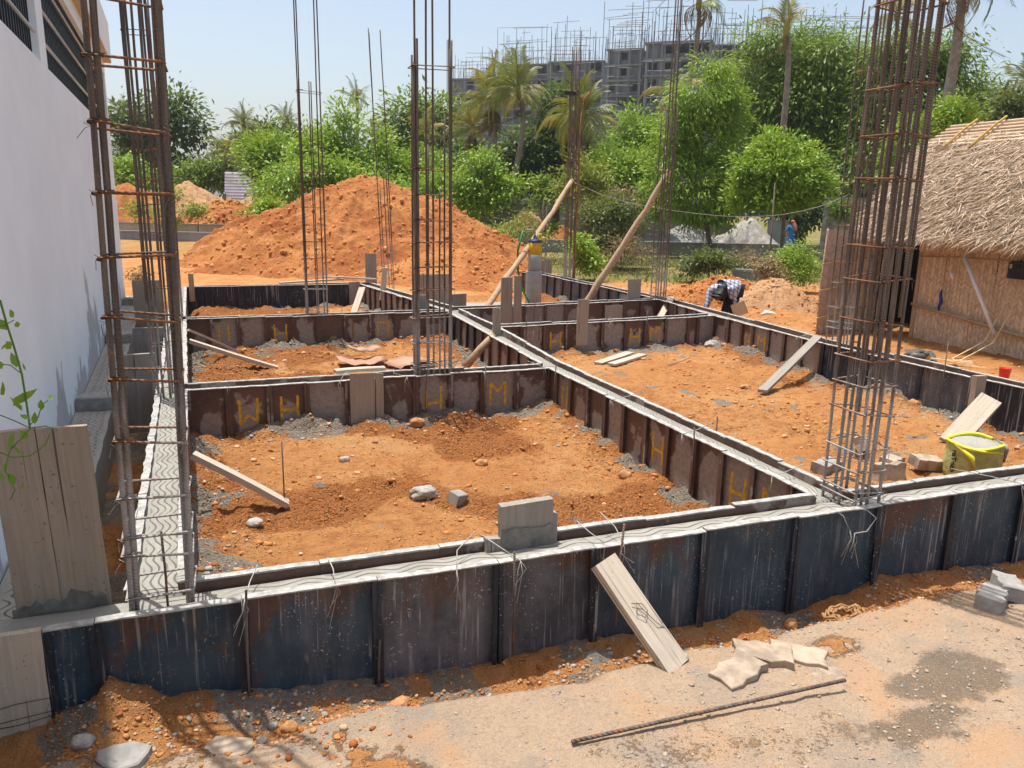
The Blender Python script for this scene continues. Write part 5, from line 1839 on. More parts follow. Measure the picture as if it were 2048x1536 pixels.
# hanging fringe
N = 1500
uu = rs.random(N)
base = E0a + (E1a - E0a) * uu[:, None] + np.stack([rs.uniform(-.02, .25, N), rs.normal(0, .02, N), rs.uniform(.0, .12, N)], -1)
d = np.stack([rs.normal(-.35, .25, N), rs.normal(.1, .45, N), rs.uniform(-1, -.35, N)], -1)
d /= np.linalg.norm(d, axis=1)[:, None]
ln = rs.uniform(.08, .27, N)
side = np.cross(d, np.array([1.0, 0, .3]))
side /= np.linalg.norm(side, axis=1)[:, None]
wd = rs.uniform(.004, .010, N)[:, None]
n2 = np.cross(d, side)
tip = base + d * ln[:, None]
midp = base + d * (ln * .5)[:, None]
PV = np.stack([base - side * wd, base + side * wd, base + n2 * wd, midp - side * wd, midp + side * wd, midp + n2 * wd, tip], 1) - np.array(HO)
FF = FT[None] + (np.arange(N) * 7)[:, None, None]
put('eave_fringe', tint_mesh('eave_fringe', PV.reshape(-1, 3), FF.reshape(-1, 3), MT['straw'], np.repeat(rs.random(N), 7)), hut, kind='stuff')
# ridge bundle and lashings
for i in range(7):
    m = MB()
    x0, z0 = (-.34 + .075 * i, -.30 + .06 * i)
    m.tube([R0 - HO + Vector((x0, .05 - .03 * i, z0 + .12)), R0.lerp(R1, .5) - HO + Vector((x0, 0, z0 + .12)), R1 - HO + Vector((x0, 0, z0 + .12))], .026, 6)
    me = m.mesh('ridge_bundle', MT['straw'], True)
    q = me.attributes.new('tint', 'FLOAT', 'POINT')
    for k in q.data:
        k.value = .2 + .6 * random.random()
    put('ridge_bundle', me, hut)
for u in (.10, .19, .37, .55):
    p = R0.lerp(R1, u) - HO
    m = MB()
    m.tube([p + Vector((-.50, .10, -.28)), p + Vector((-.36, .04, -.12)), p + Vector((-.1, -.02, .12)), p + Vector((.1, -.05, .26))], .020, 6)
    put('lashing', m.mesh('lashing', MT['ochre'], True), hut)
# woven screen beside the doorway
t = thing('woven_screen', 'faded woven palm mat screen with three bamboo slats, left of the hut doorway', 'screen', (9.92, 11.0, -.5), rad(4))
put('mat', weave_mesh(.72, 1.82, 'weavegrey', 200, .085, .042), t)
put('mat', weave_mesh(.62, 1.86, 'weave', 201, .085, .042), t, (.735, .015, 0))
for z, b in ((1.28, .04), (.83, .05), (.36, .07)):
    m = MB()
    m.tube([(-.07, -.03, z - b), (.3, -.035, z), (.7, -.03, z + b * .6), (1.2, -.02, z + b * 1.6)], .014, 6)
    put('slat', m.mesh('slat', MT['bamboo'], True), t)
m = MB()
m.tube([(-.01, 0, -.05), (-.03, 0, .9), (.0, 0, 1.84)], .016, 6)
put('edge_pole', m.mesh('edge_pole', MT['pole'], True), t)
rs = np.random.default_rng(8)
m = MB()
for k in range(60):
    z = 1.85 * k / 60
    m.tube([(.0, -.01, z), (-.03 - .04 * rs.random(), -.02, z + rs.uniform(-.02, .03))], .005, 4)
me = m.mesh('frayed_edge', MT['weavegrey'])
me.attributes.new('tint', 'FLOAT', 'POINT')
put('frayed_edge', me, t, kind='stuff')
# things at the hut wall
m = MB()
m.tube([(0, 0, 0), (.03, -.33, -.56), (.06, -.66, -1.12)], .03, 10)
put('white_pipe', m.mesh('white_pipe', MT['white'], True), None, (10.98, 9.15, .98), label='white plastic pipe leaning aslant against the woven hut wall', category='pipe')
t = thing('meter_box', 'black electric box hung on the hut wall at the right edge', 'electric box', (11.08, 8.32, .72))
m = MB()
m.box(-.07, .05, -.34, .10, .0, .25)
put('case', m.mesh('case', MT['blackp']), t)
for k in range(6):
    m = MB()
    m.box(-.076, -.0702, .06 - .06 * (k % 3) - .025, .06 - .06 * (k % 3) + .015, .04 + .11 * (k // 3), .10 + .11 * (k // 3))
    put('socket', m.mesh('socket', MT['wire'] if k == 3 else MT['grille']), t)
m = MB()
m.tube([(0, .0, .25), (-.02, -.1, .38), (0, -.25, .5)], .02, 6)
put('bracket', m.mesh('bracket', MT['pole'], True), t)
for k, (dx, lab) in enumerate(((0, 'left of two cream cables falling from the black electric box'), (-.14, 'right of two cream cables falling from the black electric box'))):
    m = MB()
    m.tube([(0, dx, .0), (-.03, dx + .03, -.45), (-.25, dx + .08, -.95), (-.75, dx + .16, -1.2), (-.95, dx - .1, -1.215), (-.8, dx - .5, -1.215), (-1.0, dx - .6, -1.215)], .011, 6)
    put('power_cable', m.mesh('power_cable', MT['cord'], True), None, (11.04, 8.36, .72), label=lab, category='cable')
m = MB()
m.tube([(0, 0, 0), (-.02, .02, -.25), (.0, .0, -.42), (-.12, .08, -.62)], .006, 5)
put('orange_cord', m.mesh('orange_cord', MT['orangecord'], True), None, (11.07, 8.95, .1), label='thin orange cord dangling below the wall pole', category='cord')
m = MB()
m.tube([(0, 0, 0), (.01, .02, -.08), (.0, -.02, -.2), (.0, .01, -.30), (0, 0, -.36)], [.008, .022, .03, .022, .006], 8)
put('blue_rag', m.mesh('blue_rag', MT['bluecloth'], True), None, (11.1, 9.58, .42), label='small dark blue rag hung on the hut wall', category='cloth')
m = MB()
m.tube([(0, 0, 0), (-.01, -.03, -.05), (0, -.06, -.12)], [.02, .03, .012], 6)
put('white_tag', m.mesh('white_tag', MT['white'], True), None, (11.1, 9.45, .72), label='tiny white and blue packet stuck in the woven wall', category='packet')
t = thing('red_cup', 'red plastic cup on a board at the right edge of the yard', 'cup', (9.02, 6.72, -.36))
m = MB()
m.lathe([(.05, 0), (.068, .17), (.072, .175), (.066, .172), (.046, .01)], 18, cap=True)
put('cup_body', m.mesh('cup_body', MT['red'], True), t)
prop((8.75, 6.78, -.42), (9.9, 6.1, -.40), .30, .04, 'dark red board under the red cup', 'sheet')
prop((9.1, 6.3, -.40), (8.8, 5.4, -.40), .24, .04, 'dark timber plank by the board with the red cup', 'wood')
t = thing('shoe_pair', 'pair of dusty grey shoes beside the right beam before the hut', 'shoes', (9.55, 8.55, gz(9.55, 8.55)), -.5)
for k in range(2):
    m = MB()
    m.tube([(-.15, 0, .03), (-.10, .0, .055), (0, 0, .05), (.08, 0, .06), (.15, 0, .05)], [.02, .045, .045, .042, .03], 10)
    m.tube([(.08, 0, .08), (.12, 0, .11)], [.04, .035], 8)
    put('shoe', m.mesh('shoe', MT['shoe'], True), t, (.02 * k, -.13 * k, 0), .15 * k)
m = MB()
N = 14
vs, fs = [], []
for i in range(N + 1):
    for j in range(7):
        vs.append((i / N * .9 - .45, j / 6 * .4 - .2, .10 * math.exp(-((i / N - .45) ** 2) * 9) * (1 - abs(j / 3 - 1) * .7) + .015 * math.sin(i * 2.3 + j * 1.9) + .015))
for i in range(N):
    for j in range(6):
        fs.append((i * 7 + j, i * 7 + j + 1, (i + 1) * 7 + j + 1, (i + 1) * 7 + j))
m.add(vs, fs)
put('grey_cloth', m.mesh('grey_cloth', MT['shoe'], True), None, (10.0, 8.85, gz(10, 8.85)), .8, label='crumpled dark grey cloth behind the shoes before the hut', category='cloth')
t = thing('straw_broom', 'yellow handled broom of thin twigs lying right of the shoes', 'broom', (9.75, 8.2, gz(9.75, 8.2) + .03), -.9)
m = MB()
m.tube([(-.42, 0, .06), (-.2, 0, .04)], [.03, .035], 8)
put('handle', m.mesh('handle', MT['capyellow'], True), t)
m = MB()
for k in range(40):
    m.tube([(-.2, random.uniform(-.02, .02), .04), (.35, random.uniform(-.14, .14), random.uniform(-.0, .05))], .003, 3)
put('twigs', m.mesh('twigs', MT['bamboo']), t)
m = MB()
m.lathe([(.05, 0), (.075, .03), (.07, .07), (.04, .09)], 14)
put('white_lump', m.mesh('white_lump', MT['white'], True), None, (9.15, 7.75, gz(9.15, 7.75)), label='small white tub lying right of the broom', category='tub')
m = MB()
m.tube([(0, 0, .02), (.12, .02, .05), (.25, -.02, .03), (.38, 0, .02)], [.02, .06, .05, .015], 7)
put('white_bag', m.mesh('white_bag', MT['white'], True), None, (10.35, 13.1, gz(10.35, 13.1)), label='crumpled white plastic bag before the low red soil heap', category='bag')
m = MB()
m.box(-.17, .17, -.1, .1, -.05, .5)
put('stone_post', m.mesh('stone_post', MT['paver']), None, (11.55, 14.2, -.5), label='squat tan stone post left of the woven screen', category='post')

# ------------------------------------------------------------------ people
def skin_mesh(name, joints, edges, radii, mat, sub=2, root=0):
    me = bpy.data.meshes.new(name)
    me.from_pydata([tuple(j) for j in joints], edges, [])
    ob = bpy.data.objects.new(name, me)
    COL.objects.link(ob)
    ob.modifiers.new('skin', 'SKIN')
    if not me.skin_vertices:
        me.skin_vertices.new()
    for i, r in enumerate(radii):
        r = r if isinstance(r, tuple) else (r, r)
        me.skin_vertices[0].data[i].radius = r
    me.skin_vertices[0].data[root].use_root = True
    md = ob.modifiers.new('sub', 'SUBSURF')
    md.levels = md.render_levels = sub
    bpy.context.view_layer.update()
    out = bpy.data.meshes.new_from_object(ob.evaluated_get(bpy.context.evaluated_depsgraph_get()))
    bpy.data.objects.remove(ob)
    out.name = name
    out.materials.clear()
    out.materials.append(mat)
    for p in out.polygons:
        p.use_smooth = True
    return out


def hand(parent, wrist, direction, palm_n, mat, s=1.0):
    """palm with four bent fingers and a thumb"""
    d = Vector(direction).normalized()
    n = Vector(palm_n).normalized()
    sd = d.cross(n).normalized()
    w = Vector(wrist)
    J, E, R = [w, w + d * .05 * s, w + d * .09 * s], [(0, 1), (1, 2)], [.024 * s, .03 * s, .034 * s]
    for k, (o, l) in enumerate(((-.030, .068), (-.010, .078), (.010, .074), (.029, .058))):
        b = len(J)
        J += [w + d * .095 * s + sd * o * s, w + d * (.095 + l * .5) * s + sd * o * 1.1 * s + n * .008 * s, w + d * (.095 + l * .9) * s + sd * o * 1.1 * s + n * .03 * s]
        E += [(2, b), (b, b + 1), (b + 1, b + 2)]
        R += [.0105 * s, .0095 * s, .0075 * s]
    b = len(J)
    J += [w + d * .03 * s + sd * -.035 * s, w + d * .065 * s + sd * -.06 * s + n * .01 * s, w + d * .10 * s + sd * -.062 * s + n * .02 * s]
    E += [(1, b), (b, b + 1), (b + 1, b + 2)]
    R += [.013 * s, .011 * s, .009 * s]
    return put('hand', skin_mesh('hand', J, E, R, mat, 1), parent)


def frame_dir(D):
    return Vector((CF.x, CF.y, 0)).normalized()


def plaid():
    m = M('plaid_shirt_cloth')
    x, y, z = m.sep(m.tc())
    p = m.math('ADD', m.math('MULTIPLY', x, .8), m.math('MULTIPLY', y, -.6))
    q = m.math('ADD', z, m.math('MULTIPLY', x, .5))
    l1 = m.ss(m.math('ABSOLUTE', m.math('SUBTRACT', m.math('FRACT', m.math('MULTIPLY', p, 14)), .5)), .30, .36)
    l2 = m.ss(m.math('ABSOLUTE', m.math('SUBTRACT', m.math('FRACT', m.math('MULTIPLY', q, 14)), .5)), .30, .36)
    c = m.mix(m.math('MULTIPLY', l1, .6), (.50, .52, .60), (.04, .05, .12))
    c = m.mix(m.math('MULTIPLY', l2, .6), c, (.04, .05, .12))
    return m.done(c, .85)


MT['plaid'] = plaid()
fd = frame_dir(0)
rd = Vector((fd.y, -fd.x, 0))
P0 = at(1447, 640, 14.6)
P0.z = 0


def pl(r, d, z):
    return rd * r + fd * d + Vector((0, 0, z))


man = thing('person', 'person in plaid shirt and dark trousers bending forward with a tan board in hand', 'person', P0)
J = [pl(.20, .10, .20), pl(.05, .03, .27), pl(-.09, -.05, .22), pl(-.17, -.10, .12), pl(-.19, -.13, .05),
     pl(.03, -.20, .19), pl(.12, -.24, .0), pl(.13, -.26, -.16),
     pl(-.24, .10, .17), pl(-.31, .02, -.06), pl(-.39, -.05, -.27),
     pl(.12, .0, .14), pl(.0, -.08, -.16), pl(-.02, .02, -.50), pl(-.10, -.06, -.52),
     pl(.26, .20, .14), pl(.19, .10, -.16), pl(.22, .26, -.50), pl(.14, .20, -.52)]
E = [(0, 1), (1, 2), (2, 3), (3, 4), (2, 5), (5, 6), (6, 7), (2, 8), (8, 9), (9, 10), (0, 11), (11, 12), (12, 13), (13, 14), (0, 15), (15, 16), (16, 17), (17, 18)]
R_ = [.10, .10, .095, .045, .05, .055, .042, .03, .055, .042, .03, .085, .062, .045, .035, .085, .062, .045, .035]
bme = skin_mesh('body', J, E, R_, MT['skin'])
bme.materials.append(MT['plaid'])
bme.materials.append(MT['trousers'])
owner = [1, 1, 1, 0, 0, 1, 1, 0, 1, 1, 0, 2, 2, 2, 0, 2, 2, 2, 0]
for p in bme.polygons:
    p.material_index = owner[min(range(len(J)), key=lambda i: (J[i] - p.center).length)]
put('body', bme, man)
put('shirt', skin_mesh('shirt', [J[0] + Vector((0, 0, .0)), J[1], J[2], J[5], J[6].lerp(J[5], .1), J[8], J[9], J[9].lerp(J[10], .6), J[2].lerp(J[3], .75)], [(0, 1), (1, 2), (2, 3), (3, 4), (2, 5), (5, 6), (6, 7), (2, 8)],
                        [.155, .165, .175, .10, .066, .10, .064, .05, .10], MT['plaid'], root=1), man)
put('trousers', skin_mesh('trousers', [J[0], J[11], J[12], J[13] + Vector((0, 0, .06)), J[15], J[16], J[17] + Vector((0, 0, .06))], [(0, 1), (1, 2), (2, 3), (0, 4), (4, 5), (5, 6)],
                           [.135, .10, .08, .07, .10, .08, .07], MT['trousers']), man)
# head bowed: skull with face turned to the ground
fx = (rd * -.75 + fd * -.35 + Vector((0, 0, -.55))).normalized()
hc = pl(-.17, -.20, .10)
hm = rock_mesh(.085, .105, .10, 'skin', 4, 3, .0)
hm = skin_mesh('head', [J[3], hc + Vector((0, 0, .02)), hc + fx * .05 + Vector((0, 0, -.03)), hc + fx * .115 + Vector((0, 0, -.02)), hc + rd.cross(fx) * .09, hc - rd.cross(fx) * .09],
               [(0, 1), (1, 2), (2, 3), (1, 4), (1, 5)], [.05, .095, .085, .018, .02, .02], MT['skin'])
hd = put('head', hm, man)
put('hair', skin_mesh('hair', [hc + Vector((0, 0, .03)) - fd * .03, hc - fd * .045 + Vector((0, 0, -.015)) - rd * .02, hc + Vector((0, 0, .05)) + rd * .04], [(0, 1), (0, 2)], [.108, .10, .09], MT['hair']), man)
hand(man, J[10], pl(-.3, -.1, -1), pl(1, .2, 0), MT['skin'])
hand(man, J[7], pl(.15, -.1, -1), pl(1, 0, 0), MT['skin'])
T = align(pl(.06, -.33, -.19) + P0, pl(.30, -.30, -.10) + P0, (fd.x * -1 + .2, fd.y * -1, .15))
o = put('float_board', plank_mesh(.27, .24, .014, 'board', 'float_board'), None, label='tan rectangular float board held by the bending worker', category='board')
o.matrix_world = T

P1 = at(1578, 500, 40.0)
P1.z = -.5 + .0
wom = thing('person', 'person in blue dress with coral scarf over the head, far behind by the sand heap', 'person', P1)
J = [pl(.05, 0, .78), pl(.05, 0, 1.0), pl(.03, 0, 1.22), pl(.02, 0, 1.36), pl(.0, -.02, 1.50),
     pl(-.13, 0, 1.22), pl(-.24, -.05, 1.0), pl(-.36, -.10, .92), pl(.19, 0, 1.22), pl(.26, .02, .98), pl(.16, -.12, .86),
     pl(-.04, 0, .74), pl(-.04, 0, .42), pl(-.04, 0, .06), pl(-.04, -.1, .03), pl(.14, 0, .74), pl(.14, 0, .42), pl(.14, 0, .06), pl(.14, -.1, .03)]
put('body', skin_mesh('body', J, E, [.13, .12, .13, .05, .09, .055, .04, .03, .055, .04, .03, .09, .06, .045, .035, .09, .06, .045, .035], MT['skin']), wom)
put('dress', skin_mesh('dress', [J[0], J[1], J[2], J[5], J[6], J[8], J[9], pl(.05, 0, .4), pl(.05, 0, .06)], [(0, 1), (1, 2), (2, 3), (3, 4), (2, 5), (5, 6), (0, 7), (7, 8)],
                        [.17, .16, .16, .08, .06, .08, .065, .22, .24], MT['cyan']), wom)
put('head_scarf', skin_mesh('head_scarf', [pl(.02, .02, 1.53), pl(.08, .04, 1.40), pl(.16, -.05, 1.20), pl(.22, -.08, .98)], [(0, 1), (1, 2), (2, 3)], [.125, .11, .13, .09], MT['coral']), wom)
hand(wom, J[7], pl(-1, -.3, -.2), pl(0, 0, 1), MT['skin'])
hand(wom, J[10], pl(-.3, -1, -.4), pl(0, 0, 1), MT['skin'])

# ------------------------------------------------------------------ heaps
def heap(name, label, c, rx, ry, h, mat, seed, rz=0.0, n=(90, 70), pk=(0, 0), rough=1.0, power=1.0, kind=None, lumps=1.0, clods=0, csize=.1):
    """ragged pile; local x across the sight line"""
    U, Vv = np.meshgrid(np.linspace(-1.25, 1.25, n[0]), np.linspace(-1.25, 1.25, n[1]))
    X, Y = U * rx, Vv * ry
    wob = 1 + .28 * (fbm(U * 1.7 + seed, Vv * 1.7, 3, seed) - .5) * 2
    pu, pv = pk
    Ua, Va = U - pu * (1 - np.abs(U)), Vv - pv * (1 - np.abs(Vv))
    r = np.sqrt(Ua ** 2 + Va ** 2) / wob
    prof = np.clip(1 - r ** power, -.25, 1)
    prof = np.where(prof > .86, .86 + (prof - .86) * .6, prof)
    th = np.arctan2(Va, Ua)
    gul = (fbm(th * 5 + seed, r * 1.2, 3, seed + 3) - .5) * .46 * sstep(r, .08, .45) * sstep(r, 1.05, .8)
    ns = ((fbm(X * 1.2 + seed, Y * 1.2, 5, seed + 8, .58) - .5) * .40 + (fbm(X * 4.5, Y * 4.5, 4, seed + 15, .6) - .5) * .20 * lumps + np.clip(fbm(X * 9, Y * 9, 2, seed + 19) - .62, 0, 1) * .22 * lumps) * rough
    Z = h * (prof + gul * .6) + ns * np.clip(prof * 4 + .3, 0, 1) * min(1, h / 1.6)
    Z = np.where(prof < -.08, -.4, Z)
    idx = np.arange(n[0] * n[1]).reshape(n[1], n[0])
    F = np.stack([idx[:-1, :-1], idx[:-1, 1:], idx[1:, 1:], idx[1:, :-1]], -1).reshape(-1, 4)
    me = mesh_np(name, np.stack([X, Y, Z], -1).reshape(-1, 3), F, MT[mat], True)
    o = put(name, me, None, c, rz, label=label, category='heap')
    if clods:
        r = np.random.default_rng(seed + 100)
        fl = np.argwhere((prof > -.02) & (prof < .93))
        k = fl[r.integers(0, len(fl), clods)]
        px_, py_, pz_ = X[k[:, 0], k[:, 1]], Y[k[:, 0], k[:, 1]], Z[k[:, 0], k[:, 1]]
        v, f = ico()
        sz = csize * .25 * (4.0 ** (r.random(clods) ** 2.5))
        V = v[None] * (1 + r.uniform(-.4, .3, (clods, 12, 1))) * (sz[:, None] * r.uniform(.7, 1.3, (clods, 3)))[:, None]
        V = V + np.stack([px_ + r.normal(0, .02, clods), py_ + r.normal(0, .02, clods), pz_ + sz * .1], -1)[:, None]
        F = f[None] + (np.arange(clods) * 12)[:, None, None]
        put('loose_clods', tint_mesh('loose_clods', V.reshape(-1, 3), F.reshape(-1, 3), MT['clodt' if 'mound' in mat else mat], np.repeat(.2 + r.random(clods) * .6, 12)), o, kind='stuff')
    return o


def gpos(x, y, D):
    p = at(x, y, D)
    p.z = -.5
    return p


heap('soil_mound', 'huge bare red earth mound behind the foundation', gpos(728, 500, 26.5), 6.1, 5.2, 3.15, 'redmound', 3, -CAM_Y, (300, 250), pk=(.0, .1), power=.92, lumps=1.0, clods=2200, csize=.09)
heap('soil_mound', 'spreading red earth apron at the right foot of the huge mound', gpos(930, 500, 22.5), 3.4, 3.0, .95, 'redmound', 14, -CAM_Y, (150, 120), lumps=.9, clods=1500, csize=.07)
heap('soil_mound', 'low crumbly red earth heap behind the bending worker', gpos(1450, 500, 18.2), 1.9, 1.2, .62, 'redmound', 5, -CAM_Y, (130, 90), lumps=1.4, clods=1500, csize=.055)
heap('soil_mound', 'yellowish low earth heap left of the woven screen', gpos(1555, 500, 17.6), 1.3, 1.1, .72, 'sandmound', 6, -CAM_Y, (110, 80), lumps=1.2, clods=700, csize=.035)
heap('soil_mound', 'far sandy topped earth mound left, before the dark tree', gpos(372, 470, 50), 4.3, 4, 3.2, 'sandmound', 7, -CAM_Y, (130, 100), pk=(.1, 0))
heap('soil_mound', 'far dark red earth bank at left by the house corner', gpos(262, 470, 47), 4.2, 3.5, 2.9, 'redmound', 8, -CAM_Y, (110, 90))
heap('soil_mound', 'far reddish rough bank between the two sandy mounds', gpos(455, 470, 46), 4.8, 2.6, 2.0, 'redmound', 9, -CAM_Y, (130, 90), lumps=2, clods=900, csize=.2)
heap('soil_mound', 'far sandy mound just before the corrugated shed', gpos(535, 470, 48.5), 3.6, 3, 2.75, 'sandmound', 10, -CAM_Y, (110, 90))
heap('soil_mound', 'small distant orange mound before the block wall', gpos(1050, 470, 44), 2.4, 2, 1.75, 'sandmound', 11, -CAM_Y, (100, 80))
heap('soil_mound', 'small distant low mound left of the standpipe', gpos(930, 470, 46), 2.6, 2, 1.35, 'sandmound', 12, -CAM_Y, (100, 80))
heap('soil_mound', 'small distant red mound right behind the bushes cage', gpos(1125, 470, 40), 1.5, 1.5, 1.1, 'redmound', 13, -CAM_Y, (80, 70))
heap('gravel_pile', 'left smooth grey gravel pile behind the low wall', gpos(1312, 480, 38.5), 1.9, 1.6, 1.22, 'gravel', 21, -CAM_Y, (100, 80), rough=.35)
heap('gravel_pile', 'right coarse gravel pile at the tree with drooping leaves', gpos(1372, 480, 39.5), 1.9, 1.6, 1.35, 'gravel', 22, -CAM_Y, (110, 90), rough=.6, clods=2500, csize=.08)
heap('sand_pile', 'grey sand pile beside the person in blue', gpos(1500, 480, 39.5), 1.9, 1.7, 1.72, 'sand', 23, -CAM_Y, (110, 90), rough=.6, pk=(-.05, 0))

heap('cement_spill', 'grey green cement spill beneath the top of the leaning front plank', Vector((1.68, 3.21, gz(1.7, 3.15) - .03)), .17, .10, .10, 'wetcement', 41, .1, (60, 40), lumps=2, rough=1.2)

# ------------------------------------------------------------------ far walls, shed, low kerbs
def wall_px(name, x0, x1, D0, D1, z0, z1, mat, label, t=.2, cat='wall', pil=0):
    a, b = at(x0, 480, D0), at(x1, 480, D1)
    a.z = b.z = 0
    L = (b - a).length
    w = thing(name, label, cat, a, math.atan2((b - a).y, (b - a).x))
    m = MB()
    n = 1
    m.box(0, L, 0, t, z0, z1)
    put('wall_body', m.mesh('wall_body', MT[mat]), w)
    m = MB()
    m.box(-.02, L + .02, -.03, t + .03, z1 + .002, z1 + .07)
    put('coping', m.mesh('coping', MT['farlight']), w)
    for k in range(pil):
        u = L * (k + .5) / pil
        m = MB()
        m.box(u - .15, u + .15, -.06, -.003, z0, z1 - .002)
        put('pier', m.mesh('pier', MT['farlight']), w)
    return w


wall_px('low_wall', 190, 1000, 36, 35, -1.2, .0, 'farlight', 'low white kerb wall running behind the huge red mound at left')
wall_px('low_wall', 180, 620, 43, 42, -1.2, .12, 'sand', 'second farther kerb before the far earth banks', t=.15)
wall_px('low_wall', 760, 1100, 41, 40, -1.2, .12, 'sand', 'pale kerb line before the distant orange mound', t=.15)
wall_px('low_wall', 1080, 1660, 34.5, 34.0, -1.2, .04, 'farlight', 'low stained white wall in front of gravel and sand piles', pil=6)
wall_px('block_wall', 880, 1420, 58, 56, -1.2, 1.55, 'block', 'long grey block compound wall behind the distant orange mound', pil=5)
wall_px('block_wall', 1380, 1500, 46, 45, -1.2, .55, 'block', 'low grey block wall behind the gravel piles')
wall_px('block_wall', 1648, 1900, 31, 34, -1.2, 2.0, 'block', 'tall grey block wall left of the hut roof')
wall_px('block_wall', 1535, 1575, 43, 43, -1.2, .9, 'farlight', 'short grey gate pier behind the sand pile')
o = wall_px('kerb_block', 1470, 1522, 24, 23.6, -.6, -.25, 'farlight', 'loose grey kerb stone lying on the grass', t=.35, cat='kerb stone')
t = thing('corrugated_shed', 'lean-to of pale corrugated sheets between far mounds and bushes', 'shed', at(447, 400, 53), -CAM_Y + .05)
t.location.z = -.5
for k in range(5):
    m = MB()
    vs, fs = [], []
    w = 1.12
    n = 28
    for i in range(n + 1):
        zz = i / n
        y = .55 * zz * 2.4 + .018 * math.sin(i * math.pi)
        wv = .03 * (i % 2)
        for x in (0, w):
            vs.append((x, y * .5 - wv, 1.0 + zz * 2.7))
    for i in range(n):
        fs.append((2 * i, 2 * i + 1, 2 * i + 3, 2 * i + 2))
    m.add(vs, fs)
    put('tin_sheet', m.mesh('tin_sheet', MT['tin']), t, (k * 1.09, -.004 * k, 0))
m = MB()
m.box(.0, .1, .0, .5, .3, 2.3)
m.box(0, 5.4, .9, .98, 3.2, 3.66)
m.box(5.35, 5.42, .2, .5, 0, 2.3)
put('frame', m.mesh('frame', MT['bark']), t)

# ------------------------------------------------------------------ cable sagging across
m = MB()
pa, pb, pc, pd = at(1150, 366, 17.8), at(1250, 408, 18.6), at(1440, 431, 20), at(1700, 388, 23)
pts = []
for i in range(25):
    x = 1150 + (1700 - 1150) * i / 24
    yy = np.interp(x, [1150, 1200, 1250, 1300, 1345, 1400, 1440, 1500, 1560, 1610, 1650, 1700], [366, 388, 404, 414, 421, 428, 432, 434, 430, 421, 410, 388])
    pts.append(at(x, float(yy), 17.8 + 5.2 * i / 24) - pa)
m.tube(pts, .008, 6)
put('power_line', m.mesh('power_line', MT['wire'], True), None, pa, label='thin grey cable sagging across in front of the bushes and sand pile', category='cable')

# ------------------------------------------------------------------ trees
def leaf_cloud(blobs, n_cl, per, size, seed, clump=.28, droop=.25, upbias=.25, aspect=.42, gapth=.36, loose=False):
    """blobs: (cx,cy,cz,rx,ry,rz). Returns V, F, tint of small leaves gathered in clumps on the crown"""
    r = np.random.default_rng(seed)
    # break every lobe into ragged sub-lobes so that outlines stay uneven
    big = []
    for (cx, cy, cz, rx, ry, rz_) in blobs:
        big.append((cx, cy, cz, rx * .78, ry * .78, rz_ * .76))
        for _ in range(7):
            q = r.normal(size=3)
            q[2] += .25
            q /= np.linalg.norm(q)
            k = r.uniform(.22, .42)
            h = r.uniform(.50, .80)
            big.append((cx + q[0] * rx * h, cy + q[1] * ry * h, cz + q[2] * rz_ * h, rx * k, ry * k, rz_ * k * r.uniform(.6, 1)))
    blobs = blobs if loose else big
    wts = np.array([b[3] * b[4] + b[4] * b[5] + b[3] * b[5] for b in blobs])
    bi = r.choice(len(blobs), n_cl, p=wts / wts.sum())
    B = np.array(blobs)[bi]
    d = r.normal(size=(n_cl, 3))
    d[:, 2] += .18
    d /= np.linalg.norm(d, axis=1)[:, None]
    rad_ = 1 - .42 * r.random(n_cl) ** 2.0
    rad_ *= 1 + r.normal(0, .06, n_cl)
    rad_ *= .72 + .62 * fbm(d[:, 0] * 1.5 + bi * 3.7 + seed, d[:, 2] * 1.5 + d[:, 1] * .8 + bi, 3, seed + 2)
    if loose:
        rad_ = .25 + .95 * r.random(n_cl) ** .7
        d[:, 2] = d[:, 2] * .9 + .05
    C = B[:, :3] + d * B[:, 3:] * rad_[:, None]
    # gaps: whole clumps are missing where a coarse noise is low
    gap = fbm(C[:, 0] * .9 / max(.3, clump) * .5 + seed, C[:, 2] * .9 / max(.3, clump) * .5 + C[:, 1] * .4, 3, seed + 5)
    C, d = C[gap > gapth], d[gap > gapth]
    n_cl = len(C)
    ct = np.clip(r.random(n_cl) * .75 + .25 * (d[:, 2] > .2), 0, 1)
    N = n_cl * per
    ci = np.repeat(np.arange(n_cl), per)
    cs = clump * (0.6 + .9 * r.random(n_cl))[ci]
    off = r.normal(size=(N, 3)) * cs[:, None] * np.array([1, 1, .62])
    if loose:                                   # sprays reaching outwards and up along the twigs
        tw = d + np.array([0, 0, .35]) + r.normal(size=d.shape) * .45
        tw /= np.linalg.norm(tw, axis=1)[:, None]
        off = off * .62 + tw[ci] * (r.uniform(-1.7, 1.7, N) * cs)[:, None]
    P = C[ci] + off
    ax = off / (np.linalg.norm(off, axis=1)[:, None] + 1e-6) + d[ci] * .8 + r.normal(size=(N, 3)) * .55
    ax[:, 2] -= droop * 2
    ax /= np.linalg.norm(ax, axis=1)[:, None]
    up = d[ci] * .5 + np.array([0, 0, upbias * 2 + .4]) + r.normal(size=(N, 3)) * .45
    sd = np.cross(ax, up)
    sd /= np.linalg.norm(sd, axis=1)[:, None] + 1e-6
    nr = np.cross(sd, ax)
    L = size * (.6 + .8 * r.random(N))[:, None]
    Wd = L * aspect * .5
    V = np.stack([P, P + ax * L * .5 + sd * Wd + nr * L * .06, P + ax * L, P + ax * L * .5 - sd * Wd + nr * L * .06], 1).reshape(-1, 3)
    F = np.arange(N * 4).reshape(-1, 4)
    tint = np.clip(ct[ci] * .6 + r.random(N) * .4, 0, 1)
    return V, F, np.repeat(tint, 4)


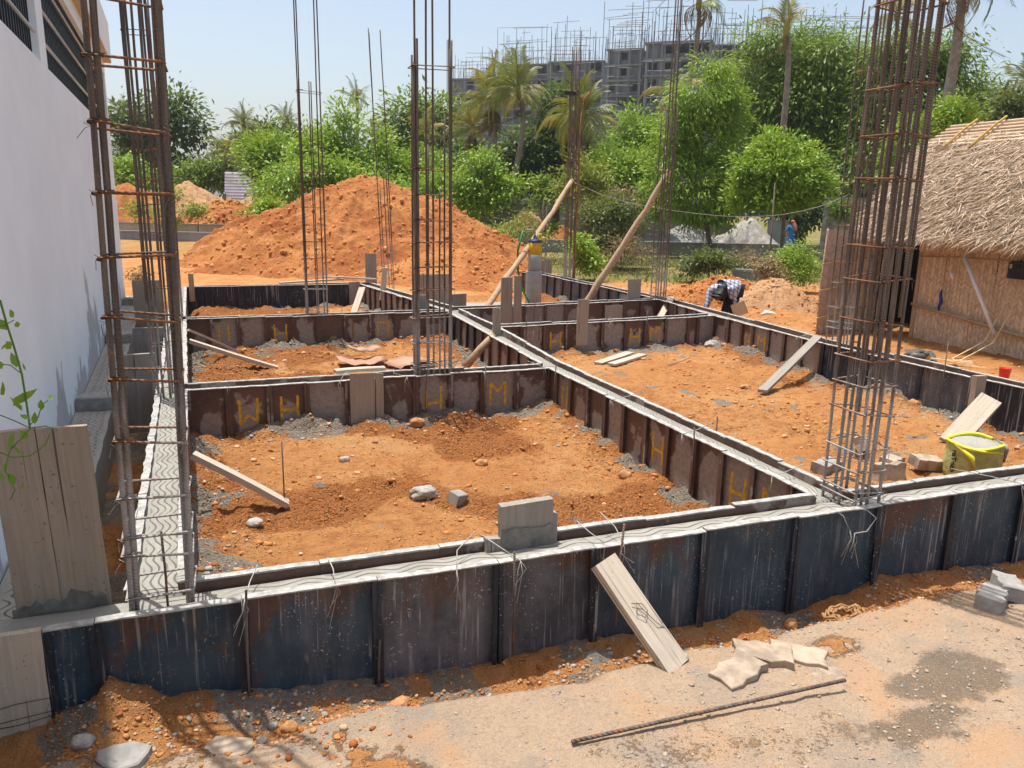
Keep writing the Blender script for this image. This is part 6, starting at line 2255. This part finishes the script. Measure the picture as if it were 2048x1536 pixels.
def tree(name, label, base, blobs, leaf, n_cl, per, size, seed, trunk=None, tr=.15, clump=.28, droop=.25, group=None, cat='tree', bark='bark', aspect=.42, limbs=True, limb_max=7, gapth=.36, loose=False):
    """base: ground point; blobs relative to base"""
    t = thing(name, label, cat, base, 0, group)
    V, F, T = leaf_cloud(blobs, n_cl, per, size, seed, clump, droop, aspect=aspect, gapth=gapth, loose=loose)
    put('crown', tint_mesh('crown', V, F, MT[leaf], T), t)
    if trunk is not None:
        m = MB()
        tp = [Vector(p) for p in trunk]
        n = len(tp)
        m.tube(tp, [tr * (1 - .55 * i / (n - 1)) for i in range(n)], 8)
        put('trunk', m.mesh('trunk', MT[bark], True), t)
        if limbs:
            rr = random.Random(seed)
            m = MB()
            for b in blobs[:limb_max]:
                s = tp[-1] if rr.random() < .5 else tp[-2].lerp(tp[-1], rr.random())
                e = Vector(b[:3])
                mid = s.lerp(e, .5) + Vector((rr.uniform(-.2, .2), rr.uniform(-.2, .2), .15))
                m.tube([s, mid, e], tr * .45, 6, r1=tr * .12)
            put('limbs', m.mesh('limbs', MT[bark], True), t)
    return t


def crown_px(pxb, D, base, depth=.8, jitter=.25, seed=0):
    """crown blobs given as photo ellipses (cx, cy, rx, ry) at distance D"""
    rr = random.Random(seed)
    s = m_per_px(D)
    out = []
    for (cx, cy, rx, ry) in pxb:
        p = at(cx, cy, D + rr.uniform(-jitter, jitter) * rx * s * 2) - base
        out.append((p.x, p.y, p.z, rx * s, rx * s * depth, ry * s))
    return out


def T_(name, label, bx, D, pxb, leaf, n_cl, per, size, seed, trunk_px=None, tr=.15, **kw):
    base = gpos(bx, 480, D)
    kw.setdefault('jit', .3)
    bl = crown_px(pxb, D, base, jitter=kw.pop('jit'), seed=seed)
    tk = None
    if trunk_px:
        tk = [at(x, y, D) - base for x, y in trunk_px]
        tk[0].z = -.15
    return tree(name, label, base, bl, leaf, n_cl, per, size, seed, tk, tr, **kw)


T_('broadleaf_tree', 'dark rounded tree far left, rising just beside the white house', 320, 62, [(345, 238, 48, 42), (300, 300, 70, 50), (385, 275, 32, 34), (255, 250, 40, 34), (330, 340, 70, 30), (350, 205, 26, 18)], 'leafC', 210, 44, 0.42, 1, [(322, 470), (325, 380), (330, 290)], .28, clump=0.7)
T_('broadleaf_tree', 'low bright green tree far left behind the dark earth bank', 262, 56, [(255, 345, 30, 30), (285, 360, 30, 20), (240, 365, 22, 18)], 'leafA', 160, 20, .34, 2, [(262, 470), (260, 360)], .12, clump=.4)
T_('leafy_bush', 'dark green bushes between the sandy far mound and the shed', 420, 57, [(390, 355, 50, 28), (440, 345, 40, 30), (470, 370, 24, 24)], 'leafB', 190, 20, .34, 3, cat='bush', clump=.45)
T_('broadleaf_tree', 'bright green wide bush-tree above the corrugated shed', 570, 45, [(560, 330, 55, 42), (520, 315, 34, 30), (600, 350, 45, 30), (575, 290, 32, 24), (545, 375, 26, 22)], 'leafA', 170, 60, 0.25, 4, [(575, 470), (570, 400), (565, 330)], .1, clump=0.42, gapth=.36, loose=True)
T_('broadleaf_tree', 'bright green tree behind the slim cage, left of the mound peak', 690, 42, [(690, 310, 55, 48), (650, 340, 50, 38), (735, 345, 50, 36), (690, 250, 26, 28), (630, 300, 30, 26), (750, 300, 30, 26)], 'leafA', 210, 66, 0.24, 5, [(690, 470), (690, 380), (690, 300)], .1, clump=0.4, gapth=.36, loose=True)
T_('broadleaf_tree', 'low lively green tree right of the mound peak, behind the wide cage', 810, 43, [(790, 345, 40, 38), (840, 355, 44, 40), (880, 340, 36, 30), (815, 385, 44, 30), (850, 400, 44, 30)], 'leafA', 170, 64, 0.23, 6, [(820, 470), (820, 400), (825, 350)], .09, clump=0.38, gapth=.36, loose=True)
T_('broadleaf_tree', 'tall airy tree behind the wide rebar cage', 830, 62, [(825, 225, 42, 36), (870, 230, 44, 36), (795, 265, 36, 42), (880, 285, 40, 40), (840, 300, 60, 40)], 'leafB', 230, 40, 0.4, 7, [(835, 470), (838, 330), (842, 240)], .22, clump=0.65)
T_('broadleaf_tree', 'hazy green tree mass behind the far left palms', 545, 66, [(545, 270, 50, 26), (500, 300, 60, 26), (600, 280, 40, 24)], 'leafD', 260, 18, .42, 8, [(545, 470), (545, 300)], .18, clump=.5)
T_('broadleaf_tree', 'very dark green tree between the pair of tall palms and the drooping palm', 1110, 50, [(1110, 330, 80, 62), (1140, 240, 56, 46), (1060, 300, 52, 50), (1175, 330, 46, 52), (1120, 205, 36, 26), (1015, 330, 36, 44)], 'leafC', 420, 50, 0.3, 9, [(1110, 470), (1112, 360), (1118, 270)], .3, clump=0.55)
T_('broadleaf_tree', 'dark undergrowth tree behind the brown palm skirts', 940, 56, [(930, 330, 50, 52), (880, 350, 40, 42), (970, 370, 50, 36)], 'leafC', 320, 20, .38, 10, [(930, 470), (930, 360)], .2, clump=.45)
T_('broadleaf_tree', 'fresh green ragged tree before the block wall, left of the standpipe', 962, 36, [(955, 352, 30, 24), (925, 372, 24, 22), (1002, 376, 28, 16), (962, 322, 18, 12), (940, 398, 34, 14), (985, 345, 20, 14), (975, 400, 26, 12), (1025, 372, 12, 8), (910, 395, 16, 14)], 'leafA', 170, 64, 0.19, 11, [(968, 470), (965, 400), (962, 350)], .07, clump=0.3, gapth=.38, loose=True)
T_('broadleaf_tree', 'tall light green tree with drooping leaves before the gravel piles', 1425, 33, [(1405, 205, 50, 50), (1435, 280, 48, 76), (1372, 290, 46, 66), (1448, 375, 40, 66), (1390, 375, 50, 50), (1335, 360, 36, 50), (1425, 150, 28, 22), (1400, 424, 44, 20), (1450, 418, 24, 22), (1340, 405, 26, 28), (1460, 215, 22, 44), (1340, 290, 24, 30)], 'leafA', 560, 80, 0.19, 12,
   [(1428, 485), (1412, 440), (1400, 390), (1405, 300)], .11, clump=0.3, droop=.6, aspect=.26, gapth=.40, loose=True, limb_max=12)
T_('broadleaf_tree', 'pale green tree in front of the concrete towers', 1265, 44, [(1260, 275, 40, 36), (1300, 300, 44, 48), (1240, 330, 44, 44), (1285, 250, 26, 20), (1275, 370, 56, 36)], 'leafA', 210, 66, 0.22, 13, [(1270, 470), (1270, 370), (1270, 300)], .12, clump=0.38, gapth=.38, loose=True)
T_('broadleaf_tree', 'small bright broad-leaved tree standing before the huge mango tree', 1567, 28.5, [(1565, 345, 52, 44), (1535, 305, 34, 28), (1605, 330, 38, 32), (1500, 372, 38, 28), (1620, 378, 34, 26), (1578, 282, 20, 16), (1495, 338, 20, 18), (1472, 400, 20, 16), (1545, 395, 44, 24), (1600, 402, 34, 20), (1645, 352, 16, 22)], 'leafA', 330, 70, 0.16, 14,
   [(1562, 520), (1566, 470), (1568, 420), (1564, 350)], .085, clump=0.24, gapth=.40, loose=True, limb_max=11)
T_('mango_tree', 'huge mango tree with dense dark crown at right centre', 1590, 47, [(1560, 130, 84, 56), (1640, 150, 84, 66), (1500, 190, 60, 66), (1590, 230, 100, 70), (1690, 220, 66, 80), (1530, 90, 50, 32), (1620, 85, 58, 26), (1570, 300, 120, 70), (1700, 300, 70, 70), (1690, 130, 44, 40)], 'leafB', 900, 52, 0.3, 15,
   [(1600, 470), (1600, 380), (1605, 280)], .4, clump=0.62, droop=.5, aspect=.3)
T_('mango_tree', 'second mango tree at right, behind the massive rebar cage', 1850, 43, [(1790, 170, 66, 66), (1860, 150, 62, 60), (1920, 200, 70, 70), (1830, 240, 90, 70), (1760, 260, 60, 70), (1965, 250, 44, 46), (1800, 100, 50, 36), (1890, 110, 40, 30), (1740, 330, 60, 60), (1700, 330, 30, 60)], 'leafB', 800, 52, 0.29, 16,
   [(1850, 470), (1850, 360), (1850, 260)], .38, clump=0.6, droop=.5, aspect=.3)
T_('broadleaf_tree', 'feathery light green tree peeping over the hut roof', 1885, 25, [(1890, 225, 40, 24), (1850, 250, 44, 26), (1920, 240, 28, 18), (1820, 290, 40, 40), (1800, 340, 34, 40)], 'leafA', 420, 20, .15, 17, [(1870, 470), (1865, 330), (1870, 260)], .09, clump=.24)
T_('broadleaf_tree', 'yellowish green tree cut by the right picture edge', 2040, 36, [(2035, 215, 34, 30), (2060, 250, 50, 40), (2000, 245, 24, 18)], 'leafD', 260, 18, .26, 18, [(2050, 470), (2048, 300)], .15, clump=.34)
T_('leafy_bush', 'tall yellow green bush behind the cage with forked stick', 1165, 30, [(1160, 345, 28, 24), (1185, 370, 30, 28), (1130, 375, 22, 26), (1210, 360, 20, 18), (1170, 400, 40, 26)], 'leafE', 130, 56, 0.14, 19, [(1165, 480), (1165, 400)], .04, cat='bush', clump=0.24, gapth=.36, loose=True)
T_('leafy_bush', 'slim dark green bush left of the forked stick cage', 1085, 38, [(1085, 375, 18, 26), (1080, 410, 18, 26), (1095, 440, 22, 22)], 'leafB', 150, 18, .2, 20, [(1085, 480), (1085, 400)], .04, cat='bush', clump=.2)
T_('leafy_bush', 'thick green bush between the two long round poles', 1195, 27, [(1190, 440, 44, 30), (1230, 450, 40, 30), (1165, 480, 30, 30), (1220, 490, 44, 22), (1250, 420, 26, 20)], 'leafD', 240, 46, 0.13, 21, cat='bush', clump=0.27)
T_('leafy_bush', 'bright weedy bush at the foot of the left long round pole', 1165, 22.5, [(1170, 515, 20, 22), (1160, 490, 16, 16), (1185, 530, 18, 14)], 'leafA', 140, 16, .12, 22, cat='bush', clump=.14)
T_('dry_bush', 'dry brown thicket behind the green bush between poles', 1240, 32, [(1215, 405, 36, 18), (1240, 395, 22, 14)], 'leafF', 130, 16, .18, 23, cat='bush', clump=.25)
T_('dry_bush', 'tangled dry brush at the foot of the right round pole', 1255, 25, [(1240, 500, 44, 30), (1280, 510, 36, 24), (1205, 525, 30, 18)], 'leafF', 200, 14, .12, 24, cat='bush', clump=.22, aspect=.14)
T_('leafy_bush', 'low bush with curled dry branches before the low white wall', 1415, 22.5, [(1410, 522, 28, 16), (1440, 526, 24, 14), (1390, 532, 22, 10)], 'leafD', 220, 16, .11, 25, cat='bush', clump=.16)
T_('leafy_bush', 'feathery green bush beside the woven screen', 1590, 20.5, [(1595, 510, 30, 38), (1575, 540, 30, 26), (1615, 545, 26, 28), (1580, 480, 14, 20), (1560, 520, 18, 18)], 'leafA', 460, 16, .07, 26, cat='bush', clump=.13)
T_('dry_bush', 'dark withered weeds left of the feathery green bush', 1545, 19.5, [(1535, 535, 24, 18), (1550, 555, 20, 14)], 'leafF', 110, 14, .08, 27, cat='bush', clump=.13)
T_('leafy_bush', 'sparse yellow green saplings left of the standpipe', 1040, 29, [(1030, 465, 22, 30), (1050, 440, 14, 24), (1015, 480, 16, 20), (1065, 465, 14, 26)], 'leafE', 130, 9, .11, 28, [(1038, 510), (1040, 450)], .02, cat='bush', clump=.2)
T_('leafy_bush', 'small dark bush on the left shoulder of the huge mound', 530, 29, [(530, 430, 22, 16), (545, 415, 16, 12), (515, 442, 16, 10)], 'leafA', 160, 16, .16, 29, cat='bush', clump=.18)
T_('leafy_bush', 'single sapling with bright tuft before the far red bank', 396, 41, [(396, 423, 20, 8)], 'leafE', 50, 16, .2, 30, [(396, 470), (396, 425)], .03, cat='sapling', clump=.16)
T_('leafy_bush', 'weeds glimpsed through the front left rebar cage', 345, 40, [(345, 400, 22, 26), (340, 440, 22, 20), (280, 420, 20, 18)], 'leafE', 120, 14, .17, 31, cat='bush', clump=.24)
T_('dry_bush', 'dry yellow scrub beside the far corner of the white house', 270, 20.5, [(268, 548, 16, 12), (280, 540, 10, 12)], 'leafF', 70, 14, .09, 32, cat='bush', clump=.1)
T_('leafy_bush', 'creeper hanging over the tall grey block wall', 1675, 30, [(1672, 400, 14, 40), (1690, 420, 12, 30)], 'leafB', 130, 14, .14, 34, cat='bush', clump=.14)
T_('leafy_bush', 'shadowy green hedge under the mango trees', 1620, 44, [(1480, 400, 60, 40), (1600, 420, 80, 40), (1700, 400, 60, 50), (1800, 400, 80, 50)], 'leafC', 420, 18, .3, 35, cat='hedge', clump=.4)
T_('leafy_bush', 'green hedge row below the drooping palm', 1200, 47, [(1200, 370, 60, 30), (1290, 390, 60, 30), (1130, 385, 40, 22)], 'leafA', 320, 18, .28, 36, cat='hedge', clump=.36)
T_('leafy_bush', 'far dark tree line closing the left background', 500, 78, [(430, 345, 60, 28), (520, 335, 70, 28), (620, 330, 70, 30), (720, 330, 70, 36), (820, 340, 70, 34), (260, 320, 60, 40), (340, 340, 60, 30)], 'leafC', 700, 18, .5, 37, cat='tree line', clump=.6)
T_('leafy_bush', 'bright continuous thicket between the mound peak and the two tall palms', 880, 40, [(860, 400, 60, 34), (920, 410, 50, 26), (800, 395, 50, 30), (760, 380, 40, 34), (900, 370, 40, 26)], 'leafA', 320, 42, 0.21, 38, cat='thicket', clump=0.38)
T_('leafy_bush', 'green thicket behind the left shoulder of the huge mound', 620, 40, [(600, 360, 60, 34), (660, 350, 50, 34), (540, 380, 40, 20), (700, 360, 40, 34)], 'leafA', 250, 42, 0.21, 39, cat='thicket', clump=0.38)
T_('leafy_bush', 'tall green thicket filling the gap behind the two slender cages', 1235, 38, [(1225, 340, 44, 44), (1280, 350, 44, 54), (1310, 400, 36, 44), (1215, 390, 40, 30), (1180, 400, 30, 30)], 'leafA', 380, 42, 0.18, 40, cat='thicket', clump=0.34)
T_('leafy_bush', 'weedy pale green scrub before the distant orange mound', 1000, 31, [(960, 455, 40, 20), (1010, 470, 40, 18), (1075, 470, 26, 20), (915, 450, 26, 18)], 'leafE', 200, 12, .11, 41, cat='scrub', clump=.22)
T_('leafy_bush', 'grassy weeds along the low white wall by the gravel', 1340, 29, [(1300, 530, 40, 8), (1370, 530, 40, 8), (1480, 528, 40, 8), (1240, 530, 30, 12)], 'leafD', 240, 14, .11, 42, cat='weeds', clump=.16)
T_('dry_bush', 'bare tangled twigs beside the small bright tree trunk', 1490, 24.5, [(1490, 515, 36, 10), (1525, 515, 36, 10)], 'leafF', 150, 12, .13, 43, cat='brush', clump=.2, aspect=.1)
# thin stick and bare sapling in the yard
m = MB()
m.tube([(0, 0, -.1), (.02, 0, 1.2), (-.03, 0, 2.9)], .04, 6, r1=.02)
put('thin_post', m.mesh('thin_post', MT['bark'], True), None, gpos(1541, 480, 25.5), label='thin dark upright stick left of the small round tree trunk', category='post')
# grass blades on the verge
N = 26000
rs = np.random.default_rng(44)
gxs = rs.uniform(6, 32, N)
gys = rs.uniform(18, 36, N)
k = ground_mask(gxs, gys)[:, 2] * (.25 + .75 * sstep(fbm(gxs * .5, gys * .5, 3, 4), .4, .6)) > rs.random(N)
gxs, gys = gxs[k], gys[k]
N = len(gxs)
gzs = ground_h(gxs, gys)
a = rs.uniform(0, 6.28, N)
h = rs.uniform(.03, .16, N)
b = np.stack([gxs, gys, gzs], -1)
sd = np.stack([np.cos(a), np.sin(a), 0 * a], -1) * .02
tp = b + np.stack([np.sin(a) * h * .6, np.cos(a) * h * .6, h], -1)
V = np.stack([b - sd, b + sd, tp], 1).reshape(-1, 3)
put('verge_grass', tint_mesh('verge_grass', V, np.arange(3 * N).reshape(-1, 3), MT['leafD'], np.repeat(rs.random(N), 3)), None, kind='stuff')


# ------------------------------------------------------------------ palms
def frond_mesh(mat, droop, seed, nl=44, hang=.5):
    """unit-length palm frond along +x, drooping"""
    r = random.Random(seed)
    m = MB()
    pts = []
    for i in range(11):
        t = i / 10
        a = droop * t * t
        pts.append(Vector((t * (1 - .28 * droop * t * t), 0, .18 * t - a * .72 * t)))
    m.tube(pts, .012, 4, r1=.003)
    for s in (-1, 1):
        for k in range(nl):
            t = .10 + .90 * k / nl
            i = min(9, int(t * 10))
            p = pts[i].lerp(pts[i + 1], t * 10 - i)
            tan = (pts[i + 1] - pts[i]).normalized()
            l = .30 * math.sin(min(1, t * 1.15 + .18) * math.pi * .86 + .15) + .05
            l *= r.uniform(.8, 1.12)
            d = (tan * .75 + Vector((0, s, 0)) * .8 + Vector((0, 0, -hang * r.uniform(.4, 1.2)))).normalized()
            w = Vector((0, 0, 1)).cross(d).normalized() * .003 + tan * .0062
            mid = p + d * l * .55 + Vector((0, 0, .02 * l))
            tip = p + d * l + Vector((0, 0, -.22 * l * hang * 2))
            m.add([p - w * .5, p + w * .5, mid + w, mid - w, tip], [(0, 1, 2, 3), (3, 2, 4)])
    return m.mesh('frond', MT[mat])


FR = [frond_mesh('frond', .40, 1, hang=.35), frond_mesh('frond', .65, 2, hang=.5), frond_mesh('frond', 1.05, 3, hang=.7), frond_mesh('frondy', .75, 4, hang=.55), frond_mesh('frondd', 1.7, 5, hang=.9), frond_mesh('frond', .22, 6, hang=.25)]


def palm(label, crown, D, R, base, seed, n=20, tr=.16, spec=None, wind=0.0, mid=None, skirt=0, yel=.12):
    """crown/base photo points; R frond length in photo pixels"""
    r = random.Random(seed)
    b = at(*base, D)
    c = at(*crown, D)
    t = thing('coconut_palm', label, 'palm tree', b, 0, 'coconut palms behind the site')
    cl = c - b
    md = (at(*mid, D) - b) if mid else cl * .5 + Vector((r.uniform(-.15, .15), 0, 0))
    pts = []
    for i in range(9):
        u = i / 8
        pts.append((1 - u) ** 2 * Vector((0, 0, -.6)) + 2 * u * (1 - u) * (md * 2 - cl * .5) + u * u * cl)
    m = MB()
    m.tube(pts, [tr * (1.25 if i == 0 else 1 - .35 * i / 8) for i in range(9)], 8)
    put('trunk', m.mesh('trunk', MT['palmbark'], True), t)
    L = R * m_per_px(D)
    lst = spec
    if lst is None:
        lst = []
        for i in range(n):
            az = i * 2.39996 + r.uniform(-.2, .2)
            el = 82 - 108 * (i / n) ** .9 + r.uniform(-14, 14)
            lst.append((az, el, None))
    for az, el, kd in lst:
        if kd is None:
            kd = 5 if el > 55 else 0 if el > 25 else 1 if el > -5 else 2
            if r.random() < yel:
                kd = 3
        o = put('frond', FR[kd], t, cl + Vector((0, 0, r.uniform(-.1, .1))))
        o.rotation_euler = (r.uniform(-.3, .3), -rad(el), az)
        s = L * r.uniform(.7, 1.15)
        o.scale = (s, s, s)
    for i in range(skirt):
        az = r.uniform(0, 6.28)
        o = put('dead_frond', FR[4], t, cl + Vector((0, 0, -.2)))
        o.rotation_euler = (r.uniform(-.4, .4), rad(r.uniform(55, 85)), az)
        s = L * r.uniform(.7, 1.0)
        o.scale = (s, s, s)
    m = MB()
    m.lathe([(.02, -.45), (tr * .8, -.3), (tr * 1.1, -.05), (tr * .7, .3), (.02, .55)], 8, tuple(cl))
    put('crown_shaft', m.mesh('crown_shaft', MT['frondy'], True), t)
    return t


# screen-right direction has azimuth -CAM_Y; az measured from world +x
def az(deg):
    """azimuth: 0 = picture right, 90 = away from camera, 180 = picture left"""
    return rad(deg) - CAM_Y


palm('right of two tall palms with wind-swept green fronds before the grey towers', (1037, 182), 42, 92, (1020, 362), 1, 24, .17, mid=(1046, 250), skirt=2)
palm('left of two tall palms, thick with yellowish fronds and brown skirt', (985, 200), 45, 92, (985, 340), 2, 26, .16, skirt=8, yel=.35)
palm('short brown skirted palm between the two tall ones', (945, 255), 47, 75, (940, 400), 3, 18, .18, skirt=7, yel=.5)
palm('broad palm with long drooping dark fronds behind the forked stick', (1165, 232), 39, 100, (1170, 440), 4, 28, .22, skirt=3)
palm('small lone palm against the sky above the mound', (714, 196), 70, 42, (713, 330), 5, 16, .15, yel=.3, skirt=1)
palm('little palm half hidden left of the mound peak', (745, 262), 62, 32, (745, 340), 6, 13, .14)
palm('palm with upright feathery fronds far left of centre', (487, 247), 60, 46, (487, 350), 7, 22, .16)
palm('small spreading palm right of the far left pair', (575, 243), 66, 42, (575, 320), 8, 16, .15)
palm('low drooping palm by the corrugated shed', (455, 305), 56, 52, (462, 380), 9, 20, .17, skirt=3)
palm('tiny palm top at the far left beside the house', (248, 222), 64, 38, (250, 330), 10, 14, .15)
palm('thin stemmed palm behind the wide rebar cage', (853, 262), 50, 52, (842, 372), 11, 17, .12, yel=.4, skirt=2)
palm('tall palm with brown hanging fronds cut by the top edge', (1398, 6), 40, 72, (1366, 190), 12, tr=.14, mid=(1392, 95),
     spec=[(az(178), -30, 4), (az(195), -52, 4), (az(5), -28, 4), (az(-20), -55, 4), (az(10), 20, 1), (az(170), 25, 1), (az(90), 60, 0), (az(250), 50, 0), (az(60), 10, 2), (az(-60), 0, 2), (az(140), 70, 5)])
palm('young palm with yellow leaning fronds before the right tower', (1352, 185), 42, 78, (1352, 330), 13, tr=.16,
     spec=[(az(180), 10, 3), (az(165), -25, 3), (az(20), 62, 0), (az(150), 78, 5), (az(5), 40, 3), (az(60), 55, 0), (az(200), -38, 3), (az(-30), 25, 3), (az(-60), -10, 3), (az(100), 30, 0)])
palm('slender palm with sparse upright top in front of the mango tree', (1573, 58), 36, 72, (1566, 255), 14, tr=.14, mid=(1577, 130), skirt=0,
     spec=[(az(175), 38, 3), (az(20), 42, 3), (az(100), 78, 5), (az(60), 82, 3), (az(-120), 80, 5), (az(150), 62, 3), (az(0), 60, 3), (az(-10), -72, 4), (az(-25), -66, 4)])
palm('leaning palm trunk at upper right, crown partly above the picture', (1926, -42), 26, 125, (1892, 205), 15, tr=.17, mid=(1916, 70),
     spec=[(az(8), -8, 1), (az(-8), -38, 2), (az(25), 12, 1), (az(-40), -22, 2), (az(178), 0, 1), (az(190), -60, 4), (az(90), 40, 0), (az(140), 25, 0), (az(-70), 12, 1), (az(240), 30, 0), (az(60), -10, 2), (az(0), -70, 4)])
palm('palm behind the massive cage, near the top edge', (1795, 28), 44, 70, (1795, 250), 16, 16, .15, yel=.6)
palm('palm crown cut by the right picture edge', (2058, 165), 34, 66, (2062, 330), 17, 18, .16)

# ------------------------------------------------------------------ unfinished concrete towers with scaffolding
def tower(label, x0, x1, ytop, D, depth, floors, bays, seed, yaw=.30, mats=('far', 'farlight'), blind=.35, slab_over=.0):
    r = random.Random(seed)
    a = at(x0, 400, D)
    b = at(x1, 400, D)
    Wd = (b - a).length
    top = at((x0 + x1) / 2, ytop, D).z
    a.z = 0
    t = thing('concrete_tower', label, 'building', a, -CAM_Y - yaw)
    fh = (top + .5) / floors
    bw = Wd / bays
    for f in range(floors):
        z = -.5 + f * fh
        m = MB()
        m.box(-.25, Wd + .25, -.35, depth, z + fh - .28, z + fh)
        put('floor_slab', m.mesh('floor_slab', MT[mats[1]]), t)
        w = MB()
        for i in range(bays):
            u0, u1 = i * bw + .18, (i + 1) * bw - .18
            kind = r.random()
            zb, zt = z + .002, z + fh - .282
            if kind < blind:
                w.box(u0, u1, .15, .35, zb, zt)
            elif kind < .82:
                ww = (u1 - u0)
                l, rr = u0 + ww * .18, u1 - ww * .22
                w.box(u0, l, .15, .35, zb, zt)
                w.box(rr, u1, .15, .35, zb, zt)
                w.box(l, rr, .15, .35, zb, zb + fh * .28)
                w.box(l, rr, .15, .35, zt - fh * .14, zt)
            else:
                w.box(u0, u1, .15, .35, zb, zb + fh * .30)
        nd = max(2, int(depth / 4))
        for i in range(nd):
            v0, v1 = .5 + i * (depth - .5) / nd, .5 + (i + 1) * (depth - .5) / nd - .4
            if r.random() < .5:
                w.box(.02, .2, v0, v1, zb, zt)
            else:
                w.box(.02, .2, v0, v0 + (v1 - v0) * .3, zb, zt)
                w.box(.02, .2, v0 + (v1 - v0) * .7, v1, zb, zt)
        w.box(.3, Wd - .3, depth * .55, depth * .55 + .2, zb, zt)
        w.box(Wd - .2, Wd - .02, .5, depth - .4, zb, zt)
        put('wall_panels', w.mesh('wall_panels', MT[mats[0]]), t)
    m = None
    for i in range(bays + 1):
        m = MB()
        u = min(max(i * bw, .18), Wd - .18)
        m.box(u - .2, u + .2, -.1, .45, -.5, top - .3)
        put('column', m.mesh('column', MT[mats[1]]), t)
    m = MB()
    for i in range(bays + 1):
        for v in np.linspace(.2, depth - .4, 3):
            for k in range(5):
                x = i * bw + r.uniform(-.4, .4)
                m.tube([(x, v + r.uniform(-.2, .2), top), (x + r.uniform(-.15, .15), v, top + r.uniform(1.2, 3.6))], .035, 3)
    put('starter_bars', m.mesh('starter_bars', MT['scaff']), t, kind='stuff')
    return t, Wd, top, fh


def scaffold(label, t, Wd, top, depth, above, seed, fh, step=2.2, low=8.0, r_=.055):
    r = random.Random(seed)
    s = thing('scaffolding', label, 'scaffolding', t.location, t.rotation_euler.z)
    m = MB()
    n = int(Wd / step) + 1
    for i in range(n + 1):
        u = -.6 + (Wd + 1.2) * i / n
        for v in (-1.0, -1.9):
            if r.random() < .85:
                m.tube([(u + r.uniform(-.1, .1), v, low), (u + r.uniform(-.15, .15), v, top + above * r.uniform(.35, 1.0))], r_, 4)
        for v in (depth * .3, depth * .7):
            m.tube([(u, v, top), (u + r.uniform(-.1, .1), v, top + above * r.uniform(.5, 1.0))], r_, 4)
    z = low
    while z < top + above:
        for v in (-1.0, -1.9) + ((depth * .3, depth * .7) if z > top else ()):
            if r.random() < (.8 if z < top else .7):
                a, b = sorted((r.uniform(-.8, Wd * .4), r.uniform(Wd * .5, Wd + .8)))
                m.tube([(a, v, z + r.uniform(-.2, .2)), (b, v, z + r.uniform(-.2, .2))], r_, 4)
        z += fh * .5 if z > top else fh * .55
    for i in range(int(n * .8)):
        u = r.uniform(-.6, Wd)
        z = r.uniform(top * .5, top + above * .7)
        m.tube([(u, -1.0, z), (u + r.uniform(-.1, .1), depth * .3 if z > top else -1.9, z + r.uniform(-.1, .1))], r_, 4)
        m.tube([(u, -1.0, z), (u + 1.8, -1.0, z + 1.6)], r_ * .8, 4)
    put('pipes', m.mesh('pipes', MT['scaff']), s, kind='stuff')
    return s


SPEC = [
    ('grey unfinished tower farthest left, low behind the palms', 905, 1000, 158, 205, 12, 9, 4, 1, .25, 7, 'scaffolding over the tower farthest left'),
    ('grey unfinished block behind the tall palms', 1000, 1092, 130, 195, 12, 10, 4, 2, .25, 8, 'scaffolding over the block behind the tall palms'),
    ('unfinished block with open top floor left of the pale striped tower', 1092, 1196, 124, 182, 12, 10, 4, 3, .25, 9, 'scaffolding over the open topped block'),
    ('pale stained narrow tower with stacked balconies on its left', 1203, 1268, 99, 156, 11, 11, 3, 4, .3, 8, 'scaffolding over the pale narrow tower'),
    ('grey tower with windows directly behind the top palm trunk', 1276, 1398, 86, 148, 14, 11, 4, 5, .3, 8, 'scaffolding over the tower behind the palm trunk'),
    ('brownish unfinished block right of the towers, above the mango tree', 1400, 1482, 90, 168, 12, 11, 4, 6, .1, 9, 'scaffolding over the brownish block'),
    ('low unfinished block hidden behind the huge mango tree', 1490, 1760, 104, 172, 12, 10, 9, 7, .05, 9, 'tall bar forest and scaffolding above the huge mango tree'),
]
for (lab, x0, x1, yt, D, dep, fl, by, sd, yaw, above, slab) in SPEC:
    mats = ('farbrick', 'far') if sd == 6 else ('far', 'farlight')
    t, Wd, top, fh = tower(lab, x0, x1, yt, D, dep, fl, by, sd, yaw, mats, blind=.5 if sd == 4 else .22)
    scaffold(slab, t, Wd, top, dep, above, sd + 50, fh)
t = thing('hoist_mast', 'lattice hoist mast rising left of the tower farthest left', 'mast', gpos(899, 400, 205))
m = MB()
for dx, dy in ((-.5, -.5), (.5, -.5), (-.5, .5), (.5, .5)):
    m.tube([(dx, dy, 0), (dx, dy, 40)], .09, 4)
for k in range(26):
    z = k * 1.5
    m.tube([(-.5, -.5, z), (.5, -.5, z + 1.5)], .06, 4)
    m.tube([(-.5, -.5, z), (.5, -.5, z)], .06, 4)
put('lattice', m.mesh('lattice', MT['scaff']), t)

# ------------------------------------------------------------------ thin noon haze
m = MB()
m.box(-1100, 1400, -80, 1700, -4, 70)
hm = bpy.data.materials.new('noon_haze')
hm.use_nodes = True
ht = hm.node_tree
ht.nodes.remove(ht.nodes['Principled BSDF'])
hv = ht.nodes.new('ShaderNodeVolumePrincipled')
hv.inputs['Density'].default_value = .00035
hv.inputs['Color'].default_value = (.86, .92, 1.0, 1)
ht.links.new(hv.outputs[0], ht.nodes['Material Output'].inputs['Volume'])
put('haze', m.mesh('haze', hm), None, kind='stuff')
